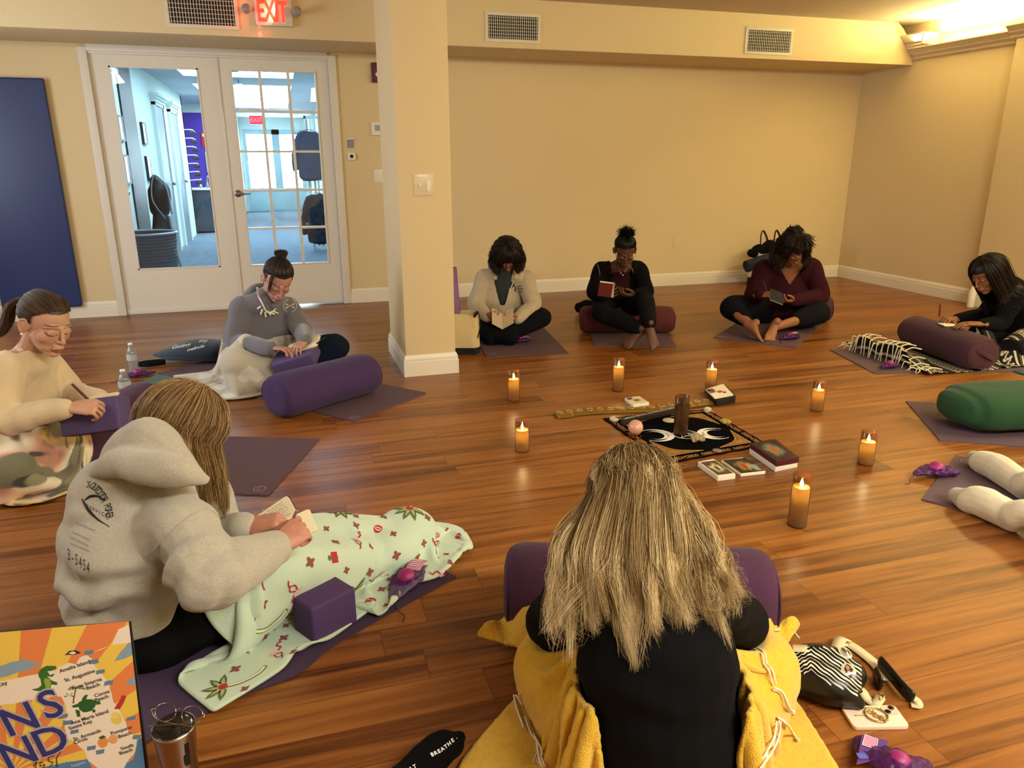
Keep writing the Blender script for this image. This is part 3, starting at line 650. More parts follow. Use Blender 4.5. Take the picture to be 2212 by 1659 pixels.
class Person:
    """a figure standing at root (world x,y,z), facing angle a (0 = +Y, counterclockwise)"""
    def __init__(s, label, root, a, size=1.0, skin='#b98a70', lip=None, brow='#2a1c14', bulk=1.0, name='person', hv=.0026):
        s.o = np.array(root, float); s.R = rotz(a); s.k = size; s.bulk = bulk; s.hv = hv
        s.skin = s2l(skin); s.lip = s2l(lip) if lip else tuple(v * f for v, f in zip(s.skin, (.78, .42, .42))); s.brow = s2l(brow)
        s.t = thing(name, label, 'person', tuple(s.o))
    def w(s, p): return (np.asarray(p, float) * s.k) @ s.R.T + s.o
    def d(s, v): return np.asarray(v, float) @ s.R.T
    def pose(s, **k):
        s.J = {n: s.w(v) for n, v in k.items()}; return s.J
    def head(s, c, fwd, up=(0, 0, 1), k=1.0):
        s.hT = frame(s.d(fwd), s.d(up)); s.hk = s.k * k; s.hc = s.w(c)
    def H(s, p): return (np.asarray(p, float) * s.hk) @ s.hT.T + s.hc
    def hl(s, p): return ((np.asarray(p, float) - s.hc) @ s.hT) / s.hk
    def scalp(s, dirs, off=.008):
        d = np.asarray(dirs, float); d = d / np.linalg.norm(d, axis=-1)[..., None]
        return s.H(HC + d * (HR + off))
    def body(s, trunk, hands, feet=(), neck=.052):
        J = s.J; hp = [xf(p, s.hT, s.hc, s.hk) for p in head_parts()]
        hp.append(G_tube([s.H((0, -.028, -.02)), s.H((0, -.028, -.075)) * .6 + J['nek'] * .4, J['nek']], [neck * s.k, neck * s.k, neck * 1.1 * s.k]))
        hm = fuse(hp, s.hv * s.k, 14 if s.hv < .0025 else 8); c = head_colours(s.hl(mesh_co(hm)), s.skin, s.lip, s.brow)
        ms = [hm]; cs = [c]
        tm = fuse(trunk, .010, 2); ms.append(tm); cs.append(np.tile(s.skin[:3], (len(tm.vertices), 1)))
        for h in hands:
            m_ = fuse(h, .0026 * s.k, 2); ms.append(m_); n = len(m_.vertices); co = mesh_co(m_)
            cc = np.tile(s.skin[:3], (n, 1)) * (1 + .10 * vnoise(co * 90))[:, None]; cs.append(cc)
        if feet:
            m_ = fuse([q for f in feet for q in f], .0032, 2); ms.append(m_); cs.append(np.tile(s.skin[:3], (len(m_.vertices), 1)))
        me = concat(ms, 'body'); z_ = mesh_co(me); z_[:, 2] = np.maximum(z_[:, 2], .0072); me.vertices.foreach_set('co', z_.ravel()); set_col(me, np.vstack(cs)); s.b = link('body', me, SKIN(), parent=s.t); return s.b
    def trunk_parts(s, arms=True, legs=True, sh=.19):
        J = s.J; k = s.k; X = s.d((1, 0, 0)); b = s.bulk; P = []
        P.append(G_tube([J['pel'], J['pel'] * .5 + J['che'] * .5, J['che'], J['nek']], np.array([(.145 * b, .105 * b), (.125 * b, .095 * b), (.145 * b, .10 * b), (.06, .055)]) * k, ref=X))
        for q in 'RL':
            if arms: P.append(G_tube([J['nek'] * .7 + J['sh' + q] * .3, J['sh' + q], J['el' + q], J['wr' + q]], np.array([.045, .036, .030, .024]) * k, n=22))
            if legs: P.append(G_tube([J['hip' + q], J['kn' + q], J['an' + q]], np.array([.078, .052, .031]) * k, n=18))
        return P
    def garment(s, name, parts, m, voxel=.0075, smooth=4, amp=.006, sc=9.0, zones=(), label=None, cut=None, ridge=.5):
        def f(p, n):
            q = (p - s.o) @ s.R
            a = vnoise(q * np.array([sc, sc, sc * .55]) + 3.1) ; b_ = vnoise(q * sc * 2.3 + 9.7)
            r = (1 - np.abs(a) * 2) * ridge + a * (1 - ridge)
            d = amp * (r + .35 * b_)
            for c, ax, rad, fr, am in zones:
                u = p - c; g = np.exp(-(u * u).sum(1) / rad ** 2); d = d + am * g * np.sin(u @ nrm(ax) * fr + 2.2 * vnoise(p * 11 + 5))
            return d
        me = fuse(parts, voxel, smooth, f)
        z_ = mesh_co(me); z_[:, 2] = np.maximum(z_[:, 2], .0068); me.vertices.foreach_set('co', z_.ravel())
        if cut is not None:
            bm = bmesh.new(); bm.from_mesh(me); co = mesh_co(me); sel = cut(co); bm.verts.ensure_lookup_table()
            bmesh.ops.delete(bm, geom=[bm.verts[i] for i in np.nonzero(sel)[0]], context='VERTS')
            for _ in range(9): bmesh.ops.smooth_vert(bm, verts=[v for v in bm.verts if v.is_boundary], factor=.5, use_axis_x=True, use_axis_y=True, use_axis_z=True)
            bm.to_mesh(me); bm.free()
        o = link(name, me, m, parent=s.t, label=label); return o
    def top_parts(s, ex=.022, sleeve=1.0, hemr=(.20, .165), hem=None, shr=.062, elr=.056, wrr=.042, chest=(.178, .135), waist=(.175, .145), neckr=(.078, .072), collar=True):
        J = s.J; k = s.k; X = s.d((1, 0, 0)); b = s.bulk; P = []
        hem = J['pel'] - np.array([0, 0, .03]) if hem is None else hem
        P.append(G_tube([hem, J['pel'] * .45 + J['che'] * .55, J['che'], J['che'] * .35 + J['nek'] * .65], np.array([(hemr[0] * b, hemr[1] * b), (waist[0] * b, waist[1] * b), (chest[0] * b, chest[1] * b), (.115, .095)]) * k, ref=X, seg=20))
        P.append(G_tube([J['shR'], J['nek'] - s.w((0, 0, .02)) + s.o, J['shL']], np.array([(.055, .06), (.075, .075), (.055, .06)]) * k))
        if collar: P.append(G_tube([J['che'] * .3 + J['nek'] * .7, J['nek'] + (s.hc - J['nek']) * .12], np.array([neckr, neckr]) * k, ref=X))
        for q in 'RL':
            wr = J['el' + q] + (J['wr' + q] - J['el' + q]) * sleeve
            P.append(G_tube([J['che'] * .3 + J['sh' + q] * .7, J['sh' + q], J['sh' + q] * .5 + J['el' + q] * .5, J['el' + q], J['el' + q] * .45 + wr * .55, wr], np.array([shr * 1.1, shr, (shr + elr) / 2, elr, (elr + wrr) / 2, wrr]) * k * (1 + (b - 1) * .5), n=34))
        return P
    def cuffs(s, m, r=.034, length=.05, which='RL', name='cuff'):
        for q in which:
            if 'wr' + q not in s.J: continue
            w_ = s.J['wr' + q]; d = nrm(w_ - s.J['el' + q])
            me = fuse([G_tube([w_ - d * length, w_ + d * .004], r * s.k, n=8)], .005, 2); link(name, me, m, parent=s.t)
    def leg_parts(s, hipr=.105, knr=.075, anr=.052, upto=1.0, seat=True):
        J = s.J; k = s.k; P = []
        for q in 'RL':
            a = J['kn' + q] + (J['an' + q] - J['kn' + q]) * upto
            P.append(G_tube([J['hip' + q], J['hip' + q] * .5 + J['kn' + q] * .5, J['kn' + q], J['kn' + q] * .5 + a * .5, a], np.array([hipr, (hipr + knr) / 2, knr, (knr + anr) / 2 + .004, anr]) * k, n=26))
        if seat: P.append(G_tube([J['hipR'], J['pel'], J['hipL']], np.array([(.11, .11), (.125, .115), (.11, .11)]) * k * s.bulk))
        return P
    def cap(s, name='scalp_hair', off=.006, cut=None, col='#1a120d', extra=(), m=None):
        parts = [xf(G_ell(HC, HR + off, nu=32, nv=24), s.hT, s.hc, s.hk)] + list(extra)
        me = fuse(parts, .004, 1, lambda p, n: .0012 * vnoise(s.hl(p) * np.array([160, 40, 40])))
        if cut is not None:
            bm = bmesh.new(); bm.from_mesh(me); sel = cut(s.hl(mesh_co(me))); bm.verts.ensure_lookup_table()
            bmesh.ops.delete(bm, geom=[bm.verts[i] for i in np.nonzero(sel)[0]], context='VERTS'); bm.to_mesh(me); bm.free()
        c = s2l(col)[:3]; n = len(me.vertices); set_col(me, np.tile(c, (n, 1)) * (1 + .35 * vnoise(s.hl(mesh_co(me)) * np.array([220, 30, 60])))[:, None])
        return link(name, me, m or HAIR(), parent=s.t)
def glasses(p, m, lw=.024, parent=None):
    """wire spectacles worn on the face of p"""
    P = []
    for sx in (-1, 1):
        P.append(G_tube([p.H((sx * .033 + lw * math.cos(a), .104 - .012 * abs(math.cos(a)) * (1 if math.cos(a) * sx > 0 else 0), -.002 + .018 * math.sin(a))) for a in np.linspace(0, 2 * PI, 18)], .0016, seg=6, n=36, cap=False))
        P.append(G_tube([p.H((sx * .058, .092, .004)), p.H((sx * .078, .05, .008)), p.H((sx * .083, -.008, .012))], .0016, seg=6))
    P.append(G_tube([p.H((-.010, .104, .004)), p.H((0, .108, .007)), p.H((.010, .104, .004))], .0016, seg=6))
    solid('glasses', P, m, smooth=True, parent=p.t)
hairline = lambda L_: ((L_[:, 1] > .018) & (L_[:, 2] < .074)) | (L_[:, 2] < -.045) | ((L_[:, 1] > -.022) & (L_[:, 2] < .012))

# ------------------------------------------------------------------ cloth that falls and folds over what is under it
def drape(P0, lu, lv, colliders, steps=140, thick=.008, floor=.004, pins=None, damp=.985, iters=10, bend=.25, fric=.55, g=-9.8, dt=1 / 60):
    P = np.array(P0, float); nv_, nu_ = P.shape[:2]; Q = P.copy(); du, dv = lu / (nu_ - 1), lv / (nv_ - 1); ds = math.hypot(du, dv)
    w = np.ones((nv_, nu_, 1))
    if pins is not None: w[pins] = 0
    def con(A, B, wa, wb, rest, k):
        d = B - A; L_ = np.sqrt((d * d).sum(-1, keepdims=True)) + 1e-9; c = k * (L_ - rest) / L_ * d / (wa + wb + 1e-9); A += wa * c; B -= wb * c
    def axis(st, rest, k, hor):
        for off in range(2 * st):
            if hor: A, B, wa, wb = P[:, off:-st:2 * st], P[:, off + st::2 * st], w[:, off:-st:2 * st], w[:, off + st::2 * st]; n = min(A.shape[1], B.shape[1]); con(A[:, :n], B[:, :n], wa[:, :n], wb[:, :n], rest, k)
            else: A, B, wa, wb = P[off:-st:2 * st], P[off + st::2 * st], w[off:-st:2 * st], w[off + st::2 * st]; n = min(len(A), len(B)); con(A[:n], B[:n], wa[:n], wb[:n], rest, k)
    bvhs = [c if isinstance(c, BVHTree) else tree(c) for c in colliders]
    lo = np.array([1e9] * 3); hi = -lo
    for it in range(steps):
        vel = (P - Q) * damp; sp = np.linalg.norm(vel, axis=2, keepdims=True); vel *= np.minimum(1, .02 / (sp + 1e-9)); Q = P.copy(); P = P + w * (vel + np.array([0, 0, g]) * dt * dt)
        for _ in range(iters):
            axis(1, du, 1.0, True); axis(1, dv, 1.0, False); axis(2, 2 * du, bend, True); axis(2, 2 * dv, bend, False)
            for (a0, b0) in ((0, 0), (0, 1), (1, 0), (1, 1)):
                A, B = P[a0:-1:2, b0:-1:2], P[a0 + 1::2, b0 + 1::2]; n, m = min(A.shape[0], B.shape[0]), min(A.shape[1], B.shape[1]); con(A[:n, :m], B[:n, :m], w[a0:-1:2, b0:-1:2][:n, :m], w[a0 + 1::2, b0 + 1::2][:n, :m], ds, .5)
                A, B = P[a0 + 1::2, b0:-1:2], P[a0:-1:2, b0 + 1::2]; n, m = min(A.shape[0], B.shape[0]), min(A.shape[1], B.shape[1]); con(A[:n, :m], B[:n, :m], w[a0 + 1::2, b0:-1:2][:n, :m], w[a0:-1:2, b0 + 1::2][:n, :m], ds, .5)
        F = P.reshape(-1, 3); Qf = Q.reshape(-1, 3)
        for b in bvhs:
            for i in range(len(F)):
                r = b.find_nearest(F[i], .09)
                if r[0] is None: continue
                l, n_ = r[0], r[1]; d = (F[i][0] - l[0]) * n_[0] + (F[i][1] - l[1]) * n_[1] + (F[i][2] - l[2]) * n_[2]
                if d < thick:
                    F[i] += np.array(n_) * (thick - d); Qf[i] = F[i] - (F[i] - Qf[i]) * (1 - fric)
        k = F[:, 2] < floor; F[k, 2] = floor; Qf[k] = F[k] - (F[k] - Qf[k]) * (1 - fric); Qf[k, 2] = floor
        P = F.reshape(nv_, nu_, 3); Q = Qf.reshape(nv_, nu_, 3)
    return P
def tree(objs):
    if isinstance(objs, bpy.types.Object): objs = [objs]
    vs, fs, n = [], [], 0
    for o in objs:
        if isinstance(o, tuple): c, f = o
        else:
            me = o.data; c = mesh_co(me); f = [tuple(p.vertices) for p in me.polygons]
        vs.append(np.asarray(c)); fs += [tuple(i + n for i in q) for q in f]; n += len(c)
    return BVHTree.FromPolygons(np.vstack(vs).tolist(), fs)
class Cloth:
    def __init__(s, P): s.P = P; s.nv, s.nu = P.shape[:2]; a = np.gradient(P, axis=1); b = np.gradient(P, axis=0); n = np.cross(a, b); s.N = n / (np.linalg.norm(n, axis=2, keepdims=True) + 1e-9)
    def at(s, u, v, off=0.0):
        u = np.clip(np.asarray(u, float), 0, 1) * (s.nu - 1.001); v = np.clip(np.asarray(v, float), 0, 1) * (s.nv - 1.001); i, j = u.astype(int), v.astype(int); fu, fv = (u - i)[..., None], (v - j)[..., None]
        g = lambda A: (A[j, i] * (1 - fu) + A[j, i + 1] * fu) * (1 - fv) + (A[j + 1, i] * (1 - fu) + A[j + 1, i + 1] * fu) * fv
        return g(s.P) + g(s.N) * off
    def mesh(s, name, m, label=None, thick=.005, sub=1, extra=(), disp=None, parent=None, **k):
        idx = lambda j, i: j * s.nu + i
        v = s.P.reshape(-1, 3); f = [(idx(j, i), idx(j, i + 1), idx(j + 1, i + 1), idx(j + 1, i)) for j in range(s.nv - 1) for i in range(s.nu - 1)]
        me = new_mesh('c', v, f); o = bpy.data.objects.new('c', me); COL.objects.link(o)
        sb = o.modifiers.new('s', 'SUBSURF'); sb.levels = sub; sb.render_levels = sub; so = o.modifiers.new('t', 'SOLIDIFY'); so.thickness = thick; so.offset = 0
        bpy.context.view_layer.update(); m2 = bpy.data.meshes.new_from_object(o.evaluated_get(bpy.context.evaluated_depsgraph_get())); bpy.data.objects.remove(o)
        if disp: displace(m2, disp)
        ms = m if isinstance(m, (list, tuple)) else [m]
        if extra:
            vv = [mesh_co(m2)]; ff = [tuple(p.vertices) for p in m2.polygons]; mi = [0] * len(ff); n = len(vv[0])
            for (gv, gf), q in extra:
                vv.append(gv); ff += [tuple(i + n for i in x) for x in gf]; mi += [q] * len(gf); n += len(gv)
            m2 = new_mesh(name, np.vstack(vv), ff); m2.polygons.foreach_set('material_index', mi)
        m2.polygons.foreach_set('use_smooth', [True] * len(m2.polygons)); m2.name = name
        return link(name, m2, ms, label=label, parent=parent, **k)
def grid(o, u, v, nu, nv): 
    a, b = np.meshgrid(np.linspace(0, 1, nu), np.linspace(0, 1, nv)); o, u, v = [np.asarray(q, float) for q in (o, u, v)]
    return o + a[..., None] * u + b[..., None] * v
# ------------------------------------------------------------------ placing helpers: photo measurement -> point in the room
_M = np.array(cam_o.matrix_world.to_3x3()) if False else None
def _camrows():
    def c(v):
        x, y, z = v; d = y * math.cos(PITCH) - z * math.sin(PITCH); up = y * math.sin(PITCH) + z * math.cos(PITCH)
        return np.array([x * math.cos(ROLL) + up * math.sin(ROLL), x * math.sin(ROLL) - up * math.cos(ROLL), d])
    cy, sy = math.cos(YAW), math.sin(YAW)
    return np.array([c((cy, sy, 0)), c((-sy, cy, 0)), c((0, 0, 1.))]).T
_M = _camrows()
def _ray(u, v): return _M.T @ np.array([(u - 1106) / F_PX, (v - 829.5) / F_PX, 1.0])
def fl(u, v, z=0.0): r = _ray(u, v); t = (z - CAM_H) / r[2]; return np.array([r[0] * t, r[1] * t, z])
def pt(u, v, d): r = _ray(u, v); t = d / (r[0] * math.sin(YAW) + r[1] * math.cos(YAW)); return np.array([r[0] * t, r[1] * t, CAM_H + r[2] * t])
def ray_hit(u, v, bvh, off=0.0):
    r = nrm(_ray(u, v)); h = bvh.ray_cast((0, 0, CAM_H), tuple(r)); 
    return None if h[0] is None else np.array(h[0]) + np.array(h[1]) * off
RT = np.array([math.cos(YAW), -math.sin(YAW), 0]); FW = np.array([math.sin(YAW), math.cos(YAW), 0]); UP = np.array([0, 0, 1.])
def vec(r, f, u): return nrm(RT * r + FW * f + UP * u)

# ------------------------------------------------------------------ yoga mats
M_mat = mat('yoga_mat_plum', '#5b4650', .75, bump=.25, bscale=700)
M_mat2 = mat('yoga_mat_purple', '#41304a', .75, bump=.25, bscale=700)
M_logo = mat('mat_print_grey', '#a99ca0', .7)
def yoga_mat(a, b, length, side, label, m=M_mat, logo=None, wave=None, name='yoga_mat'):
    """a, b: the two corners of one short end; the mat runs away to the given side"""
    a, b = np.array(a, float), np.array(b, float); e = b - a; wd = np.linalg.norm(e[:2]); ex = e / wd; ex[2] = 0
    ey = np.array([-ex[1], ex[0], 0]) * side; c = (a + b) / 2; H = .0055
    nx, ny = 14, 56; v, f = [], []
    for k in (0, 1):
        for j in range(ny + 1):
            for i in range(nx + 1):
                x = wd * (i / nx - .5); y = length * j / ny; z = H if k else 0.0005
                if wave is not None: dx, dz = wave(i / nx, y); x += dx; z += dz
                v.append(c[:3] * np.array([1, 1, 0]) + ex * x + ey * y + UP * z)
    q = lambda k, j, i: k * (nx + 1) * (ny + 1) + j * (nx + 1) + i
    for j in range(ny):
        for i in range(nx): f += [(q(1, j, i), q(1, j, i + 1), q(1, j + 1, i + 1), q(1, j + 1, i)), (q(0, j, i), q(0, j + 1, i), q(0, j + 1, i + 1), q(0, j, i + 1))]
    for j in range(ny): f += [(q(0, j, 0), q(1, j, 0), q(1, j + 1, 0), q(0, j + 1, 0)), (q(0, j, nx), q(0, j + 1, nx), q(1, j + 1, nx), q(1, j, nx))]
    for i in range(nx): f += [(q(0, 0, i), q(0, 0, i + 1), q(1, 0, i + 1), q(1, 0, i)), (q(0, ny, i), q(1, ny, i), q(1, ny, i + 1), q(0, ny, i + 1))]
    t = thing(name, label, 'yoga mat', tuple(c * np.array([1, 1, 0])))
    o = solid('mat_sheet', [(np.array(v), f)], m, parent=t)
    if logo is not None:
        p = fl(*logo, .006); g = []
        R = .026
        for k in range(24):
            a0, a1 = 2 * PI * k / 24, 2 * PI * (k + .8) / 24; P = lambda r, a: p + ex * r * math.cos(a) + ey * r * math.sin(a) + UP * .0007
            g.append((np.array([P(R, a0), P(R * .86, a0), P(R * .86, a1), P(R, a1)]), [(0, 1, 2, 3)]))
        for x0, x1 in ((-.014, -.002), (.002, .014)):
            g.append((np.array([p + ex * x0 + UP * .0007, p + ex * (x0 + x1) / 2 + ey * .012 + UP * .0007, p + ex * x1 + UP * .0007, p + ex * (x0 + x1) / 2 + ey * .004 + UP * .0007]), [(0, 1, 2, 3)]))
        solid('round_logo', g, M_logo, parent=t)
    return t
yoga_mat(fl(920, 850), fl(765, 912), 1.73, -1, 'grey purple yoga mat under the person in the dark grey hoodie by the glass doors', logo=(765, 902))
yoga_mat(fl(690, 950), fl(580, 1071), 1.7, -1, 'dark yoga mat with round logo reaching out from behind the long grey sweatshirt hood', logo=(561, 1056))
def wv(i, y): 
    return (-.035 * math.exp(-((y - .62) / .10) ** 2) * (1 - i) + .02 * math.exp(-((y - .95) / .12) ** 2) * (1 - i), .003 * math.exp(-((y - .70) / .10) ** 2) * (1 - i))
yoga_mat(fl(985, 1248), fl(735, 1118), 1.7, 1, 'deep purple yoga mat with a wavy edge under the mint blanket in the foreground', m=M_mat2, wave=lambda i, y: wv(i, y))
yoga_mat(fl(1050, 772), fl(1228, 764), 1.2, 1, 'plum yoga mat under the person in the cream zip hoodie beside the pillar', logo=(1065, 764))
yoga_mat(fl(1283, 748), fl(1461, 749), 1.2, 1, 'brownish yoga mat under the bare feet of the person reading in black', logo=(1300, 743))
yoga_mat(fl(1540, 730), fl(1718, 752), 1.4, 1, 'diamond laid yoga mat under the cross legged person in the maroon top', logo=(1561, 728))
yoga_mat(fl(1793, 757), fl(1890, 808), 1.5, 1, 'yoga mat partly under the black and white fringed blanket at right')
yoga_mat(fl(1957, 868), fl(2030, 953), 1.5, 1, 'greyish yoga mat under the green bolster at the right edge')
yoga_mat(fl(2065, 985), fl(1990, 1080), 1.5, 1, 'brown plum yoga mat under the cream socked feet at the right edge', logo=(2089, 998))

# ------------------------------------------------------------------ bolsters and blocks
def fabric(name, c=None, r=.9, sheen=.06, b=.25, s=500, **k):
    if c and name not in MATS and sum(s2l(c)[:3]) < .05: sheen = 0; k['spec'] = .15; r = .95
    return mat(name, c, r, bump=b, bscale=s, sheen=sheen, var=.06, vscale=14, **k)
def bolster(a, b, label, m, rv=.115, rh=.135, z=.006, flat=.8, name='bolster'):
    a, b = np.array(a, float), np.array(b, float); a[2] = b[2] = z + rv; d = nrm(b - a); L_ = np.linalg.norm(b - a); side = np.cross(UP, d)
    t = thing(name, label, 'bolster', tuple(((a + b) / 2) * np.array([1, 1, 0]) + UP * z))
    prof = [(.0, .02), (.0, .55), (.004, .74), (.012, .86), (.028, .95), (.055, .995), (.10, 1.0)]
    S = [(x, k) for x, k in prof] + [(L_ * q, 1.0 + .012 * math.sin(q * 9)) for q in np.linspace(.2, .8, 9)] + [(L_ - x, k) for x, k in prof[::-1]]
    seg = 36; v, f = [], []
    for x, k in S:
        for j in range(seg):
            th = 2 * PI * j / seg; cs, sn = math.cos(th), math.sin(th); zz = sn * rv * k
            if sn < -.86: zz = -.86 * rv * k - (abs(sn) - .86) * rv * .2
            v.append(a + d * x + side * cs * rh * k + UP * (zz - (1 - .93) * rv * 0))
    for i in range(len(S) - 1):
        for j in range(seg): p, q = i * seg + j, i * seg + (j + 1) % seg; f.append((p, q, q + seg, p + seg))
    f += [tuple(range(seg))[::-1], tuple(range((len(S) - 1) * seg, len(S) * seg))]
    v = np.array(v); v[:, 2] -= v[:, 2].min() - z
    me = new_mesh('body', v, f, True); displace(me, lambda p, n: .004 * vnoise(p * 7) + .0015 * vnoise(p * 26))
    c = mesh_co(me); c[:, 2] += max(0, z - c[:, 2].min()); me.vertices.foreach_set('co', c.ravel())
    o = link('cushion', me, m, parent=t)
    cz = v[:, 2].mean() * 0 + z + rv * .93
    for e, s_ in ((a, 1), (b, -1)):
        ring = [np.array([e[0], e[1], cz]) + d * s_ * .012 + side * math.cos(q) * rh * .885 + UP * math.sin(q) * rv * .80 for q in np.linspace(0, 2 * PI, 28)]
        solid('piping', [G_tube(ring, .0035, seg=6, n=44, cap=False)], m, smooth=True, parent=t)
    e = np.array([b[0], b[1], cz])
    solid('handle', [G_tube([e + d * .002 - side * .06 + UP * .03, e + d * .016, e + d * .002 + side * .06 - UP * .03], [(.014, .003)] * 3, ref=UP, n=12)], m, smooth=True, parent=t)
    return o
M_b1 = fabric('bolster_purple', '#3f2a58'); M_b2 = fabric('bolster_plum', '#44203c'); M_b3 = fabric('bolster_maroon', '#4f1a1c'); M_b4 = fabric('bolster_aubergine', '#43202c'); M_bg = fabric('bolster_green', '#154020')
bolB = bolster(fl(590, 862, .11), fl(800, 805, .11), 'purple bolster in front of the person in the dark grey hoodie', M_b1, .120, .135)
bolA = bolster(fl(118, 985, .12), fl(322, 862, .12), 'plum purple bolster in front of the person in the cream sweatshirt at left', M_b2, .118, .132, z=.001)
bolD = bolster(fl(1092, 1262, .12), fl(1668, 1278, .12), 'purple bolster in front of the long haired blonde person', M_b2, .125, .135, z=.001)
bolF = bolster(fl(1252, 688, .11), fl(1455, 688, .11), 'dark red bolster under the person in the black jacket', M_b3, .105, .13, z=.006)
bolG = bolster(fl(1625, 662, .11), fl(1795, 666, .11), 'dark purple red bolster under the person in the maroon top', M_b4, .115, .14, z=.006)
bolH = bolster(fl(1968, 712, .12), fl(2128, 768, .12), 'maroon bolster in front of the person with long black hair', M_b4, .115, .125, z=.016)
def green_bolster():
    m = M_bg; t = thing('bolster', 'flat green bolster cushion at the right edge on a grey mat', 'bolster', tuple(fl(2150, 900)))
    c = fl(2180, 880, .10); ax = vec(1, .12, 0); ax[2] = 0; ax = nrm(ax); s_ = np.cross(UP, ax)
    v, f = G_tube([c - ax * .27, c - ax * .20, c + ax * .15, c + ax * .42], [(.08, .15), (.10, .185), (.105, .19), (.10, .18)], ref=UP, seg=36, n=30, sq=.75)
    me = fuse([(v, f)], .008, 5, lambda p, n: .004 * vnoise(p * 8)); co = mesh_co(me); co[:, 2] += .0065 - co[:, 2].min(); me.vertices.foreach_set('co', co.ravel())
    link('cushion', me, m, parent=t)
    # teal garment corner lying on it
    o = fl(2232, 822, .20)
    P = grid(o - RT * .03 - FW * .12, RT * .30 + UP * .0, FW * .25, 14, 10); P[..., 2] = .215 + .012 * np.sin(P[..., 0] * 40) 
    Cloth(P).mesh('folded_cloth', fabric('teal_cloth', '#2f6d74'), label='teal cloth corner lying on top of the green bolster', cat='cloth', thick=.012, sub=2)
green_bolster()
M_blk = mat('foam_block_purple', '#4e3768', .8, bump=.3, bscale=900); M_blk2 = mat('foam_block_violet', '#594a78', .8, bump=.3, bscale=900)
def block(c, ux, uy, uz, dims, label, m):
    ux, uy = nrm(ux), np.asarray(uy, float); uz = nrm(np.cross(ux, uy)); uy = nrm(np.cross(uz, ux)); T = np.stack([ux, uy, uz], 1)
    v, f = G_box(*[s * d / 2 for d in dims for s in (-1, 1)]); o = solid('yoga_block', [(v @ T.T + np.asarray(c), f)], m, bev=.010, seg=3, label=label, cat='yoga block'); return o
blkC = block(fl(703, 1366) + UP * .0655 + FW * .015, fl(757, 1335) - fl(655, 1390), np.cross(UP, fl(757, 1335) - fl(655, 1390)), 0, (.150, .100, .118), 'purple foam block on the mat beside the mint blanket', M_blk)
blkA = block(pt(207, 893, 2.80) + UP * -.012, vec(1, .05, .13), vec(0, 1, -.35), 0, (.235, .105, .135), 'violet foam block on the plum bolster, holding the notebook of the person at left', M_blk2)
blkB = block(pt(640, 775, 4.16), vec(.9, -.05, .28), vec(.1, 1, .35), 0, (.25, .15, .085), 'violet foam block leaning on the purple bolster under a closed book', M_blk2)
# ------------------------------------------------------------------ people
def crown_fall(p, az, L_, off=.014, spread=0.0, el=(78, 48, 18, -14), inward=.2, waver=0, last=None):
    """guide lines from the crown over the skull then hanging down; az in degrees, 0 = face"""
    G = []
    for i, a in enumerate(az):
        r = math.radians(a); pts = []
        for k, e in enumerate(el):
            q = math.radians(e); pts.append(p.scalp([math.sin(r) * math.cos(q), math.cos(r) * math.cos(q), math.sin(q)], off * (.6 + .4 * k)))
        l = L_[i] if hasattr(L_, '__len__') else L_
        base = pts[-1]; out = base - p.hc; out[2] = 0; out = nrm(out)
        for t in (.35, .7, 1.0): pts.append(base - UP * l * t * p.k + out * (spread * math.sin(t * 2.2) - inward * l * t * t) * p.k)
        G.append(np.array(pts))
    return G
def to_point(p, az, els, tie, off=.010, via=None):
    """guide lines from the hairline over the skull to a tied point (head-local)"""
    G = []; T = nrm((np.array(tie) - HC) / HR)
    for a, e in zip(az, els):
        r, q = math.radians(a), math.radians(e); s = np.array([math.sin(r) * math.cos(q), math.cos(r) * math.cos(q), math.sin(q)]); pts = []
        for t in np.linspace(0, .92, 6): pts.append(p.scalp(nrm(s * (1 - t) + T * t), off * (.5 + .5 * min(1, t * 3))))
        pts.append(p.H(tie)); G.append(np.array(pts))
    return G
def push(C, bvh, th=.004, rad=.12):
    S = C.shape; F = C.reshape(-1, 3)
    for i in range(len(F)):
        r = bvh.find_nearest(F[i], rad)
        if r[0] is None: continue
        l, n = r[0], r[1]; d = (F[i][0] - l[0]) * n[0] + (F[i][1] - l[1]) * n[1] + (F[i][2] - l[2]) * n[2]
        if d < th: F[i] += np.array(n) * (th - d)
    return F.reshape(S)
def from_cap(p, C, th=.004):
    return push(C, tree([o for o in p.t.children if o.name.startswith('scalp_hair')]), th, .12)
def ring_az(a0, a1, n): return np.linspace(a0, a1, n)
WHITEP = lambda: mat('paper_cream', '#f2e6c2', .75)
def facing(v): return math.atan2(-v[0], v[1])

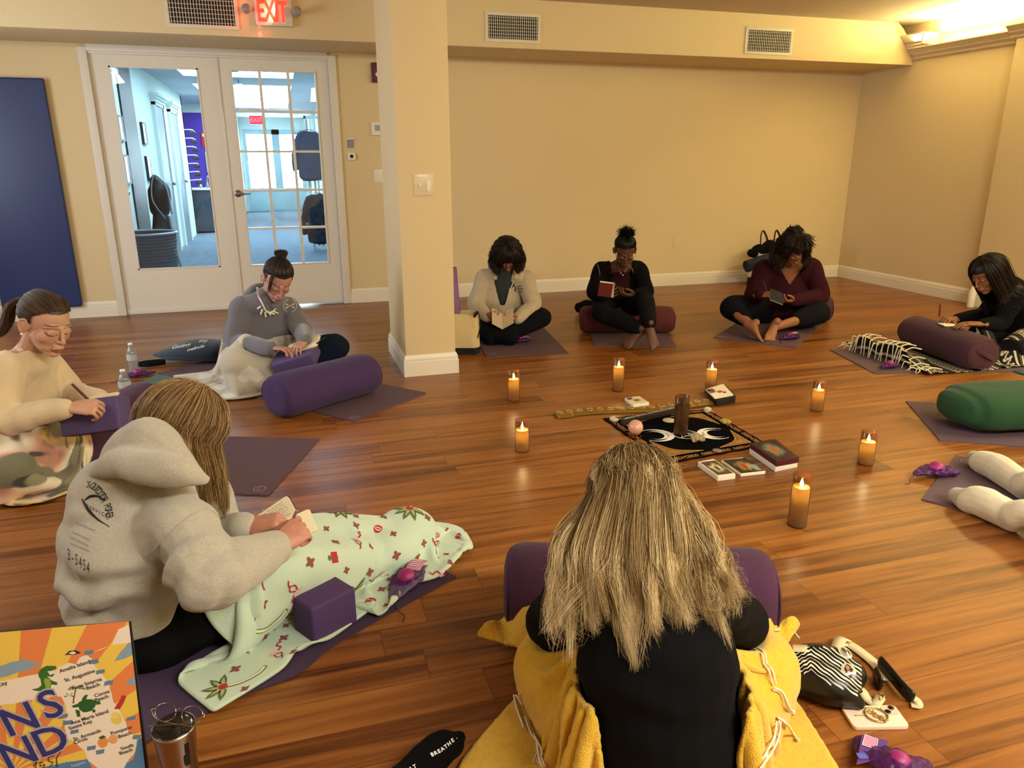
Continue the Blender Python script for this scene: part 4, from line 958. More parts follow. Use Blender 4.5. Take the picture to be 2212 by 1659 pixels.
# ---- person in the cream sweatshirt, far left
def person_a():
    f = vec(.92, -.25, 0); root = fl(-10, 985); root[2] = .0
    p = Person('person with brown ponytail in cream sweatshirt, seated at far left writing on a block', root, facing(f), skin='#c79a82', brow='#4a3022', hv=.0021)
    J = p.J = dict(pel=pt(-2, 965, 2.98), che=pt(35, 845, 2.93), nek=pt(58, 768, 2.88), shR=pt(12, 795, 2.74), shL=pt(98, 785, 3.05), elR=pt(10, 905, 2.64), elL=pt(150, 850, 3.08), wrR=pt(140, 883, 2.68), wrL=pt(215, 862, 2.93),
                   hipR=pt(0, 985, 2.9), hipL=pt(25, 960, 3.02), knR=pt(22, 1015, 2.70), knL=pt(232, 888, 3.14), anR=pt(100, 985, 2.88), anL=pt(110, 950, 3.0))
    p.hT = frame(vec(.84, -.40, -.40), vec(.30, -.05, 1)); p.hk = 1.02; p.hc = pt(99, 698, 2.83)
    hR = hand_parts(J['wrR'] + vec(1, 0, .15) * .028, vec(.9, .25, -.05), vec(.1, .55, -.8), 1, curls=[(.9, .9, .5), (1.0, 1.0, .6), (1.05, 1.0, .6), (1.1, 1.0, .6)], thumb=(.6, .7))
    hL = hand_parts(J['wrL'], vec(.5, -.75, .1), vec(-.3, 0, -1), -1, curl=(.5, .6, .4))
    b = p.body(p.trunk_parts(), [hR, hL], neck=.048)
    mt = fabric('fleece_cream', '#d8c4a0', .95, .4, .5, 350)
    g = p.garment('sweatshirt', p.top_parts(hem=J['pel'] + UP * .02, hemr=(.19, .165), waist=(.185, .155), chest=(.185, .145), shr=.066, elr=.062, wrr=.038, neckr=(.066, .066)), mt, .007, 4, .009, 8,
                  zones=((J['elR'], J['wrR'] - J['elR'], .09, 95, .006), (J['elL'], J['wrL'] - J['elL'], .09, 95, .006), (J['pel'] + UP * .12, UP, .16, 70, .007)), cut=lambda c: ((c - J['nek'] - UP * .025) @ vec(-.25, -.0, 1) > .008) & (np.linalg.norm(c - J['nek'], axis=1) < .13))
    ring = [J['nek'] + UP * .030 + (RT * math.cos(a) * .064 + FW * math.sin(a) * .064) + UP * (.016 * math.cos(a)) for a in np.linspace(0, 2 * PI, 24)]
    solid('neckband', [G_tube(ring, (.0085), seg=8, n=50, cap=False)], mt, smooth=True, parent=p.t)
    p.cuffs(mt, .034, .06)
    pm = fabric('leggings_black', '#101014'); p.garment('leggings', p.leg_parts(.10, .072, .05), pm, .010)
    # hair: smooth to a ponytail
    tie = (0, -.108, .035); p.cap(cut=hairline, col='#33251c', off=.005)
    az = [-100, -80, -60, -40, -20, 0, 20, 40, 60, 80, 100]; els = [-2, 8, 22, 32, 37, 38, 37, 32, 22, 8, -2]
    C = sheet(to_point(p, az, els, tie, .009), 2600, 22, (.0012, .0016)); C2 = sheet(to_point(p, [100, 120, 145, 180, 215, 240, 260], [-5, -20, -32, -36, -32, -20, -5], tie, .009), 1000, 18, (.0012, .0018))
    strands(C, .0011, ['#2c2019', '#4a3828', '#6a5240'], 'hair', HAIR(), p.t); strands(C2, .0011, ['#2c2019', '#46362a'], 'nape_hair', HAIR(), p.t)
    b0 = p.H(tie); q = p.H((0, -.135, .03))
    tails = [np.array([b0 + s * .012 * RT + UP * t_ * .010, q + s * .012 * RT, q + vec(-.8, -.1, -.4) * .06 + s * FW * .018, q + vec(-.75, -.1, -.9) * .13 + s * FW * .022, q + vec(-.9, -.1, -1.0) * .20 + s * FW * .012]) for s, t_ in ((-1, 0), (-.4, 1), (.4, 1), (1, 0), (.4, -1), (-.4, -1))]
    strands(sheet(tails, 700, 20, (.004, .008), .002, 2), .0013, ['#3a2a20', '#5b4636', '#7a6350'], 'ponytail', HAIR(), p.t)
    e = G_tube([q + np.array([math.cos(a), 0, math.sin(a)]) * .014 for a in np.linspace(0, 2 * PI, 14)], .004, seg=6, n=24, cap=False); solid('hair_tie', [e], fabric('tie_black', '#151515'), smooth=True, parent=p.t)
    solid('earring', [G_ell(p.H((.086, -.002, -.036)), (.0055, .0055, .0055))], mat('pearl', '#f2ead8', .2, coat=.5), smooth=True, parent=p.t)
    return p, g
A_, gA = person_a()

# ---- person in the dark grey hoodie by the doors
def person_b():
    f = vec(.45, -.85, 0); p = Person('person in dark grey hoodie and hair bun, seated cross legged by the glass doors', fl(565, 800), facing(f), skin='#b98878', brow='#2a1a14', hv=.0022)
    J = p.J = dict(pel=pt(560, 768, 4.55), che=pt(566, 706, 4.50), nek=pt(574, 648, 4.44), shR=pt(522, 664, 4.38), shL=pt(620, 664, 4.56), elR=pt(508, 738, 4.32), elL=pt(652, 712, 4.48), wrR=pt(585, 752, 4.14), wrL=pt(660, 735, 4.20),
                   hipR=pt(540, 778, 4.48), hipL=pt(585, 775, 4.55), knR=pt(505, 782, 4.14), knL=pt(728, 748, 4.45), anR=pt(600, 808, 4.22), anL=pt(640, 800, 4.28))
    p.hT = frame(vec(.36, -.72, -.60), vec(.12, .1, 1)); p.hk = 1.03; p.hc = pt(600, 604, 4.36)
    hR = hand_parts(J['wrR'] + vec(1, 0, .1) * .01, vec(.95, -.2, -.02), vec(-.1, -.1, -1), 1, curl=(.35, .5, .3), thumb=(.4, .4))
    hL = hand_parts(J['wrL'], vec(-.35, -.75, -.25), vec(0, 0, -1), -1, curl=(.5, .7, .4))
    p.body(p.trunk_parts(), [hR, hL], neck=.050)
    mt = fabric('hoodie_charcoal', '#6a6870', .95, .4, .5, 350)
    g = p.garment('hoodie', p.top_parts(hem=J['pel'] + UP * .03, hemr=(.19, .16), waist=(.185, .155), chest=(.185, .145), shr=.068, elr=.064, wrr=.040, neckr=(.074, .072)), mt, .0075, 4, .007, 8,
                  zones=((J['elR'], J['wrR'] - J['elR'], .09, 90, .006), (J['elL'], J['wrL'] - J['elL'], .09, 90, .006)))
    p.cuffs(mt, .036, .05)
    n = J['nek']
    hood = fuse([G_tube([n + vec(.7, -.6, -.3) * .085, n + vec(.95, .1, .15) * .085, n + vec(.3, .9, .35) * .095, n + vec(-.6, .7, .45) * .10, n + vec(-1, -.1, .3) * .095, n + vec(-.4, -.9, -.2) * .085], [.018, .030, .044, .048, .036, .020], n=40)], .006, 4, lambda q, m_: .005 * vnoise(q * 22))
    link('hood', hood, mt, parent=p.t)
    cord = mat('cord_white', '#e4ddd0', .8); B = tree(g); 
    def on(u, v, o=.007): 
        h = ray_hit(u, v, B, o); return h if h is not None else pt(u, v, 4.3)
    solid('drawstring', [G_tube([on(556, 622, .03), on(560, 640), on(566, 655), on(572, 668), on(578, 674), on(588, 672), on(596, 660), on(600, 645), on(602, 634, .02)], .0055, seg=8, n=50)], cord, smooth=True, parent=p.t)
    solid('drawstring_knot', [G_tube([on(u_, v_), on(u_ + du_, v_ + dv_, .014)], .0055, seg=7, n=6) for u_, v_, du_, dv_ in ((562, 662, -5, 3), (566, 668, -3, 7), (572, 674, 1, 8), (578, 672, 4, 6), (584, 675, 6, 2), (590, 672, 7, 3))], cord, smooth=True, parent=p.t)
    # round chest print: ring of tiny letters round two crossed oars
    g2 = []; cu, cv, R_ = 626, 661, 13.0
    for k in range(36):
        if k in (8, 9, 10, 26, 27, 28): continue
        a = 2 * PI * k / 36; w_ = .5; q = [on(cu + (R_ + dr) * math.cos(a + da) * 1.02, cv + (R_ + dr) * math.sin(a + da), .003) for dr, da in ((0, -.05), (2.0, -.05), (2.0, .05), (0, .05))]; g2.append((np.array(q), [(0, 1, 2, 3)]))
    for s_ in (-1, 1):
        for t0, t1, w_ in ((-9, 9, .55), (5, 10, 1.4), (-10, -5, 1.4)):
            for m_ in np.linspace(t0, t1, 5)[:-1]:
                st = (t1 - t0) / 4; q = [on(cu + a_, cv + s_ * a_ * .45 + b_, .003) for a_, b_ in ((m_, -w_), (m_ + st, -w_), (m_ + st, w_), (m_, w_))]; g2.append((np.array(q), [(0, 1, 2, 3)]))
    solid('chest_print', g2, mat('print_white', '#cfcac4', .7), parent=p.t, label='round white chest print with two crossed oars')
    pm = fabric('leggings_navy', '#121c2c'); p.garment('leggings', p.leg_parts(.10, .078, .055), pm, .010)
    p.cap(cut=hairline, col='#1d1614', off=.006)
    tie = (0, -.045, .122); az = np.linspace(-178, 178, 19); els = [(-34 if abs(a) > 130 else -8 if abs(a) > 90 else 8 + 30 * math.cos(math.radians(a))) for a in az]
    strands(sheet(to_point(p, az, els, tie, .011), 3200, 20, (.0012, .0016)), .0012, ['#17110f', '#2a2220', '#4a3c36'], 'hair', HAIR(), p.t)
    bc = p.H((0, -.058, .135)); G = [np.array([bc + .030 * np.array([math.cos(a + k * .9) * (.6 + .1 * k), math.sin(a + k * .9) * .7, .32 * k - .5]) for k in range(5)]) for a in np.linspace(0, 2 * PI, 9)]
    strands(sheet(G, 900, 20, (.004, .007), .002, 2), .0013, ['#17110f', '#2a2220', '#4a3c36'], 'hair_bun', HAIR(), p.t)
    fr = [np.array([p.scalp([math.sin(a) * .75, math.cos(a) * .75, .66], .008), p.scalp([math.sin(a), math.cos(a) * 1.0, .25], .016), p.H((math.sin(a) * .085, .070 + .02 * math.cos(a), -.03))]) for a in np.radians([38, 44, 50])]
    strands(sheet(fr, 60, 14, (.002, .004), .002, 1), .0011, ['#2a1d16', '#4a3426'], 'loose_hair', HAIR(), p.t)
    return p, g
B_, gB = person_b()

# ---- person seen from behind in the light grey hoodie, mint blanket
def person_c():
    f = vec(.93, .37, 0); p = Person('person seen from behind in light grey printed hoodie, legs under a mint blanket', fl(270, 1430), facing(f), skin='#c08670', brow='#5a4030', bulk=1.16, hv=.0035)
    J = p.J = dict(pel=pt(282, 1305, 1.78), che=pt(290, 1165, 1.79), nek=pt(352, 1020, 1.86), shR=pt(395, 1142, 1.67), shL=pt(442, 1075, 2.02), elR=pt(452, 1252, 1.57), elL=pt(480, 1165, 1.98), wrR=pt(592, 1186, 1.74), wrL=pt(522, 1145, 1.90),
                   hipR=pt(330, 1360, 1.74), hipL=pt(350, 1315, 1.92), knR=pt(600, 1240, 1.88), knL=pt(640, 1172, 2.10), anR=pt(812, 1205, 2.16), anL=pt(848, 1158, 2.28))
    p.hT = frame(vec(.62, .55, -.56), vec(.25, .25, 1)); p.hk = 1.0; p.hc = pt(402, 925, 1.93)
    hR = hand_parts(J['wrR'] + vec(.6, 0, .2) * .01, vec(.55, .55, .35), vec(-.2, .55, -.75), 1, curls=[(.9, .8, .4), (1.2, 1.1, .7), (1.3, 1.2, .7), (1.35, 1.2, .7)], thumb=(.7, .8))
    hL = hand_parts(J['wrL'] + vec(1, 0, .2) * .02 + UP * .012, vec(.93, .05, .12), vec(.15, .2, -1), -1, curl=(.35, .45, .3), thumb=(.25, .2), curls=[(.35, .4, .3), (.4, .5, .3), (.6, .7, .5), (.8, .8, .5)])
    p.body(p.trunk_parts(), [hR, hL], [foot_parts(J['anR'], vec(.9, .3, .25), vec(-.3, 0, 1), 1, .8), foot_parts(J['anL'], vec(.9, .3, .25), vec(-.3, 0, 1), -1, .8)], neck=.052)
    mt = mat('hoodie_heather_grey', '#b4ae9f', .95, bump=.6, bscale=420, var=.16, vscale=240, sheen=.35)
    parts = p.top_parts(hem=J['pel'] - UP * .01, hemr=(.150, .142), waist=(.178, .150), chest=(.185, .150), shr=.076, elr=.074, wrr=.044, neckr=(.080, .080))
    parts.append(G_ell(J['che'] * .45 + J['nek'] * .55 + vec(-.55, -.3, .05) * .06, (.14, .14, .15)))
    g = p.garment('hoodie', parts, mt, .0065, 5, .011, 6.5,
                  zones=((J['elR'] + vec(-.2, 0, .2) * .05, J['shR'] - J['elR'], .11, 62, .013), (J['elR'], J['wrR'] - J['elR'], .08, 78, .011), (J['elL'], J['wrL'] - J['elL'], .08, 85, .006), (J['pel'] + vec(.3, -.6, .7) * .16, UP + RT * .25, .19, 52, .016), (J['pel'] + vec(-.6, -.5, .9) * .15, UP, .16, 48, .012)))
    p.cuffs(mt, .040, .065)
    n = J['nek']; hv_ = pt(318, 960, 1.78)
    hood = fuse([G_tube([pt(212, 1018, 1.73), pt(255, 1000, 1.70), pt(330, 1012, 1.67), pt(395, 1020, 1.66), pt(440, 1035, 1.70)], [.022, .040, .046, .036, .016], n=30),
                 G_tube([pt(228, 1005, 1.78), pt(268, 968, 1.77), pt(318, 950, 1.76), pt(372, 985, 1.75), pt(415, 1015, 1.74)], [.026, .044, .056, .048, .024], n=30),
                 G_tube([pt(262, 975, 1.84), pt(305, 930, 1.83), pt(335, 935, 1.83), pt(375, 965, 1.82), pt(410, 1005, 1.84)], [.018, .024, .030, .030, .018], n=30),
                 G_tube([pt(300, 925, 1.83), pt(330, 922, 1.82), pt(358, 950, 1.80)], [.012, .014, .014], n=14)], .0055, 6,
                lambda q, m_: .006 * vnoise(q * np.array([16, 16, 9])) + .003 * vnoise(q * 30))
    link('hood', hood, mt, parent=p.t)
    BV = tree(g)
    # shoulder seam
    def on(u, v, o=.002): 
        h = ray_hit(u, v, BV, o); return h if h is not None else pt(u, v, 1.7)
    solid('shoulder_seam', [G_tube([on(u_, v_, .001) for u_, v_ in ((318, 1202), (342, 1178), (368, 1152), (395, 1128), (420, 1108), (445, 1100), (462, 1106), (472, 1118))], .0022, seg=6, n=50)], mt, smooth=True, parent=p.t)
    # printing on the back: each letter laid on the cloth
    ink = mat('print_black', '#1c1a18', .8); inkg = mat('print_faded', '#6e675a', .85)
    def letters(s_, path, size, m_, nm, lab=None, squash=1.0, off=.0022):
        """letters along a photo path; path gives position, size and lean at t in 0..1"""
        g_ = []; n_ = len(s_)
        for i, ch in enumerate(s_):
            if ch == ' ': continue
            (x, y), (ax, ay), (bx, by) = path((i + .5) / n_); v, f_ = text_geo(ch, 1.0)
            q = [on(x + a * ax + b * bx, y + a * ay + b * by, off) for a, b in v[:, :2]]; g_.append((np.array(q), f_))
        solid(nm, g_, m_, parent=p.t, label=lab)
    def arc(t):   # arched line OUTDOOR POWER, running from upper left to lower right
        P = spline([(186, 1046), (205, 1052), (222, 1072), (234, 1098), (238, 1122)], 60); i = int(t * 58); d = P[i + 1] - P[i]; d = d / np.linalg.norm(d)
        w_ = 13.5; h_ = 21.0; nx_, ny_ = d[1], -d[0]
        return P[i], (d[0] * w_, d[1] * w_), (nx_ * h_ * .9 + 4, ny_ * h_ * .6 - 6)
    letters("'S OUTDOOR POWER", arc, 1, ink, 'back_print', 'black arched lettering on the back')
    letters('SERVICE', lambda t: ((187 + 46 * t, 1092 + 24 * t), (8, 4), (0, -12)), 1, ink, 'back_print', 'black lettering reading SERVICE')
    letters('3-5454', lambda t: ((146 + 50 * t, 1196 + 34 * t), (11, 6), (-1, -34 + 0)), 1, ink, 'back_print', 'black digits reading 3-5454')
    for k, (w0, w1, y0, dy) in enumerate(((166, 206, 1130, 18), (158, 196, 1150, 18), (155, 192, 1162, 18), (152, 194, 1174, 18))):
        letters('SMALL ENGINE'[:10] if False else '=========='[:10], lambda t: ((w0 + (w1 - w0) * t, y0 + dy * t), (6, 3), (0, -9)), 1, inkg, 'faded_print')
    solid('swoosh_print', [G_tube([on(u_, v_, .001) for u_, v_ in P_], [.0012, .0034, .0022, .0010][:4] if len(P_) == 4 else .0014, seg=6, n=24) for P_ in (((178, 1078), (192, 1102), (212, 1122), (236, 1138)), ((184, 1080), (196, 1072), (212, 1072), (226, 1082)))], ink, smooth=True, parent=p.t)
    pm = fabric('trousers_black', '#0c0c0e'); p.garment('trousers', p.leg_parts(.115, .080, .055), pm, .010)
    # shoulder length hair with highlights
    p.cap(cut=lambda L_: ((L_[:, 1] > .045) & (L_[:, 2] < .06)) | (L_[:, 2] < -.055), col='#4b3826', off=.008)
    az = list(np.linspace(35, 325, 22)); Ls = [.20 + .03 * math.sin(i * 1.9) for i in range(22)]
    G = crown_fall(p, az, Ls, .012, spread=.012, el=(82, 55, 28, 2, -22), inward=.02)
    BH = tree([g]); vv = mesh_co(hood); BH2 = tree([(vv, [tuple(q.vertices) for q in hood.polygons])])
    C = sheet(G, 13000, 24, (.0022, .009), .0022, 1.8, clump=170, clumpf=.55, lens=(.72, 1.0)); C = push(C, BH2, .004, .05)
    strands(C, .00056, ['#3d2b1c', '#5c4229', '#7d5d3a', '#a17f52', '#c2a274'], 'hair', HAIR(), p.t)
    C = sheet(G, 900, 26, (.005, .012), .005, 2.0, clump=40, clumpf=.9, lens=(.8, 1.02)); C = push(C, BH2, .004, .05)
    strands(C, .0006, ['#a5804f', '#c8a878'], 'hair_highlights', HAIR(), p.t)
    return p, g
C_, gC = person_c()

# ---- long haired blonde person seen from behind, nearest the camera
def person_d():
    f = vec(-.02, 1, 0); p = Person('person seen from behind with very long blonde hair and black short sleeved top', fl(1430, 1640), facing(f), skin='#c79a82', bulk=1.0, hv=.004)
    J = p.J = dict(pel=pt(1432, 1600, 1.20), che=pt(1418, 1400, 1.25), nek=pt(1392, 1205, 1.36), shR=pt(1540, 1292, 1.31), shL=pt(1245, 1290, 1.31), elR=pt(1600, 1345, 1.47), elL=pt(1192, 1345, 1.47), wrR=pt(1480, 1335, 1.70), wrL=pt(1320, 1335, 1.70),
                   hipR=pt(1490, 1640, 1.24), hipL=pt(1370, 1640, 1.24), knR=pt(1640, 1440, 1.48), knL=pt(1190, 1430, 1.50), anR=pt(1450, 1450, 1.62), anL=pt(1380, 1450, 1.60))
    p.hT = frame(vec(-.03, .72, -.69), vec(0, .5, 1)); p.hk = 1.0; p.hc = pt(1369, 1094, 1.49)
    hR = hand_parts(J['wrR'], vec(-.5, .7, 0), vec(0, 0, -1), 1); hL = hand_parts(J['wrL'], vec(.5, .7, 0), vec(0, 0, -1), -1)
    p.body(p.trunk_parts(), [hR, hL], neck=.050)
    mt = fabric('top_black', '#09090b', .8, .15, .3, 400)
    g = p.garment('short_sleeved_top', p.top_parts(hem=J['pel'] - UP * .04, sleeve=.85, hemr=(.150, .120), waist=(.150, .120), chest=(.158, .120), shr=.060, elr=.060, wrr=.060, neckr=(.07, .068)), mt, .0065, 4, .005, 8,
                  zones=((J['pel'] + UP * .12, UP, .2, 60, .004),))
    # sleeves stop above the elbow
    pm = fabric('leggings_black'); p.garment('leggings', p.leg_parts(.105, .078, .055), pm, .010)
    p.cap(cut=lambda L_: ((L_[:, 1] > .05) & (L_[:, 2] < .05)) | (L_[:, 2] < -.06), col='#6b5334', off=.005)
    BV = tree(g)
    # guides: crown -> over the back of the head -> nape -> fanning over shoulders and back
    W_ = [(-1.0, 1262, 1075, 1205, 1180, 1182, 1335), (-.85, 1270, 1080, 1215, 1200, 1200, 1385), (-.68, 1282, 1090, 1235, 1205, 1240, 1395), (-.5, 1300, 1095, 1262, 1205, 1275, 1350), (-.33, 1320, 1095, 1300, 1205, 1330, 1370), (-.16, 1342, 1095, 1340, 1205, 1375, 1415),
          (0, 1366, 1095, 1380, 1205, 1412, 1400), (.16, 1390, 1095, 1420, 1205, 1440, 1330), (.33, 1412, 1092, 1458, 1205, 1492, 1350), (.5, 1432, 1088, 1495, 1205, 1535, 1345), (.68, 1450, 1080, 1520, 1200, 1560, 1382), (.85, 1464, 1072, 1540, 1190, 1578, 1330), (1.0, 1474, 1062, 1556, 1185, 1592, 1262)]
    G = []
    for k, u1, v1, u2, v2, u3, v3 in W_:
        a = abs(k); az = math.radians(180 - 118 * k * (1 - .12 * (1 - a))); hd = []
        for e in (84, 62, 38, 14, -6): q = math.radians(e); hd.append(p.scalp([math.sin(az) * math.cos(q), math.cos(az) * math.cos(q), math.sin(q)], .012))
        d2 = 1.290 + .05 * a ** 2; d3 = 1.17 + .04 * a ** 2
        G.append(np.array(hd + [pt(u2, v2, d2), pt((u2 * .6 + u3 * .4), (v2 * .55 + v3 * .45), (d2 + d3) / 2), pt(u3, v3, d3)]))
    under = sheet(G, 3000, 30, (.003, .011), .003, 1.5, clump=60, clumpf=.3, lens=(.55, .80)); under = from_cap(p, push(under, BV, .004, .10), .002)
    strands(under, .0013, ['#4b3820', '#6b5230', '#80653f'], 'under_hair', HAIR(), p.t)
    C = sheet(G, 15000, 34, (.002, .009), .013, 2.1, clump=58, clumpf=1.0, lens=(.55, 1.0)); C = from_cap(p, push(C, BV, .007, .10), .0015)
    strands(C, .00046, ['#5a4225', '#7f6239', '#a0814f', '#c0a06a', '#d8bd88'], 'hair', HAIR(), p.t, taper=.2)
    C = sheet(G, 2600, 34, (.003, .008), .020, 2.4, clump=26, clumpf=1.05, lens=(.85, 1.03)); C = from_cap(p, push(C, BV, .010, .10), .003)
    strands(C, .0005, ['#b8965c', '#dcc494', '#ecd9ae'], 'hair_highlights', HAIR(), p.t, taper=.2)
    # side hair falling in front of the ears
    S = crown_fall(p, list(np.linspace(60, 130, 5)), .20, .012, .01, el=(80, 55, 28, 0, -20), inward=0) ; S2 = crown_fall(p, list(np.linspace(230, 300, 5)), .20, .012, .01, el=(80, 55, 28, 0, -20), inward=0)
    strands(np.concatenate([sheet(S, 500, 24, (.002, .008), .004, 2, clump=30), sheet(S2, 500, 24, (.002, .008), .004, 2, clump=30)]), .001, ['#5a4225', '#a0814f', '#c8a970'], 'side_hair', HAIR(), p.t)
    return p, g
D_, gD = person_d()

# ---- person in the cream zip hoodie beside the pillar
def person_e():
    p = Person('person in cream open zip hoodie with dark wavy hair, cross legged beside the pillar reading', fl(1083, 722), PI + .05, skin='#a87060', hv=.0026)
    J = p.J = dict(pel=pt(1085, 692, 5.68), che=pt(1086, 632, 5.64), nek=pt(1091, 586, 5.58), shR=pt(1047, 600, 5.62), shL=pt(1134, 602, 5.60), elR=pt(1028, 660, 5.52), elL=pt(1152, 660, 5.50), wrR=pt(1052, 684, 5.34), wrL=pt(1118, 688, 5.34),
                   hipR=pt(1062, 704, 5.64), hipL=pt(1108, 704, 5.64), knR=pt(1015, 705, 5.42), knL=pt(1170, 686, 5.46), anR=pt(1105, 728, 5.28), anL=pt(1062, 732, 5.32))
    p.hT = frame(vec(.06, -.62, -.78), vec(0, -.3, 1)); p.hk = .98; p.hc = pt(1096, 552, 5.50)
    hR = hand_parts(J['wrR'], vec(.75, -.5, -.05), vec(.45, .1, .8), 1, curl=(.5, .6, .4)); hL = hand_parts(J['wrL'], vec(-.75, -.5, -.05), vec(-.45, .1, .8), -1, curl=(.5, .6, .4))
    p.body(p.trunk_parts(), [hR, hL])
    mt = fabric('hoodie_oat', '#b7a88c', .95, .3, .5, 300)
    p.garment('inner_shirt', [G_tube([J['pel'], J['che'], J['nek']], [(.15, .115), (.158, .122), (.085, .085)], ref=RT)], fabric('shirt_dark_green', '#2b3432'), .009, 3, .003)
    cn = J['che'] * .5 + J['nek'] * .5
    def cut(c):
        q = c - J['che']; x = np.abs(q @ RT); z = q[:, 2]; fr = (q @ FW) < -.02; return fr & (x < .012 + .062 * np.clip((z + .06) / .25, 0, 1)) & (z > -.06)
    g = p.garment('zip_hoodie', p.top_parts(hem=J['pel'] + UP * .02, hemr=(.20, .165), waist=(.188, .150), chest=(.182, .142), shr=.068, elr=.064, wrr=.040, neckr=(.088, .085)), mt, .008, 3, .008, 9,
                  zones=((J['elR'], J['wrR'] - J['elR'], .09, 80, .006), (J['elL'], J['wrL'] - J['elL'], .09, 80, .006)), cut=cut)
    BV = tree(g); on = lambda u, v, o=.004: (lambda h: h if h is not None else pt(u, v, 5.48))(ray_hit(u, v, BV, o))
    solid('zip_edge', [G_tube([on(1064, 590, .01), on(1073, 612), on(1083, 636), on(1090, 650)], .004, seg=6, n=20), G_tube([on(1112, 592, .01), on(1106, 615), on(1098, 636), on(1090, 652)], .004, seg=6, n=20)], mat('zip_tape', '#d9cdb4', .7), smooth=True, parent=p.t)
    n = J['nek']; hood = fuse([G_tube([n + RT * -.075 - FW * .06 - UP * .04, n + RT * -.10 + FW * .02 + UP * .01, n + FW * .09 + UP * .02, n + RT * .10 + FW * .02 + UP * .01, n + RT * .075 - FW * .06 - UP * .04], [.02, .036, .045, .036, .02], n=36)], .007, 3); link('hood', hood, mt, parent=p.t)
    ink = mat('print_black')
    gl = []
    for s_, x, y, sz in (('New', 1122, 618, 5.5), ('Whale', 1124, 624, 5.5), ('Watch', 1123, 630, 5.5)):
        v, f_ = text_geo(s_, 1.0); gl.append((np.array([on(x + a * sz, y - b * sz, .003) for a, b in v[:, :2]]), f_))
    v = np.array([on(x_, y_, .003) for x_, y_ in ((1112, 617), (1115, 621), (1114, 628), (1111, 630), (1112, 623))]); gl.append((v, [(0, 1, 2, 3, 4)]))
    solid('chest_print', gl, ink, parent=p.t, label='small black chest print')
    p.garment('leggings', p.leg_parts(.105, .078, .058), fabric('leggings_black'), .010)
    solid('shoe', [G_tube([J['anR'] + RT * .02, J['anR'] - RT * .10 - UP * .01], [.04, .032])], fabric('sock_black', '#0b0b0c'), smooth=True, parent=p.t)
    p.cap(cut=lambda L_: ((L_[:, 1] > .055) & (L_[:, 2] < .035)) | (L_[:, 2] < -.05), col='#120e0c', off=.010)
    G = crown_fall(p, list(np.linspace(28, 332, 20)), .055, .016, spread=.025, el=(82, 55, 28, 0, -22), inward=-.1)
    strands(sheet(G, 2600, 18, (.003, .012), .008, 2.4, clump=80, clumpf=.9), .0022, ['#0c0908', '#1d1613', '#34281f'], 'hair', HAIR(), p.t)
    fr = crown_fall(p, list(np.linspace(-34, 34, 5)), .0, .014, el=(82, 60, 40, 22), inward=0); strands(sheet(fr, 500, 14, (.002, .006), .003, 1), .002, ['#0c0908', '#241b16'], 'fringe', HAIR(), p.t)
    glasses(p, mat('frame_red_brown', '#5a2a22', .3))
    # open booklet in both hands
    t = thing('booklet', 'small open booklet held low by the person in the cream zip hoodie', 'book', tuple((J['wrR'] + J['wrL']) / 2)); c = pt(1086, 694, 5.24)
    for s_ in (-1, 1): solid('page', [G_prism([(0, -.06), (.078, -.06), (.078, .06), (0, .06)], 0, .004, (c, RT * s_ + UP * .55, nrm(FW * .5 + UP * .8), nrm(np.cross(RT * s_, FW))))], mat('booklet_cover', '#b9a98a', .7), parent=t)
    return p
E_ = person_e()

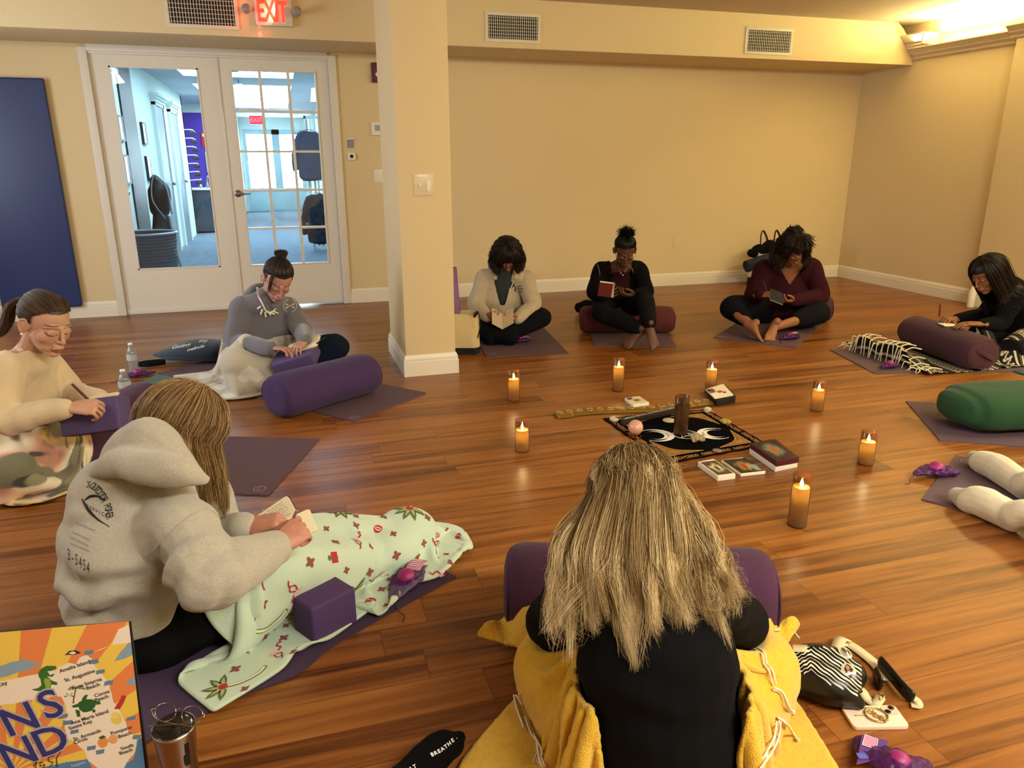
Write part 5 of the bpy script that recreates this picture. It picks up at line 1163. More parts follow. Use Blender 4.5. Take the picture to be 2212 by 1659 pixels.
# ---- person in black reading on a red bolster
def person_f():
    p = Person('person in black jacket and glasses on a dark red bolster reading a small book', fl(1337, 712), PI, skin='#5b3524', brow='#120a08', lip='#5a2a24', hv=.0026)
    J = p.J = dict(pel=pt(1335, 652, 5.86), che=pt(1337, 604, 5.80), nek=pt(1342, 575, 5.72), shR=pt(1299, 582, 5.76), shL=pt(1381, 580, 5.74), elR=pt(1283, 632, 5.66), elL=pt(1396, 632, 5.64), wrR=pt(1303, 640, 5.52), wrL=pt(1370, 638, 5.50),
                   hipR=pt(1310, 660, 5.80), hipL=pt(1360, 660, 5.80), knR=pt(1300, 676, 5.48), knL=pt(1392, 650, 5.40), anR=pt(1384, 712, 5.20), anL=pt(1404, 700, 5.16))
    p.hT = frame(vec(-.02, -.80, -.55), vec(0, -.1, 1)); p.hk = .98; p.hc = pt(1350, 542, 5.62)
    hR = hand_parts(J['wrR'], vec(.6, -.4, .35), vec(.4, .6, .2), 1, curl=(.6, .7, .4)); hL = hand_parts(J['wrL'], vec(-.85, -.3, .05), vec(-.1, .3, 1), -1, curl=(.5, .6, .4))
    p.body(p.trunk_parts(), [hR, hL], [foot_parts(J['anL'] + UP * .0, vec(.25, -.75, -.7), vec(.1, -.6, .75), -1, 1.0), foot_parts(J['anR'], vec(-.7, -.3, -.5), vec(0, -.6, .75), 1, .95)])
    p.garment('inner_top', [G_tube([J['pel'], J['che'], J['che'] * .3 + J['nek'] * .7], [(.15, .115), (.155, .125), (.09, .085)], ref=RT)], fabric('top_wine', '#2d0f14'), .009, 3, .003, cut=lambda c: ((c - J['nek']) @ vec(0, .5, 1) > -.045))
    def cut(c):
        q = c - J['che']; x = np.abs(q @ RT); z = q[:, 2]; return ((q @ FW) < -.02) & (x < .058 + .02 * np.clip((z + .10) / .25, 0, 1)) & (z > -.16)
    g = p.garment('jacket', p.top_parts(hem=J['pel'] - UP * .0, hemr=(.19, .15), waist=(.178, .14), chest=(.178, .138), shr=.062, elr=.058, wrr=.038, neckr=(.075, .072)), fabric('jacket_black', '#0b0a0c'), .008, 3, .006, cut=cut)
    solid('reflective_piping', [G_tube([pt(1290, 570, 5.66), pt(1294, 582, 5.64), pt(1296, 595, 5.64)], .002, seg=6), G_tube([pt(1356, 572, 5.64), pt(1364, 578, 5.63), pt(1368, 588, 5.62)], .002, seg=6)], mat('piping_grey', '#8a8580', .4), smooth=True, parent=p.t)
    solid('necklace', [G_tube([p.J['nek'] + vec(-.7, -.6, .25) * .055, p.J['nek'] + vec(-.25, -1, -.55) * .075, p.J['nek'] + vec(.1, -1, -.9) * .085, p.J['nek'] + vec(.45, -1, -.3) * .07, p.J['nek'] + vec(.75, -.5, .3) * .055], .0014, seg=6, n=24), G_ell(p.J['nek'] + vec(.1, -1, -.95) * .092, (.006, .004, .006))], mat('silver', '#d8d4cc', .2, metal=1.0), smooth=True, parent=p.t)
    p.garment('trousers', p.leg_parts(.105, .072, .050, upto=.92), fabric('leggings_black'), .010)
    p.cap(cut=hairline, col='#0a0706', off=.008)
    tie = (0, -.02, .125); az = np.linspace(-178, 178, 17); els = [(-34 if abs(a) > 130 else -6 if abs(a) > 90 else 10 + 27 * math.cos(math.radians(a))) for a in az]
    strands(sheet(to_point(p, az, els, tie, .013), 1800, 18, (.0015, .002)), .0018, ['#070504', '#15100d'], 'hair', HAIR(), p.t)
    bc = p.H((0, -.02, .142)); C = []
    for i in range(900):
        d = rng.randn(3); d[2] = abs(d[2]) * .8; d = nrm(d); L_ = .035 + .028 * rng.rand(); a = rng.randn(3) * .4
        C.append(spline([bc, bc + d * L_ * .5 + a * .008, bc + d * L_ + a * .016, bc + d * L_ * 1.05 + a * .03 + UP * .004], 12))
    strands(np.array(C), .0016, ['#070504', '#15100d'], 'hair_bun', HAIR(), p.t)
    glasses(p, mat('frame_gold', '#b09060', .25, metal=.8))
    t = thing('book', 'small book with dark red cover held open by the person in black', 'book', tuple(pt(1310, 620, 5.42)))
    c = pt(1322, 628, 5.44)
    solid('cover', [G_prism([(-.10, -.055), (0, -.055), (0, .055), (-.10, .055)], -.001, .003, (c, vec(1, -.1, -.12), vec(.1, -.3, 1), vec(0, -1, -.3)))], mat('cover_red', '#6a2420', .6), parent=t)
    solid('pages', [G_prism([(-.097, -.05), (0, -.05), (0, .062), (-.097, .062)], .004, .010, (c, vec(1, -.1, -.12), vec(.1, -.3, 1), vec(0, 1, .3))), G_prism([(0, -.05), (.026, -.05), (.012, .066), (0, .062)], .0, .004, (c, vec(.6, -.7, -.1), vec(.1, -.2, 1), vec(0, 1, .1)))], WHITEP(), parent=t)
    return p
F_ = person_f()

# ---- person in the maroon top
def person_g():
    p = Person('person in maroon v neck top with dark curly hair, barefoot and cross legged, writing', fl(1685, 692), PI + .05, size=1.0, skin='#94603f', brow='#1a0f0a', lip='#7a3a30', bulk=1.22, hv=.0026)
    J = p.J = dict(pel=pt(1688, 652, 6.16), che=pt(1692, 610, 6.10), nek=pt(1706, 572, 6.00), shR=pt(1652, 582, 6.04), shL=pt(1752, 578, 6.04), elR=pt(1628, 640, 5.98), elL=pt(1772, 640, 5.98), wrR=pt(1640, 637, 5.74), wrL=pt(1712, 650, 5.74),
                   hipR=pt(1652, 668, 6.12), hipL=pt(1724, 668, 6.12), knR=pt(1580, 664, 5.84), knL=pt(1768, 676, 5.80), anR=pt(1630, 708, 5.52), anL=pt(1676, 706, 5.52))
    p.hT = frame(vec(.12, -.72, -.66), vec(0, -.2, 1)); p.hk = 1.0; p.hc = pt(1713, 541, 5.90)
    hR = hand_parts(J['wrR'], vec(.75, -.55, .15), vec(.2, .3, -.9), 1, curl=(.7, .8, .5)); hL = hand_parts(J['wrL'], vec(-.85, -.4, .05), vec(-.1, .2, 1), -1, curl=(.45, .55, .4))
    p.body(p.trunk_parts(), [hR, hL], [foot_parts(J['anR'] + UP * .03, vec(.30, -.80, -.30), vec(.75, -.1, .6), 1, 1.0), foot_parts(J['anL'] + UP * .03, vec(-.35, -.8, -.30), vec(.3, -.5, .9), -1, 1.0)])
    mt = fabric('top_maroon', '#34101a', .85, .25)
    def cut(c):
        q = c - J['nek']; x = np.abs(q @ RT - .004); z = q[:, 2]; return (((q @ FW) < .02) & (z > -.145 + 1.35 * x) & (x < .10)) | ((z > .02) & (np.linalg.norm(q, axis=1) < .12))
    g = p.garment('top', p.top_parts(hem=J['pel'] - UP * .01, hemr=(.20, .165), waist=(.195, .16), chest=(.182, .150), shr=.074, elr=.068, wrr=.038, neckr=(.070, .068)), mt, .008, 4, .007, 8, cut=cut,
                  zones=((J['elR'], J['wrR'] - J['elR'], .09, 80, .005), (J['elL'], J['wrL'] - J['elL'], .09, 80, .005)))
    p.garment('leggings', p.leg_parts(.135, .092, .062, upto=.52), fabric('leggings_black'), .010)
    p.cap(cut=lambda L_: ((L_[:, 1] > .045) & (L_[:, 2] < .055)) | (L_[:, 2] < -.05), col='#130c09', off=.012)
    G = crown_fall(p, list(np.linspace(48, 320, 20)), [.075 + .03 * math.sin(i * .33) for i in range(20)], .018, spread=.025, el=(82, 55, 28, 0, -24), inward=-.25)
    strands(sheet(G, 3000, 20, (.004, .018), .012, 3.0, clump=110, clumpf=.9), .0022, ['#0e0806', '#22140d', '#3c2416'], 'hair', HAIR(), p.t)
    tp = crown_fall(p, list(np.linspace(0, 340, 14)), 0.0, .03, el=(88, 70, 50, 35), inward=0); strands(sheet(tp, 500, 14, (.006, .014), .010, 2.5, clump=40), .002, ['#120a07', '#2c1a10'], 'loose_curls', HAIR(), p.t)
    glasses(p, mat('frame_brown', '#4a2c1c', .3))
    t = thing('notebook', 'small dark notebook in the hands of the person in the maroon top', 'notebook', tuple(pt(1675, 640, 5.62)))
    c = pt(1677, 640, 5.62); solid('cover', [G_prism([(-.05, -.045), (.055, -.045), (.055, .045), (-.05, .045)], -.001, .003, (c, vec(.9, -.3, -.35), vec(.1, .5, .8), vec(0, -.8, .5)))], mat('cover_black', '#141010', .5), parent=t)
    solid('pages', [G_prism([(-.048, -.043), (.053, -.043), (.053, .043), (-.048, .043)], .001, .010, (c - UP * .004, vec(.9, -.3, -.35), vec(.1, .5, .8), vec(0, .8, -.5)))], WHITEP(), parent=t)
    solid('pen', [G_tube([pt(1658, 632, 5.62), pt(1648, 607, 5.66)], .0035, seg=8)], mat('pen_dark', '#2a1c18', .3), smooth=True, label='slim pen in the hand of the person in the maroon top', cat='pen')
    return p
G_ = person_g()

# ---- person with long black hair at the right edge
def person_h():
    f = vec(-.9, -.35, 0); p = Person('person with long straight black hair and black top writing on the maroon bolster', fl(2200, 770), facing(f), skin='#8a5a38', brow='#1a0f0a', hv=.0026)
    J = p.J = dict(pel=pt(2215, 705, 5.16), che=pt(2200, 655, 5.12), nek=pt(2165, 608, 5.02), shR=pt(2170, 622, 5.20), shL=pt(2195, 640, 4.86), elR=pt(2125, 678, 5.22), elL=pt(2160, 698, 4.82), wrR=pt(2062, 690, 5.04), wrL=pt(2118, 700, 4.74),
                   hipR=pt(2210, 720, 5.2), hipL=pt(2225, 735, 5.05), knR=pt(2110, 720, 5.30), knL=pt(2180, 760, 4.72), anR=pt(2190, 745, 5.1), anL=pt(2200, 755, 5.0))
    p.hT = frame(vec(-.82, -.20, -.55), vec(-.35, 0, 1)); p.hk = 1.02; p.hc = pt(2134, 592, 4.94)
    hR = hand_parts(J['wrR'], vec(-.85, -.3, .1), vec(-.1, .1, -1), 1, curl=(.8, .8, .5), thumb=(.6, .6)); hL = hand_parts(J['wrL'], vec(-.9, .2, 0), vec(0, 0, -1), -1, curl=(.25, .3, .2), thumb=(.2, .2))
    p.body(p.trunk_parts(), [hR, hL])
    mt = fabric('sweater_black', '#0a0a0b')
    g = p.garment('sweater', p.top_parts(hem=J['pel'] - UP * .02, hemr=(.18, .15), waist=(.17, .14), shr=.062, elr=.054, wrr=.036, sleeve=.9), mt, .008, 3, .006)
    p.garment('trousers', p.leg_parts(.11, .08, .058), fabric('leggings_black'), .010)
    p.cap(cut=lambda L_: ((L_[:, 1] > .040) & (L_[:, 2] < .055)) | (L_[:, 2] < -.05), col='#0e0908', off=.010)
    az = list(np.linspace(52, 308, 18)); Gd = []
    for a, gde in zip(az, crown_fall(p, az, .10, .014, el=(82, 55, 28, 0, -20), inward=0)):
        b = gde[4]; Gd.append(np.vstack([gde[:5], b + vec(.55, 0, -.8) * .10, b + vec(.6, 0, -.9) * .20, b + vec(.55, 0, -1) * .30]))
    C = sheet(Gd, 2600, 24, (.002, .007), .002, 1.2, clump=60, clumpf=.5); C = push(C, tree(g), .006, .12)
    strands(C, .0022, ['#0a0605', '#19100c', '#2c1c12'], 'hair', HAIR(), p.t)
    solid('pen', [G_tube([pt(2029, 682, 4.92), pt(2031, 658, 4.93)], .0055, seg=8)], mat('pen_maroon', '#5a1c1c', .3), smooth=True, label='maroon pen held upright above the maroon bolster', cat='pen')
    t = thing('notebook', 'small open notebook on the maroon bolster at right', 'notebook', tuple(pt(2045, 702, 4.9))); c = pt(2050, 703, 4.90)
    solid('pages', [G_prism([(-.055, -.04), (.055, -.04), (.055, .04), (-.055, .04)], 0, .006, (c, vec(1, 0, -.06), vec(0, 1, 0), (0, 0, 1)))], WHITEP(), parent=t)
    solid('cover', [G_prism([(-.057, -.043), (.057, -.043), (.057, .043), (-.057, .043)], -.003, 0, (c, vec(1, 0, -.06), vec(0, 1, 0), (0, 0, 1)))], mat('cover_black'), parent=t)
    return p
H_ = person_h()

# ---- feet in cream socks, the rest of the person is outside the picture
def person_i():
    t = thing('person', 'person outside the frame of whom only two cream socked feet and shins show', 'person', tuple(fl(2200, 1050)))
    m = fabric('sock_cream', '#d8cdb0', .9, .3, .4, 380); m2 = fabric('sock_toe_grey', '#a8a48e', .9, .3, .4, 380); mp = fabric('sweatpants_cream', '#d2c6a8', .95, .3, .5, 300)
    legs = [];
    for (tu, tv, hu, hv, au, av, ku, kv), s_ in (((2102, 986, 2215, 1052, 2222, 1010, 2420, 1050), 1), ((2062, 1066, 2190, 1118, 2215, 1108, 2420, 1180), -1)):
        toe = fl(tu, tv, .045); heel = fl(hu, hv, .055); d = nrm((heel - toe) * np.array([1, 1, 0])); ank = heel + d * .055 + UP * .030; sh = ank + nrm(np.array([d[0], d[1], .0])) * .35 + UP * .06
        mid = toe * .5 + heel * .5 + UP * .012
        foot = [G_tube([toe + d * .01, toe + d * .06, mid, heel], [(.036, .030), (.050, .050), (.052, .060), (.044, .056)], ref=np.cross(UP, d), n=24), G_tube([heel + UP * .01, ank + UP * .01, ank + d * .10 + UP * .01], [.054, .052, .054])]
        me = fuse(foot, .005, 4, lambda q, n: .0015 * vnoise(q * 30)); me.materials.clear(); o = link('sock', me, [m, m2], parent=t)
        c = mesh_co(me); pol = np.array([q.center[:] for q in me.polygons]); mi = ((pol - toe) @ d < .048).astype(np.int32); me.polygons.foreach_set('material_index', mi)
        me2 = fuse([G_tube([ank + d * .07 + UP * .01, ank + d * .14 + UP * .015, sh], [.062, .070, .078], n=20)], .006, 3, lambda q, n: .006 * np.sin((q @ d) * 130 + 2 * vnoise(q * 20)) * .6)
        link('trouser_leg', me2, mp, parent=t); legs += [G_tube([toe + d * .03, mid, heel, ank + d * .02, sh], [.020, .028, .028, .034, .048])]
    me = fuse(legs, .008, 2); set_col(me, np.tile(s2l('#c79a82')[:3], (len(me.vertices), 1))); link('body', me, SKIN(), parent=t)
person_i()
# ------------------------------------------------------------------ blankets
def cloth_mesh(cl, name, m, colour=None, thick=.005, sub=1, disp=None, extra=(), **k):
    """cloth grid -> thick sheet with a woven colour for every (u, v)"""
    idx = lambda j, i: j * cl.nu + i
    f = [(idx(j, i), idx(j, i + 1), idx(j + 1, i + 1), idx(j + 1, i)) for j in range(cl.nv - 1) for i in range(cl.nu - 1)]
    me = new_mesh('c', cl.P.reshape(-1, 3), f); a, b = np.meshgrid(np.linspace(0, 1, cl.nu), np.linspace(0, 1, cl.nv))
    set_col(me, np.stack([a.ravel(), b.ravel(), 0 * a.ravel()], 1)); o = bpy.data.objects.new('c', me); COL.objects.link(o)
    sb = o.modifiers.new('s', 'SUBSURF'); sb.levels = sub; sb.render_levels = sub; so = o.modifiers.new('t', 'SOLIDIFY'); so.thickness = thick; so.offset = 0
    bpy.context.view_layer.update(); m2 = bpy.data.meshes.new_from_object(o.evaluated_get(bpy.context.evaluated_depsgraph_get())); bpy.data.objects.remove(o)
    n = len(m2.vertices); ca = m2.color_attributes['Col']; uv = np.empty(n * 4); ca.data.foreach_get('color', uv); uv = uv.reshape(-1, 4)
    if disp: c, nn = mesh_co(m2), mesh_no(m2); c = c + nn * disp(c, uv)[:, None]; m2.vertices.foreach_set('co', c.ravel())
    c = mesh_co(m2); c[:, 2] = np.maximum(c[:, 2], .0008 + .0 * c[:, 2]); m2.vertices.foreach_set('co', c.ravel())
    if colour is not None: cc = colour(uv[:, 0], uv[:, 1]); ca.data.foreach_set('color', np.hstack([cc, np.ones((n, 1))]).ravel())
    if extra:
        vv = [mesh_co(m2)]; ff = [tuple(p.vertices) for p in m2.polygons]; mi = [0] * len(ff); nn = len(vv[0]); C0 = np.empty(n * 4); ca.data.foreach_get('color', C0); C0 = C0.reshape(-1, 4)
        for (gv, gf), q in extra: vv.append(gv); ff += [tuple(i + nn for i in x) for x in gf]; mi += [q] * len(gf); nn += len(gv)
        m3 = new_mesh(name, np.vstack(vv), ff); m3.polygons.foreach_set('material_index', mi); set_col(m3, np.vstack([C0, np.ones((nn - n, 4))])); m2 = m3
    m2.polygons.foreach_set('use_smooth', [True] * len(m2.polygons)); m2.name = name
    return link(name, m2, m, **k)
def usheet(c, f, a0, a1, r0, r1, z0, z1, nu, nv, jit=.012, ell=1.0):
    """sheet laid round a seated person: angle a from facing f, radius r"""
    s = np.cross(f, UP); A, R_ = np.meshgrid(np.radians(np.linspace(a0, a1, nu)), np.linspace(0, 1, nv))
    r = r0 + (r1 - r0) * R_; P = np.asarray(c) * np.array([1, 1, 0]) + (np.cos(A) * r * ell)[..., None] * f + (np.sin(A) * r)[..., None] * s
    P[..., 2] = z0 + (z1 - z0) * R_ + jit * vnoise(P.reshape(-1, 3) * 9).reshape(A.shape); return P
def bodyparts(p, *names): return [o for o in p.t.children if o.name.split('.')[0] in names]

def mint_blanket():
    p = C_; feet = [G_ell(p.J['an' + q] + nrm(p.J['an' + q] - p.J['kn' + q]) * .05 + UP * .012, (.10, .085, .075)) for q in 'RL']; cols = [tree(bodyparts(p, 'trousers')), tree(bodyparts(p, 'hoodie')), tree([G_join(feet)])]
    a = fl(318, 1400); d = nrm((fl(870, 1185) - fl(318, 1400)) * np.array([1, 1, 0])); s = np.cross(UP, d); nu, nv = 66, 40; LN = np.linalg.norm(fl(870, 1185) - a) + .24; a = a - d * .12
    A, B_ = np.meshgrid(np.linspace(0, 1, nu), np.linspace(0, 1, nv)); near = .11 + .52 * np.clip(1 - A / .48, 0, 1) ** 1.1; far = .20 - .06 * A
    P = a + UP * 0 + (A * LN)[..., None] * d + ((far - (far + near) * (1 - B_)))[..., None] * s
    P[..., 2] = .36 - .07 * A + .015 * vnoise(P.reshape(-1, 3) * 7).reshape(nv, nu)
    P = drape(P, LN * 1.10, .84, cols, steps=130, thick=.010, floor=.015, bend=.07, fric=.6, iters=8)
    cl = Cloth(P); ex = []
    def poly(u, v, pts, q, su=.03, off=.0045, rot=0.0):
        """motif outline in cloth coordinates, draped on the blanket"""
        pts = np.array(pts, float) * su; cs, sn = math.cos(rot), math.sin(rot); pts = pts @ np.array([[cs, sn], [-sn, cs]]); cen = pts.mean(0)
        pp = np.vstack([pts, [cen]]); V_ = cl.at(u + pp[:, 0] / LN, v + pp[:, 1] / .84, off); n = len(pts); ex.append(((V_, [(i, (i + 1) % n, n) for i in range(n)]), q))
    def strip(u, v, line, w, q, su=.03, rot=0.0, off=.0045):
        L_ = spline(np.array(line, float), 12) * su; cs, sn = math.cos(rot), math.sin(rot); L_ = L_ @ np.array([[cs, sn], [-sn, cs]]); T = np.gradient(L_, axis=0); T /= np.linalg.norm(T, axis=1)[:, None] + 1e-9
        N_ = np.stack([-T[:, 1], T[:, 0]], 1) * w; A, B = L_ + N_, L_ - N_; V_ = np.vstack([cl.at(u + A[:, 0] / LN, v + A[:, 1] / .84, off), cl.at(u + B[:, 0] / LN, v + B[:, 1] / .84, off)])
        ex.append(((V_, [(i, i + 1, 13 + i, 12 + i) for i in range(11)]), q))
    GREEN, LG, RED, PINK, CRM, BRN = 1, 2, 3, 4, 5, 6
    leaf = lambda L_, w: [(0, 0), (L_ * .3, w), (L_ * .65, w * .8), (L_, 0), (L_ * .65, -w * .6), (L_ * .3, -w * .7)]
    def palm(u, v, r, k=1.0):
        strip(u, v, [(0, 0), (1.2, -.35), (2.4, -.2), (3.1, .25)], .0055 * k, GREEN, .034 * k, r); strip(u, v, [(0, 0), (1.2, -.35), (2.4, -.2), (3.0, .22)], .0034 * k, CRM, .034 * k, r, .0052)
        for a_ in (1.2, 1.9, 2.7, 3.5, 4.3): poly(u, v, leaf(1.5, .32), GREEN, .033 * k, .005, r + a_); poly(u, v, leaf(1.15, .16), LG, .033 * k, .0056, r + a_ + .03)
        poly(u, v, [(math.cos(t) * .34, math.sin(t) * .34) for t in np.linspace(0, 5.6, 8)], RED, .033 * k, .006)
    def flamingo(u, v, r, k=1.0):
        poly(u, v, [(-.5, 0), (-.2, .32), (.3, .3), (.6, .05), (.2, -.22), (-.2, -.2)], PINK, .026 * k, .005, r); strip(u, v, [(.5, .1), (1.0, .5), (.8, 1.0), (1.2, 1.3)], .0022, RED, .026 * k, r, .0052); strip(u, v, [(-.1, -.2), (-.1, -.8), (.3, -1.2), (0, -1.7)], .0016, RED, .026 * k, r, .0052); strip(u, v, [(.1, -.2), (.5, -.7), (.2, -1.2)], .0016, RED, .026 * k, r, .0052)
        poly(u, v, [(1.0, 1.2), (1.4, 1.45), (1.5, 1.1)], RED, .026 * k, .0055, r)
    def ball(u, v, k=1.0):
        c = [(math.cos(t), math.sin(t)) for t in np.linspace(0, 5.9, 14)]; poly(u, v, c, RED, .020 * k, .005); poly(u, v, [(x * .42, y * .85) for x, y in c], CRM, .020 * k, .0056, .6); poly(u, v, [(x * .18, y * .8) for x, y in c], RED, .020 * k, .006, .6)
    def gift(u, v, r, k=1.0):
        poly(u, v, [(-.8, -.6), (.8, -.6), (.8, .6), (-.8, .6)], RED, .020 * k, .005, r); strip(u, v, [(0, -.6), (0, .6)], .002, BRN, .02 * k, r, .0056)
        for a_ in (.9, 1.3, 1.7, 2.2): strip(u, v, [(0, .6), (math.cos(a_) * .6, .6 + math.sin(a_) * .7)], .0018, GREEN, .02 * k, r, .0056)
    def flower(u, v, k=1.0): poly(u, v, [(math.cos(t) * (1 + .35 * math.cos(4 * t)), math.sin(t) * (1 + .35 * math.cos(4 * t))) for t in np.linspace(0, 6.1, 20)], BRN, .011 * k, .005)
    rs = np.random.RandomState(11); fn = [palm, flamingo, gift]
    k = 0
    for jv in range(6):
        for iu in range(8):
            u = (iu + .5 + .5 * (jv % 2)) / 8.3 + rs.uniform(-.012, .012); v = (jv + .5) / 6 + rs.uniform(-.015, .015); r = rs.uniform(-3, 3); q = (iu + 2 * jv) % 5
            if u > .97: continue
            if q == 0: palm(u, v, r, 1.0)
            elif q in (1, 3): flamingo(u, v, r, 1.0)
            elif q == 2: gift(u, v, r, .9)
            else: ball(u, v, .8)
            flower(u + .05, v + .045, 1.0); flower(min(u + .025, .97), v - .06, .8)
    ms = [mat('mint_fleece', '#c3d6bf', .95, bump=.5, bscale=420, sheen=.4), mat('motif_green', '#5d6a34', .9), mat('motif_light_green', '#a3ae72', .9), mat('motif_red', '#b3263a', .9), mat('motif_pink', '#e2b3b0', .9), mat('motif_cream', '#dfe0b8', .9), mat('motif_rust', '#8a4a44', .9)]
    cloth_mesh(cl, 'blanket', ms, None, .006, 1, extra=ex, label='mint green fleece blanket with palm, flamingo and gift print over outstretched legs', cat='blanket')
mint_blanket()

def yellow_blanket():
    p = D_; c = p.J['pel'] * np.array([1, 1, 0]); f = nrm(FW + RT * .03)
    cols = [tree(bodyparts(p, 'leggings')), tree(bodyparts(p, 'short_sleeved_top')), tree(bolD)]
    P = usheet(c + f * .04, f, -150, 150, .17, .42, .31, .33, 130, 26, .02, 1.0); pin = np.zeros(P.shape[:2], bool); pin[0, 12:-12] = True
    P = drape(P, 2.9, .47, cols, steps=130, pins=pin, thick=.012, floor=.012, bend=.05, fric=.5, iters=8)
    cl = Cloth(P); m = mat('woven_cotton_yellow', '#e0b22a', .95, bump=1.0, bscale=260, var=.10, vscale=60, sheen=.3)
    o = cloth_mesh(cl, 'blanket', m, None, .010, 1, lambda c_, uv: .0016 * vnoise(c_ * 160), label='thick yellow woven blanket wrapped round the hips of the long haired blonde person', cat='blanket')
    B = tree(o); on = lambda u, v, off=.006: (lambda h: h if h is not None else fl(u, v, .02))(ray_hit(u, v, B, off))
    cord = mat('fringe_white', '#e9e0cf', .9); g = []
    def yarn(pts, n=3, r=.0021):
        for k in range(n):
            w = rng.uniform(-3, 3, 2); g.append(G_tube([on(u + w[0] * (1 + .4 * i), v + w[1], .004 + .003 * k) for i, (u, v) in enumerate(pts)], r, seg=6, n=26))
    yarn([(1112, 1500), (1118, 1530), (1130, 1562), (1136, 1575)], 3); yarn([(1136, 1555), (1150, 1590), (1166, 1618), (1162, 1650)], 3); yarn([(1160, 1612), (1172, 1640), (1182, 1662)], 3); yarn([(1122, 1500), (1128, 1528)], 2)
    yarn([(1628, 1402), (1645, 1412), (1652, 1436), (1664, 1450), (1672, 1478)], 2); yarn([(1668, 1490), (1684, 1498), (1700, 1530), (1718, 1545)], 3); yarn([(1675, 1550), (1692, 1560), (1712, 1592), (1722, 1605)], 3); yarn([(1674, 1556), (1668, 1590), (1650, 1625), (1632, 1662)], 4)
    yarn([(1672, 1362), (1690, 1358), (1712, 1362), (1724, 1375)], 2)
    solid('fringe', g, cord, smooth=True, parent=o, label='knotted white yarn fringe')
    for uvs in (((1182, 1318, .20), (1100, 1335, .05), (1030, 1388, .03), (1150, 1420, .03)), ((1600, 1350, .20), (1668, 1350, .08), (1724, 1362, .045), (1680, 1438, .04))):
        q = [fl(*x) for x in uvs]; a_, b_ = np.meshgrid(np.linspace(0, 1, 14), np.linspace(0, 1, 12)); A4, B4 = a_[..., None], b_[..., None]
        Pc = (q[0] * (1 - A4) + q[1] * A4) * (1 - B4) + (q[3] * (1 - A4) + q[2] * A4) * B4; Pc[..., 2] += .035 * np.sin(A4[..., 0] * 5 + B4[..., 0] * 3) * np.sin(B4[..., 0] * PI) + .02; Pc[..., 2] = np.maximum(Pc[..., 2], .014)
        cloth_mesh(Cloth(Pc), 'folded_corner', m, None, .010, 2, lambda c_, uv: .0016 * vnoise(c_ * 160), parent=o)
    return o
YB_ = yellow_blanket()

def grey_blanket():
    p = B_; c = p.J['pel'] * np.array([1, 1, 0]); f = nrm((p.J['knR'] + p.J['knL']) / 2 * np.array([1, 1, 0]) - c)
    cols = [tree(bodyparts(p, 'leggings')), tree(bodyparts(p, 'hoodie')), tree(bolB), tree(blkB)]
    P = usheet(c, f, -60, 125, .19, .56, .27, .34, 60, 26, .02); pin = np.zeros(P.shape[:2], bool); pin[0] = True
    P = drape(P, 1.75, .50, cols, steps=100, pins=pin, thick=.009, floor=.012, bend=.04, fric=.5, iters=8)
    cl = Cloth(P)
    def colf(u, v):
        a, b = np.array(s2l('#b9b1a0')[:3]), np.array(s2l('#d9d2c4')[:3]); U = u * 9; V_ = v * 4; i, j = np.floor(U), np.floor(V_); x, y = (U - i - .5) * 2.4, (V_ - j - .5) * 2.2
        h = (x * x + y * y - .5) ** 3 - x * x * y ** 3 * 1.2; w = ((h < 0) & ((i + j) % 2 == 0)).astype(float)[:, None] * .8; return a * (1 - w) + b * w
    cloth_mesh(cl, 'blanket', mat('grey_fleece', None, .95, attr='Col', bump=.5, bscale=300, sheen=.5), colf, .008, 2, label='soft grey fleece blanket with pale hearts over the knees by the purple bolster', cat='blanket')
grey_blanket()

def floral_blanket():
    p = A_; c = p.J['pel'] * np.array([1, 1, 0]); f = nrm((p.J['knR'] + p.J['knL']) / 2 * np.array([1, 1, 0]) - c)
    cols = [tree(bodyparts(p, 'leggings')), tree(bodyparts(p, 'sweatshirt')), tree(bolA), tree(blkA)]
    P = usheet(c, f, -100, 125, .20, np.interp(np.linspace(-100, 125, 70), [-100, -40, 0, 38, 70, 125], [.36, .36, .30, .32, .50, .52])[None, :], .30, .35, 70, 24, .02); pin = np.zeros(P.shape[:2], bool); pin[0] = True
    P = drape(P, 2.1, .46, cols, steps=100, pins=pin, thick=.009, floor=.012, bend=.04, fric=.5, iters=8)
    def colf(u, v):
        q = np.stack([u * 12, v * 4, 0 * u], 1); base = np.tile(s2l('#e9dfc6')[:3], (len(u), 1)); a = vnoise(q * 1.5 + 3); b = vnoise(q * 2.2 + 19); c_ = vnoise(q * 2.6 + 41)
        def mx(w, col): nonlocal base; w = np.clip(w, 0, 1)[:, None]; base = base * (1 - w) + np.array(s2l(col)[:3]) * w
        mx((a - .02) * 3, '#dfae96'); mx((a - .30) * 4, '#bb8672'); mx((b - .16) * 7, '#77755f'); mx((c_ - .36) * 8, '#45473c'); mx((-b - .42) * 5, '#ead08a'); mx((-a - .5) * 6, '#8f8a70'); return base
    cloth_mesh(Cloth(P), 'blanket', mat('floral_fleece', None, .95, attr='Col', bump=.5, bscale=300, sheen=.4), colf, .008, 2, label='cream floral blanket with pink and grey green leaves at far left', cat='blanket')
floral_blanket()

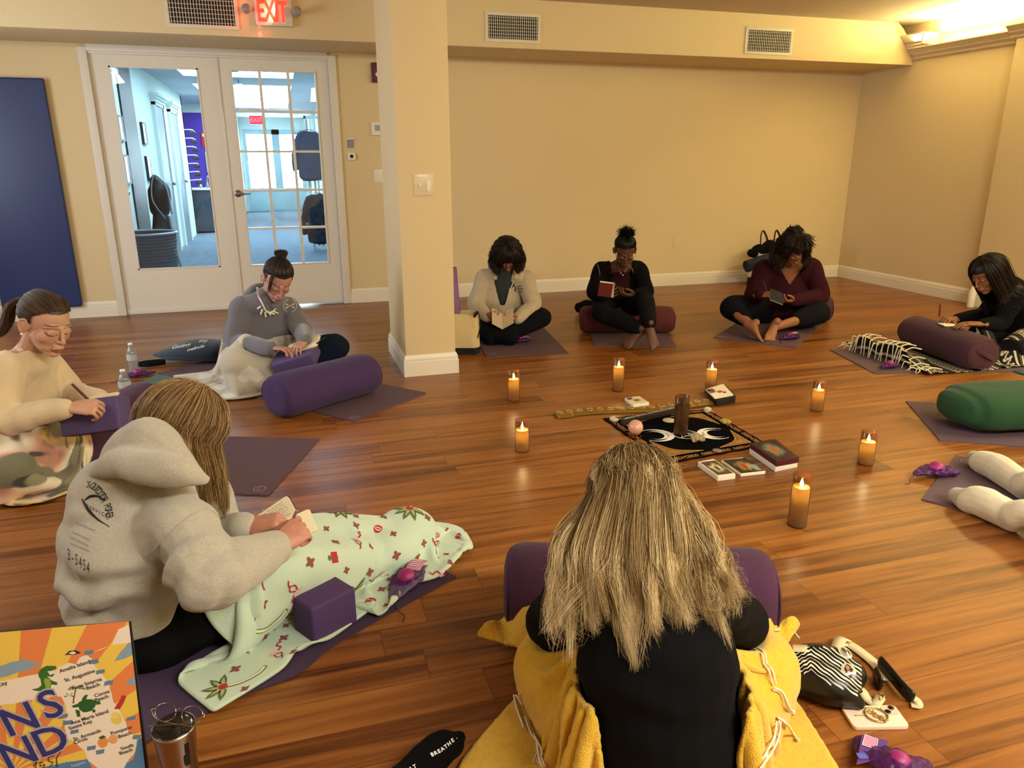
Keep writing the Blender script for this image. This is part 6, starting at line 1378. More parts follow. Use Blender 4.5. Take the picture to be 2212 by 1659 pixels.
def woven_blanket():
    nu, nv = 120, 80; o = fl(1835, 752) ; e = fl(2010, 815) ; d = nrm(e - o); s = np.array([-d[1], d[0], 0]) ; s = s if s[0] > 0 else -s
    P = grid(o - d * .05, s * 1.05, d * .80, nu, nv); F = P.reshape(-1, 3)
    ax0, ax1 = fl(1968, 712, .12) * np.array([1, 1, 0]), fl(2128, 768, .12) * np.array([1, 1, 0]); dd = nrm(ax1 - ax0)
    q = F - ax0; al = q @ dd; dist = np.linalg.norm(q - np.outer(np.clip(al, 0, np.linalg.norm(ax1 - ax0)), dd), axis=1)
    k = np.clip((dist - .13) / .10, 0, 1)
    fold = .022 * (1 - np.abs(vnoise(F * np.array([9, 5, 1]) + 4)) * 2).clip(0, 1) ** 2 + .012 * (vnoise(F * 14 + 8) + .4).clip(0, 1)
    F[:, 2] = .0065 + k * fold
    T = tree(bodyparts(H_, 'trousers'))
    H = np.zeros(len(F))
    for i in range(len(F)):
        h = T.ray_cast((F[i][0], F[i][1], .8), (0, 0, -1));
        if h[0] is not None and dist[i] > .16: H[i] = h[0][2]
    H = H.reshape(nv, nu)
    for _ in range(14): H = np.maximum(H * .98, (np.roll(H, 1, 0) + np.roll(H, -1, 0) + np.roll(H, 1, 1) + np.roll(H, -1, 1)) / 4)
    dist = dist.reshape(nv, nu); H *= np.clip((dist - .13) / .05, 0, 1)
    P = F.reshape(nv, nu, 3); P[..., 2] = np.maximum(P[..., 2], H + .012 * (H > .02)); P[..., :2] += (.018 * np.stack([vnoise(P.reshape(-1, 3) * 5), vnoise(P.reshape(-1, 3) * 5 + 30)], 1)).reshape(nv, nu, 2)
    def colf(u, v):
        bk, w_, g_ = [np.array(s2l(c)[:3]) for c in ('#0d0b0b', '#d9cfae', '#4a463a')]; t = (u * 5.2) % 1.0; zz = np.abs(((v * 26) % 1) - .5); c = np.tile(bk, (len(u), 1))
        c[(t > .10) & (t < .15)] = w_; c[(t > .20) & (t < .23)] = w_; c[(t > .52) & (t < .58)] = w_; z = (t > .28) & (t < .48) & (np.abs((t - .28) / .20 - zz * 2) < .22); c[z] = w_; c[(t > .64) & (t < .82)] = g_; c[(t > .70) & (t < .74)] = w_; return c
    o_ = cloth_mesh(Cloth(P), 'blanket', mat('woven_black_white', None, .95, attr='Col', bump=.7, bscale=300), colf, .005, 1, label='black and cream patterned woven blanket with fringe under the maroon bolster at right', cat='blanket')
    g = []; E = P[:, 0]
    for i in range(1, nv - 1, 3):
        b = E[i] + UP * .004; L_ = .04 + .035 * rng.rand(); a = rng.uniform(-.7, .7); dr = nrm(-s * math.cos(a) + d * math.sin(a)); g.append(G_tube([b, b + dr * L_ * .35 + UP * .006, b + dr * L_ * .7 + d * rng.uniform(-.02, .02) + UP * .006, np.array([*(b + dr * L_)[:2], .008])], [.004, .0045, .004, .0025], seg=6, n=10))
    solid('fringe', g, mat('fringe_cream', '#cfc3a0', .9), smooth=True, parent=o_, label='cream twisted fringe'); g = []
    for i in range(2, nv - 1, 5): g.append(G_tube([E[i] + UP * .006, E[i] + s * .05 + UP * .02, E[i] + s * .10 + d * .02 + UP * .012], .0045, seg=6, n=10))
    for q in g: solid('fringe_knot', [q], mat('fringe_cream'), smooth=True, parent=o_)
woven_blanket()
# ------------------------------------------------------------------ things on the floor
def poly_prism(P, z0, z1):
    n = len(P); v = [(p[0], p[1], z0) for p in P] + [(p[0], p[1], z1) for p in P]
    return np.array(v, float), [tuple(range(n))[::-1], tuple(range(n, 2 * n))] + [(i, (i + 1) % n, n + (i + 1) % n, n + i) for i in range(n)]
def picture(name, o, ux, uy, w, h, colour, n=26, lift=.0006, parent=None, **k):
    """small printed picture: a fine flat grid whose print is stored per vertex; colour(x, y) with x, y in 0..1"""
    m_ = max(4, int(n * h / w)); a, b = np.meshgrid(np.linspace(0, 1, n + 1), np.linspace(0, 1, m_ + 1)); uz = nrm(np.cross(ux, uy))
    P = np.asarray(o) + (a.ravel() * w)[:, None] * np.asarray(ux) + (b.ravel() * h)[:, None] * np.asarray(uy) + uz * lift
    f = [(j * (n + 1) + i, j * (n + 1) + i + 1, (j + 1) * (n + 1) + i + 1, (j + 1) * (n + 1) + i) for j in range(m_) for i in range(n)]
    me = new_mesh(name, P, f); set_col(me, colour(a.ravel(), b.ravel())); return link(name, me, mat('printed_picture', None, .45, attr='Col'), parent=parent, **k)
def blend(base, items, a, b):
    c = np.tile(np.array(s2l(base)[:3]), (len(a), 1))
    for (cx, cy, rx, ry, col, soft) in items:
        d = np.hypot((a - cx) / rx, (b - cy) / ry) + .25 * vnoise(np.stack([a * 9, b * 9, a * 0 + cx * 7], 1)); w = np.clip((1 - d) / soft, 0, 1)[:, None]; c = c * (1 - w) + np.array(s2l(col)[:3]) * w
    return c

# ---- flickering pillar candles in amber glass
def wax_material():
    m = bpy.data.materials.new('candle_wax'); m.use_nodes = True; nt = m.node_tree; N, L = nt.nodes, nt.links; N.remove(N['Principled BSDF'])
    d = N.new('ShaderNodeBsdfDiffuse'); t = N.new('ShaderNodeBsdfTranslucent'); mx = N.new('ShaderNodeMixShader'); mx.inputs[0].default_value = .55
    d.inputs[0].default_value = s2l('#e8cf98'); t.inputs[0].default_value = s2l('#e8b458'); L.new(d.outputs[0], mx.inputs[1]); L.new(t.outputs[0], mx.inputs[2]); L.new(mx.outputs[0], N['Material Output'].inputs[0]); return m
M_wax = wax_material(); M_amber = mat('amber_glass', '#50290f', .04, alpha=.42, spec=.8); M_flame = mat('led_flame', '#ffe9a0', .5, emit='#ffd45e', estr=14)
def candle(u, v, h, label, lit=True, r=.034, zt=None, grp='flameless candles in amber glass set in a circle'):
    b = fl(u, v); b = b + FW * r * .8; t = thing('candle', label, 'candle', tuple(b), grp)
    hw = h - .048; z0 = .001 if zt is None else zt
    ok = M_wax if lit else mat('wax_unlit', '#4a3620', .7)
    solid('wax_pillar', [G_lathe([(r * .90, z0 + .004), (r * .90, z0 + hw - .003), (r * .86, z0 + hw + .001), (r * .72, z0 + hw - .002), (r * .3, z0 + hw - .003), (.0005, z0 + hw - .003)], b * np.array([1, 1, 0]), 32)], ok, parent=t, smooth=True)
    solid('glass_cylinder', [G_lathe([(.0005, z0), (r * .96, z0), (r, z0 + .004), (r, z0 + h - .001), (r * .975, z0 + h), (r * .955, z0 + h - .001), (r * .955, z0 + .003), (.0005, z0 + .003)], b * np.array([1, 1, 0]), 40)], M_amber, parent=t, smooth=True)
    zf = z0 + hw
    prof = [(.0006, -.002), (.0035, .0), (.0062, .006), (.0066, .012), (.0048, .020), (.0024, .028), (.0004, .034)]
    solid('flame_tip', [G_lathe(prof, (b[0], b[1], zf), 14)], M_flame if lit else mat('wick_dark', '#2a2016', .6), parent=t, smooth=True)
    if lit:
        for dz, e, rad in ((.016, .34, .004), (-.026, .05, .006)):
            l = bpy.data.lights.new('candle_glow', 'POINT'); l.energy = e; l.color = (1, .76, .36); l.shadow_soft_size = rad; o = bpy.data.objects.new('candle_glow', l); o.location = (b[0], b[1] - (.009 if dz > 0 else 0), zf + dz); o.parent = t; o.matrix_parent_inverse = Matrix.Translation(-t.location); COL.objects.link(o)
    return t
candle(1110, 868, .175, 'lit amber glass candle nearest the pillar, back left of the circle')
candle(1336, 847, .195, 'lit amber glass candle at the back of the circle, behind the small white card deck')
candle(1537, 849, .185, 'lit amber glass candle standing behind the dark card box')
candle(1768, 890, .165, 'lit amber glass candle at the right of the circle, alone on the floor')
candle(1875, 1007, .155, 'lit amber glass candle furthest to the right of the circle')
candle(1727, 1142, .205, 'tallest lit amber glass candle, nearest the front right of the circle')
candle(1128, 979, .155, 'lit amber glass candle at the left of the circle, nearer than the pillar one')
candle(1379, 1034, .155, 'lit amber glass candle half hidden behind the long blonde hair')
candle(1472, 943, .195, 'unlit dark amber glass candle standing in the middle of the black altar cloth', lit=False, r=.036, zt=.006, grp=None)

# ---- black altar cloth with gold knotwork and white triple moon
FLc, FRc, BRc, BLc = fl(1440, 1003), fl(1662, 963), fl(1527, 885), fl(1302, 905)
def altar():
    o = FLc; ux = FRc - FLc; uy = BLc - FLc; uxy = BRc - FRc - uy
    W = lambda x, y, z=.0045: o + ux * x + uy * y + uxy * (x * y) + UP * z
    n = 30; v, f = [], []; q = lambda k, j, i: k * (n + 1) ** 2 + j * (n + 1) + i
    for k in (0, 1):
        for j in range(n + 1):
            for i in range(n + 1):
                e = .004 * math.sin(i * 1.1) if j in (0, n) else 0; g = .004 * math.sin(j * 1.3) if i in (0, n) else 0; v.append(W(i / n + g, j / n + e, .0006 + .0032 * k))
    for j in range(n):
        for i in range(n): f += [(q(1, j, i), q(1, j, i + 1), q(1, j + 1, i + 1), q(1, j + 1, i)), (q(0, j, i), q(0, j + 1, i), q(0, j + 1, i + 1), q(0, j, i + 1))]
    for i in range(n): f += [(q(0, 0, i), q(0, 0, i + 1), q(1, 0, i + 1), q(1, 0, i)), (q(0, n, i), q(1, n, i), q(1, n, i + 1), q(0, n, i + 1)), (q(0, i, 0), q(1, i, 0), q(1, i + 1, 0), q(0, i + 1, 0)), (q(0, i, n), q(0, i + 1, n), q(1, i + 1, n), q(1, i, n))]
    V_ = [np.array(v)]; F_ = list(f); MI = [0] * len(f); nn = [len(v)]
    def add(gv, gf, m): V_.append(np.asarray(gv)); F_.extend([tuple(a + nn[0] for a in x) for x in gf]); MI.extend([m] * len(gf)); nn[0] += len(gv)
    def line(P, w, m, z=.0046, n_=None):
        P = np.array(P, float); C = spline(P, n_ or (len(P) - 1) * 4 + 1) if n_ != 0 else P; T = np.gradient(C, axis=0); T /= np.linalg.norm(T, axis=1)[:, None] + 1e-9; N_ = np.stack([-T[:, 1], T[:, 0]], 1) * w / 2
        k = len(C); add(np.vstack([[W(x, y, z) for x, y in C + N_], [W(x, y, z) for x, y in C - N_]]), [(i, i + 1, k + i + 1, k + i) for i in range(k - 1)], m)
    # border knots: repeated key and ring pattern
    for side in range(4):
        def S(t, d):
            return ((t, d), (1 - d, t), (1 - t, 1 - d), (d, 1 - t))[side]
        for c in (.19, .50, .81):
            for s_ in (-1, 1):
                line([S(c + s_ * .02, .035), S(c + s_ * .125, .035)], .006, 1, n_=0); line([S(c + s_ * .02, .065), S(c + s_ * .10, .065), S(c + s_ * .10, .048), S(c + s_ * .04, .048)], .005, 1, n_=0)
                line([S(c + s_ * .02, .035), S(c + s_ * .02, .065)], .005, 2, n_=0)
                line([S(c + s_ * .125 + .012 * math.cos(a), .05 + .016 * math.sin(a)) for a in np.linspace(0, 2 * PI, 9)], .005, 1)
            line([S(c - .02, .04), S(c, .06), S(c + .02, .04)], .006, 2); line([S(c - .02, .06), S(c, .04), S(c + .02, .06)], .006, 2)
        line([S(.02, .018), S(.98, .018)], .004, 3, n_=0)
    # corner fans with interlace
    for cx, cy, sx, sy in ((.11, .11, 1, 1), (.89, .11, -1, 1), (.89, .89, -1, -1), (.11, .89, 1, -1)):
        K = lambda a, b: (cx + sx * a, cy + sy * b)
        fan = [K(0, 0), K(.30, 0), K(.22, .035), K(.14, .07), K(.10, .10), K(.07, .14), K(.035, .22), K(0, .30)]; add([W(x, y, .0043) for x, y in fan], [tuple(range(8))], 4)
        line([K(0, 0), K(.31, 0)], .006, 1, n_=0); line([K(0, 0), K(0, .31)], .006, 1, n_=0); line([K(.31, 0), K(.16, .055), K(.095, .095), K(.055, .16), K(0, .31)], .006, 1, .0048)
        for r in (.02, .045): line([K(.29 - r * 2, .004 + r * .4), K(.15 - r * .4, .05 - r * .4), K(.085 - r * .5, .085 - r * .5), K(.05 - r * .4, .15 - r * .4), K(.004 + r * .4, .29 - r * 2)], .004, 3 if r < .03 else 1, .0049)
        for k in range(3): line([K(.045 + .025 * k + .02 * math.cos(a), .045 + .012 * (k % 2) + .02 * math.sin(a)) for a in np.linspace(0, 2 * PI, 9)], .004, 1, .0050)
    # triple moon and pentagram, drawn across the diagonal the way the cloth lies
    A_ = np.linalg.inv(np.stack([ux[:2], uy[:2]], 1)); c0 = fl(1475, 938)[:2]; e1 = (fl(1560, 934) - fl(1392, 942))[:2]; e1 = e1 / np.linalg.norm(e1); e2 = np.array([-e1[1], e1[0]])
    def Q(x, y): p = A_ @ (c0 + e1 * x + e2 * y - o[:2]); return (p[0], p[1])
    line([Q(.062 * math.cos(a), .062 * math.sin(a)) for a in np.linspace(0, 2 * PI, 25)], .010, 5, .0050)
    st = [Q(.056 * math.cos(PI / 2 + k * 4 * PI / 5), .056 * math.sin(PI / 2 + k * 4 * PI / 5)) for k in range(6)]
    for k in range(5): line([st[k], st[k + 1]], .006, 5, .0054, n_=0)
    for s_ in (-1, 1):
        for (ro, ri, off) in ((.088, .072, .036), (.060, .050, .030)):
            cx = s_ * (.062 + .080); oa = np.linspace(-2.2, 2.2, 15)
            out = [(cx - s_ * ro * math.cos(a) * .95, ro * math.sin(a)) for a in oa]; inn = [(cx + s_ * off * .42 - s_ * (ri) * math.cos(a) * .95, ri * 1.08 * math.sin(a) * (1 if abs(a) < 2.1 else .98)) for a in oa]
            add([W(*Q(x, y), .0051) for x, y in out] + [W(*Q(x, y), .0051) for x, y in inn], [(i, i + 1, 15 + i + 1, 15 + i) for i in range(14)], 5)
    me = new_mesh('altar_cloth', np.vstack(V_), F_); me.polygons.foreach_set('material_index', MI)
    link('altar_cloth', me, [mat('velvet_black', '#040406', 1.0, bump=.3, bscale=500, spec=.05), mat('thread_gold', '#c79a55', .6), mat('thread_copper', '#b06a3c', .6), mat('thread_dark_red', '#7c2a2a', .7), mat('thread_ochre', '#8a5c20', .7), mat('thread_white', '#ece4d8', .7)], label='square black altar cloth with gold knotwork border and white triple moon print', cat='altar cloth')
altar()
ZA = .0042
def rock(u, v, size, label, m, seed=0, flat=1.0, name='crystal', z=ZA, spiky=1.0):
    c = fl(u, v); s = np.array(size); parts = [G_ell((0, 0, 0), s, nu=14, nv=10)]; rs = np.random.RandomState(seed)
    for k in range(int(5 * spiky)):
        d = nrm(rs.randn(3)); parts.append(G_ell(d * s * .7, s * rs.uniform(.35, .6), nu=8, nv=6))
    me = fuse([xf(p, rotz(rs.rand() * 3)) for p in parts], max(min(size) * .14, .0012), 0, lambda p, n: s.min() * .25 * vnoise(p / s.max() * 2.6 + seed)); co = mesh_co(me); co[:, 2] += z - co[:, 2].min(); co[:, :2] += c[:2]; me.vertices.foreach_set('co', co.ravel()); me.polygons.foreach_set('use_smooth', [False] * len(me.polygons))
    return link(name, me, m, label=label, cat='crystal')
M_qz = mat('clear_quartz', '#ded2b4', .15, trans=.35, spec=.7); M_cit = mat('citrine', '#c9b05a', .15, trans=.4, spec=.7); M_smk = mat('smoky_quartz', '#b9a67c', .15, trans=.35, spec=.7); M_blkst = mat('black_stone', '#0b0909', .12, spec=.7)
rock(1324, 912, (.026, .017, .014), 'whitish rough crystal on the back left corner of the altar cloth', M_qz, 1)
rock(1527, 893, (.019, .016, .016), 'white chunky crystal on the back right corner of the altar cloth', M_qz, 2)
rock(1566, 918, (.028, .016, .014), 'yellow rough crystal on the right edge of the altar cloth', M_cit, 3)
rock(1506, 957, (.036, .022, .019), 'smoky quartz cluster in front of the unlit candle on the altar cloth', M_smk, 4, spiky=2)
rock(1434, 992, (.020, .014, .009), 'glossy black stone on the front corner of the altar cloth', M_blkst, 5, spiky=.4)
rock(1444, 1004, (.010, .006, .0035), 'tiny white stone chip at the front corner of the altar cloth', M_qz, 6, spiky=.4, z=.001)
solid('crystal', [G_lathe([(0, 0), (.030, .002), (.034, .006), (.030, .010), (0, .011)], fl(1445, 912) + UP * ZA, 30)], mat('selenite', '#cfc49c', .3, spec=.6), smooth=True, label='flat round pale selenite disc left of the unlit candle', cat='crystal')
solid('crystal', [G_lathe([(0, 0), (.020, .002), (.024, .005), (.020, .008), (0, .009)], fl(1549, 977) + UP * ZA, 24)], mat('grey_agate', '#7d6a5c', .25, spec=.6), smooth=True, label='small flat oval grey stone on the front border of the altar cloth', cat='crystal')
def sphere():
    b = fl(1372, 944); t = thing('crystal_sphere', 'pink rose quartz sphere on a wire stand on the altar cloth', 'crystal sphere', tuple(b + UP * ZA))
    c = b + UP * (ZA + .047); solid('sphere', [G_ell(c, (.037, .037, .037), nu=36, nv=24)], mat('rose_quartz', '#d19a7e', .16, spec=.6, sss=.2, var=.12, vscale=40), smooth=True, parent=t)
    solid('vein', [G_tube([c + .0372 * nrm(q) for q in ((-.7, -.55, .35), (-.35, -.85, .18), (.05, -.95, .28), (.4, -.75, .30), (.55, -.55, .6), (.4, -.3, .85))], .0011, seg=6, n=30)], mat('vein_white', '#f0dcc4', .4), smooth=True, parent=t)
    for z, r in ((.003, .030), (.016, .022)): solid('ring', [G_tube([b + np.array([math.cos(a) * r, math.sin(a) * r, ZA + z]) for a in np.linspace(0, 2 * PI, 24)], .0016, seg=6, n=40, cap=False)], mat('copper_wire', '#a8683c', .3, metal=1.0), smooth=True, parent=t)
    for a in (.5, 2.6, 4.7): solid('stand_leg', [G_tube([b + np.array([math.cos(a) * r, math.sin(a) * r, ZA + z]) for r, z in ((.030, .003), (.020, .010), (.023, .018))], .0016, seg=6)], mat('copper_wire'), smooth=True, parent=t)
sphere()
def wood_box():   # dark oblong holder with white capitals along its top
    a, b = fl(1347, 921), fl(1480, 890); d = nrm(b - a); s = np.cross(UP, d); L_ = .46; t = thing('incense_box', 'long narrow dark box with white capital lettering along its top on the altar cloth', 'incense box', tuple(a + UP * ZA))
    solid('box_body', [G_prism([(0, 0), (L_, 0), (L_, .026), (0, .026)], 0, .030, (a + UP * ZA, d, s, UP))], mat('box_dark', '#2b2018', .5), parent=t, bev=.001)
    solid('top_strip', [G_prism([(.012, .004), (L_ - .012, .004), (L_ - .012, .022), (.012, .022)], .0302, .0306, (a + UP * ZA, d, s, UP))], mat('strip_grey_blue', '#4c5250', .5), parent=t)
    g = text_geo('YOUR VIBE ATTRACTS YOUR TRIBE', .020, spacing=1.05); v = g[0]; v[:, 0] *= (L_ - .03) / np.ptp(v[:, 0]); v[:, 0] -= (v[:, 0].max() + v[:, 0].min()) / 2
    solid('lettering', [place((-v[:, :3] * np.array([1, 1, 0]), g[1]), a + UP * (ZA + .0310) + d * L_ / 2 + s * .013, d, s)], mat('letter_white', '#dcdcd0', .5), parent=t, label='white capital lettering along the top')
wood_box()
def wrap_strip():   # crinkled translucent gold strip
    a, b = fl(1199, 900), fl(1538, 872); d = nrm(b - a); s = np.cross(UP, d); L_ = np.linalg.norm(b - a); P = grid(a - s * .045, d * L_, s * .085, 150, 14); x = np.linspace(0, 1, 150)
    F = P.reshape(-1, 3); P[..., 2] = .003 + (.006 + .007 * np.abs(vnoise(F * np.array([55, 22, 1]) + 2)) + .008 * np.abs(vnoise(F * np.array([24, 24, 1]) + 9))).reshape(14, 150) * np.clip(1.4 - np.abs(np.linspace(-1, 1, 14))[:, None] * 1.1, .15, 1)
    P += s * (.018 * np.sin(x * 7 + .4) * (x > .1))[None, :, None]
    o = Cloth(P).mesh('gauze_strip', mat('gold_gauze', '#8f6c22', .32, alpha=.85, spec=.7, metal=.25), thick=.0012, sub=1, label='long crinkled translucent gold strip lying behind the altar cloth', cat='table runner')
    g = []
    for k in range(16):
        c = a + d * L_ * (k + .5) / 16 + s * (.018 * math.sin((k + .5) / 16 * 7 + .4)); g.append(G_tube([c + np.array([math.cos(q), math.sin(q), 0]) * .017 + UP * .019 for q in np.linspace(0, 5.4, 10)], .0014, seg=5, n=18))
    [solid('curl_print', [q], mat('foil_highlight', '#e6cf8a', .25, metal=.5), smooth=True, parent=o) for q in g]
wrap_strip()
M_pw = mat('card_edge_white', '#eadfc6', .6)
def deck(P4, z0, z1, label, base, items, mb=M_pw, name='card_deck', cat='card deck', inset=.06, extra=None):
    P4 = [fl(*p) for p in P4]; t = thing(name, label, cat, tuple(sum(P4) / 4 + UP * z0))
    solid('card_stack', [poly_prism(P4, z0, z1)], mb, parent=t, bev=.0008)
    ux = P4[1] - P4[0]; uy = P4[3] - P4[0]; w, h = np.linalg.norm(ux), np.linalg.norm(uy); ux, uy = nrm(ux), nrm(uy)
    picture('top_card', P4[0] + UP * z1 + ux * w * inset + uy * h * inset, ux, uy, w * (1 - 2 * inset), h * (1 - 2 * inset), lambda a, b: blend(base, items, a, b), parent=t)
    if extra: extra(P4, t, ux, uy, w, h)
    return t
deck([(1550, 1040), (1588, 1035), (1541, 1002), (1507, 1008)][0:4], .0008, .024, 'stack of picture cards with a pale figure, nearest the blonde hair', '#4a3c3c', [(.5, .5, .42, .40, '#c9c08a', .5), (.5, .45, .12, .22, '#3a3018', .3), (.25, .85, .3, .2, '#54303c', .5)])
deck([(1600, 1030), (1653, 1024), (1604, 994), (1558, 1000)], .0008, .014, 'thin booklet with a fiery dancer picture between the cards and the box', '#26241c', [(.55, .45, .38, .36, '#b9924e', .6), (.5, .45, .14, .26, '#9c3c20', .4), (.85, .3, .25, .3, '#8c9a8a', .6)], inset=.02, name='booklet', cat='booklet')
def maroon_box():
    P4 = [fl(1674, 1020), fl(1722, 1010), fl(1672, 971), fl(1618, 980)]; t = thing('card_box', 'maroon lidded card box on a white base beside the altar cloth', 'box', tuple(sum(P4) / 4))
    solid('white_base', [poly_prism(P4, .0008, .028)], mat('box_white', '#d8d3c4', .55), parent=t, bev=.001)
    c = sum(P4) / 4; L4 = [c + (p - c) * 1.02 + UP * 0 for p in P4]; v, f = poly_prism(L4, .024, .052); v[0:4, 2] += [.002, .0, .0, -.004]; v[:, 0] += .002; solid('maroon_lid', [(v, f)], mat('box_maroon', '#4a1420', .4), parent=t, bev=.001)
    ux, uy = nrm(L4[1] - L4[0]), nrm(L4[3] - L4[0]); picture('lid_picture', v[4] + ux * .004 + uy * .004, ux, uy, np.linalg.norm(L4[1] - L4[0]) - .008, np.linalg.norm(L4[3] - L4[0]) - .008, lambda a, b: blend('#2c1c18', [(.5, .5, .4, .4, '#7c8470', .6), (.5, .5, .2, .25, '#a8552c', .5)], a, b), parent=t)
maroon_box()
def back_deck():
    P4 = [fl(1548, 878), fl(1588, 870), fl(1566, 846), fl(1528, 858)]; t = thing('card_box', 'dark card box with a white and red picture lid near the back candles', 'box', tuple(sum(P4) / 4))
    solid('box_body', [poly_prism(P4, .0008, .042)], mat('box_black', '#17100f', .45), parent=t, bev=.001)
    L4 = [p + np.array([-.012, .006, 0]) for p in P4]; solid('card_stack', [poly_prism(L4, .0422, .048)], M_pw, parent=t); ux, uy = nrm(L4[1] - L4[0]), nrm(L4[3] - L4[0]); w, h = np.linalg.norm(L4[1] - L4[0]), np.linalg.norm(L4[3] - L4[0])
    picture('top_card', L4[0] + UP * .048, ux, uy, w, h, lambda a, b: blend('#e8dcc4', [(.1, .75, .32, .35, '#5a1a14', .4), (.55, .5, .2, .14, '#8c3a20', .3), (.7, .35, .12, .1, '#6a2418', .3)], a, b), parent=t)
back_deck()
deck([(1368, 881), (1402, 876), (1380, 862), (1349, 866)], .0008, .018, 'small white card deck with a gold butterfly picture behind the gold strip', '#d8caa4', [(.5, .5, .3, .25, '#8a6430', .4), (.15, .9, .3, .25, '#5a2418', .5)])

# ---- purple net pouches with a pink ball
M_net = mat('net_purple', '#4c1a5c', .4, alpha=.68, spec=.4); M_ball = mat('ball_magenta', '#96246a', .45); M_tag = mat('tag_pink', '#c48aa8', .6)
def pouch(c, ang, s, label, z=.006, tag=True, ball=True, dark=False):
    c = np.array(c, float) * np.array([1, 1, 0]); R = rotz(ang); t = thing('net_pouch', label, 'pouch', tuple(c + UP * z), 'purple net pouches with a pink ball')
    W = lambda p: (np.asarray(p, float) * s) @ R.T + c + UP * z
    me = fuse([G_tube(W([(-.10, 0, .012), (-.05, .005, .018), (0, 0, .024), (.05, -.004, .020), (.10, .01, .010)]), np.array([(.012, .008), (.035, .014), (.048, .020), (.040, .016), (.012, .008)]) * s, ref=R @ np.array([0, 1, 0]), n=26)], .0035 * s ** .5, 1, lambda p, n: .006 * s * vnoise(p * 60 / s) + .003 * vnoise(p * 130)); co = mesh_co(me); co[:, 2] += z + .0008 - co[:, 2].min(); me.vertices.foreach_set('co', co.ravel())
    link('net_bag', me, M_net, parent=t)
    if ball: solid('ball', [G_ell(W((-.005, .0, .030)), np.array([.031] * 3) * s, nu=28, nv=18)], M_ball, smooth=True, parent=t)
    if tag:
        P = grid((0, 0, 0), (.075, 0, 0), (0, .05, 0), 8, 6); F = P.reshape(-1, 3); F[:, 2] = .052 + .006 * np.sin(F[:, 0] * 60); F += np.array([.012, -.04, 0]); P = W(F).reshape(6, 8, 3); m_ = Cloth(P).mesh('label_tag', M_tag, thick=.0008, sub=1); m_.parent = t; m_.matrix_parent_inverse = Matrix.Translation(-t.location)
        solid('tag_print', [(W([(.02 + .012 * k, -.030, .0610), (.024 + .012 * k, -.030, .0610), (.024 + .012 * k, .0, .0610), (.02 + .012 * k, .0, .0610)]), [(0, 1, 2, 3)]) for k in range(4)], mat('tag_print_pale', '#e8c8d8', .6), parent=t)
    solid('drawstring', [G_tube(W([(-.10, 0, .010), (-.14, -.03, .004), (-.16, -.06, .004), (-.19, -.07, .005)]), .0016 * s, seg=6, n=14)], mat('cord_purple', '#3c1440', .5), smooth=True, parent=t)
pouch(fl(880, 1268), 1.0, 1.0, 'purple net pouch with pink ball and tag at the corner of the deep purple mat')
pouch(fl(1125, 742), .1, .8, 'small purple net pouch on the mat in front of the reader beside the pillar', z=.007)
pouch(fl(1706, 735), .2, .9, 'dark purple net pouch beside the bare feet of the person in maroon', z=.007)
pouch(fl(1922, 798), .1, .8, 'magenta net pouch on the mat edge by the fringed blanket', z=.012, tag=False)
pouch(fl(2022, 1030), -.15, 1.05, 'magenta net pouch in front of the cream socked feet', tag=False)
pouch(fl(300, 814), .3, .9, 'purple net pouch on the floor by the water bottles', z=.001, tag=False)

# ---- bottles, book, strap and cushion at left
M_pet = mat('clear_plastic', '#eef6f8', .05, trans=.92, ior=1.33, spec=.8)
def bottle(u, v, label, h=.205, rot=0):
    b = fl(u, v); t = thing('water_bottle', label, 'water bottle', tuple(b), 'plastic water bottles')
    pr = [(.0, .001), (.024, .001), (.030, .006), (.031, .02)] + [(.0315 - .0022 * (i % 2), .03 + .0085 * i) for i in range(10)] + [(.032, .118), (.032, .135), (.029, .152), (.020, .172), (.0125, .182), (.0125, .190)]
    pr = [(r, z * h / .205) for r, z in pr]
    inner = [(max(r - .0012, .0004), z + (.001 if i == 0 else 0)) for i, (r, z) in enumerate(pr)][::-1]
    solid('bottle_body', [G_lathe(pr + inner, b, 28)], M_pet, smooth=True, parent=t)
    solid('cap', [G_lathe([(0, h * .93), (.0145, h * .93), (.0145, h * .985), (.013, h), (0, h)], b, 24)], mat('cap_white', '#e8ecec', .4), smooth=True, parent=t)
    solid('wrap_label', [G_lathe([(.0328, h * .50), (.0328, h * .68)], b, 28)], mat('label_clear_white', '#c9d4d8', .4, alpha=.7), smooth=True, parent=t)
bottle(292, 812, 'clear plastic water bottle standing upright by the dark cushion, further from the camera', .215)
bottle(276, 872, 'clear plastic water bottle behind the plum bolster, nearer the camera', .20)
t = thing('book', 'green covered book lying on the floor by the water bottles', 'book', tuple(fl(330, 822)))
P4 = [fl(288, 836), fl(324, 840), fl(372, 818), fl(342, 812)]
solid('pages', [poly_prism(P4, .0008, .010)], M_pw, parent=t); solid('cover', [poly_prism([P4[0] + RT * .001, P4[1] + RT * .002, P4[2] + RT * .002, P4[3]], .0102, .0125)], mat('cover_green', '#3e5238', .5), parent=t)
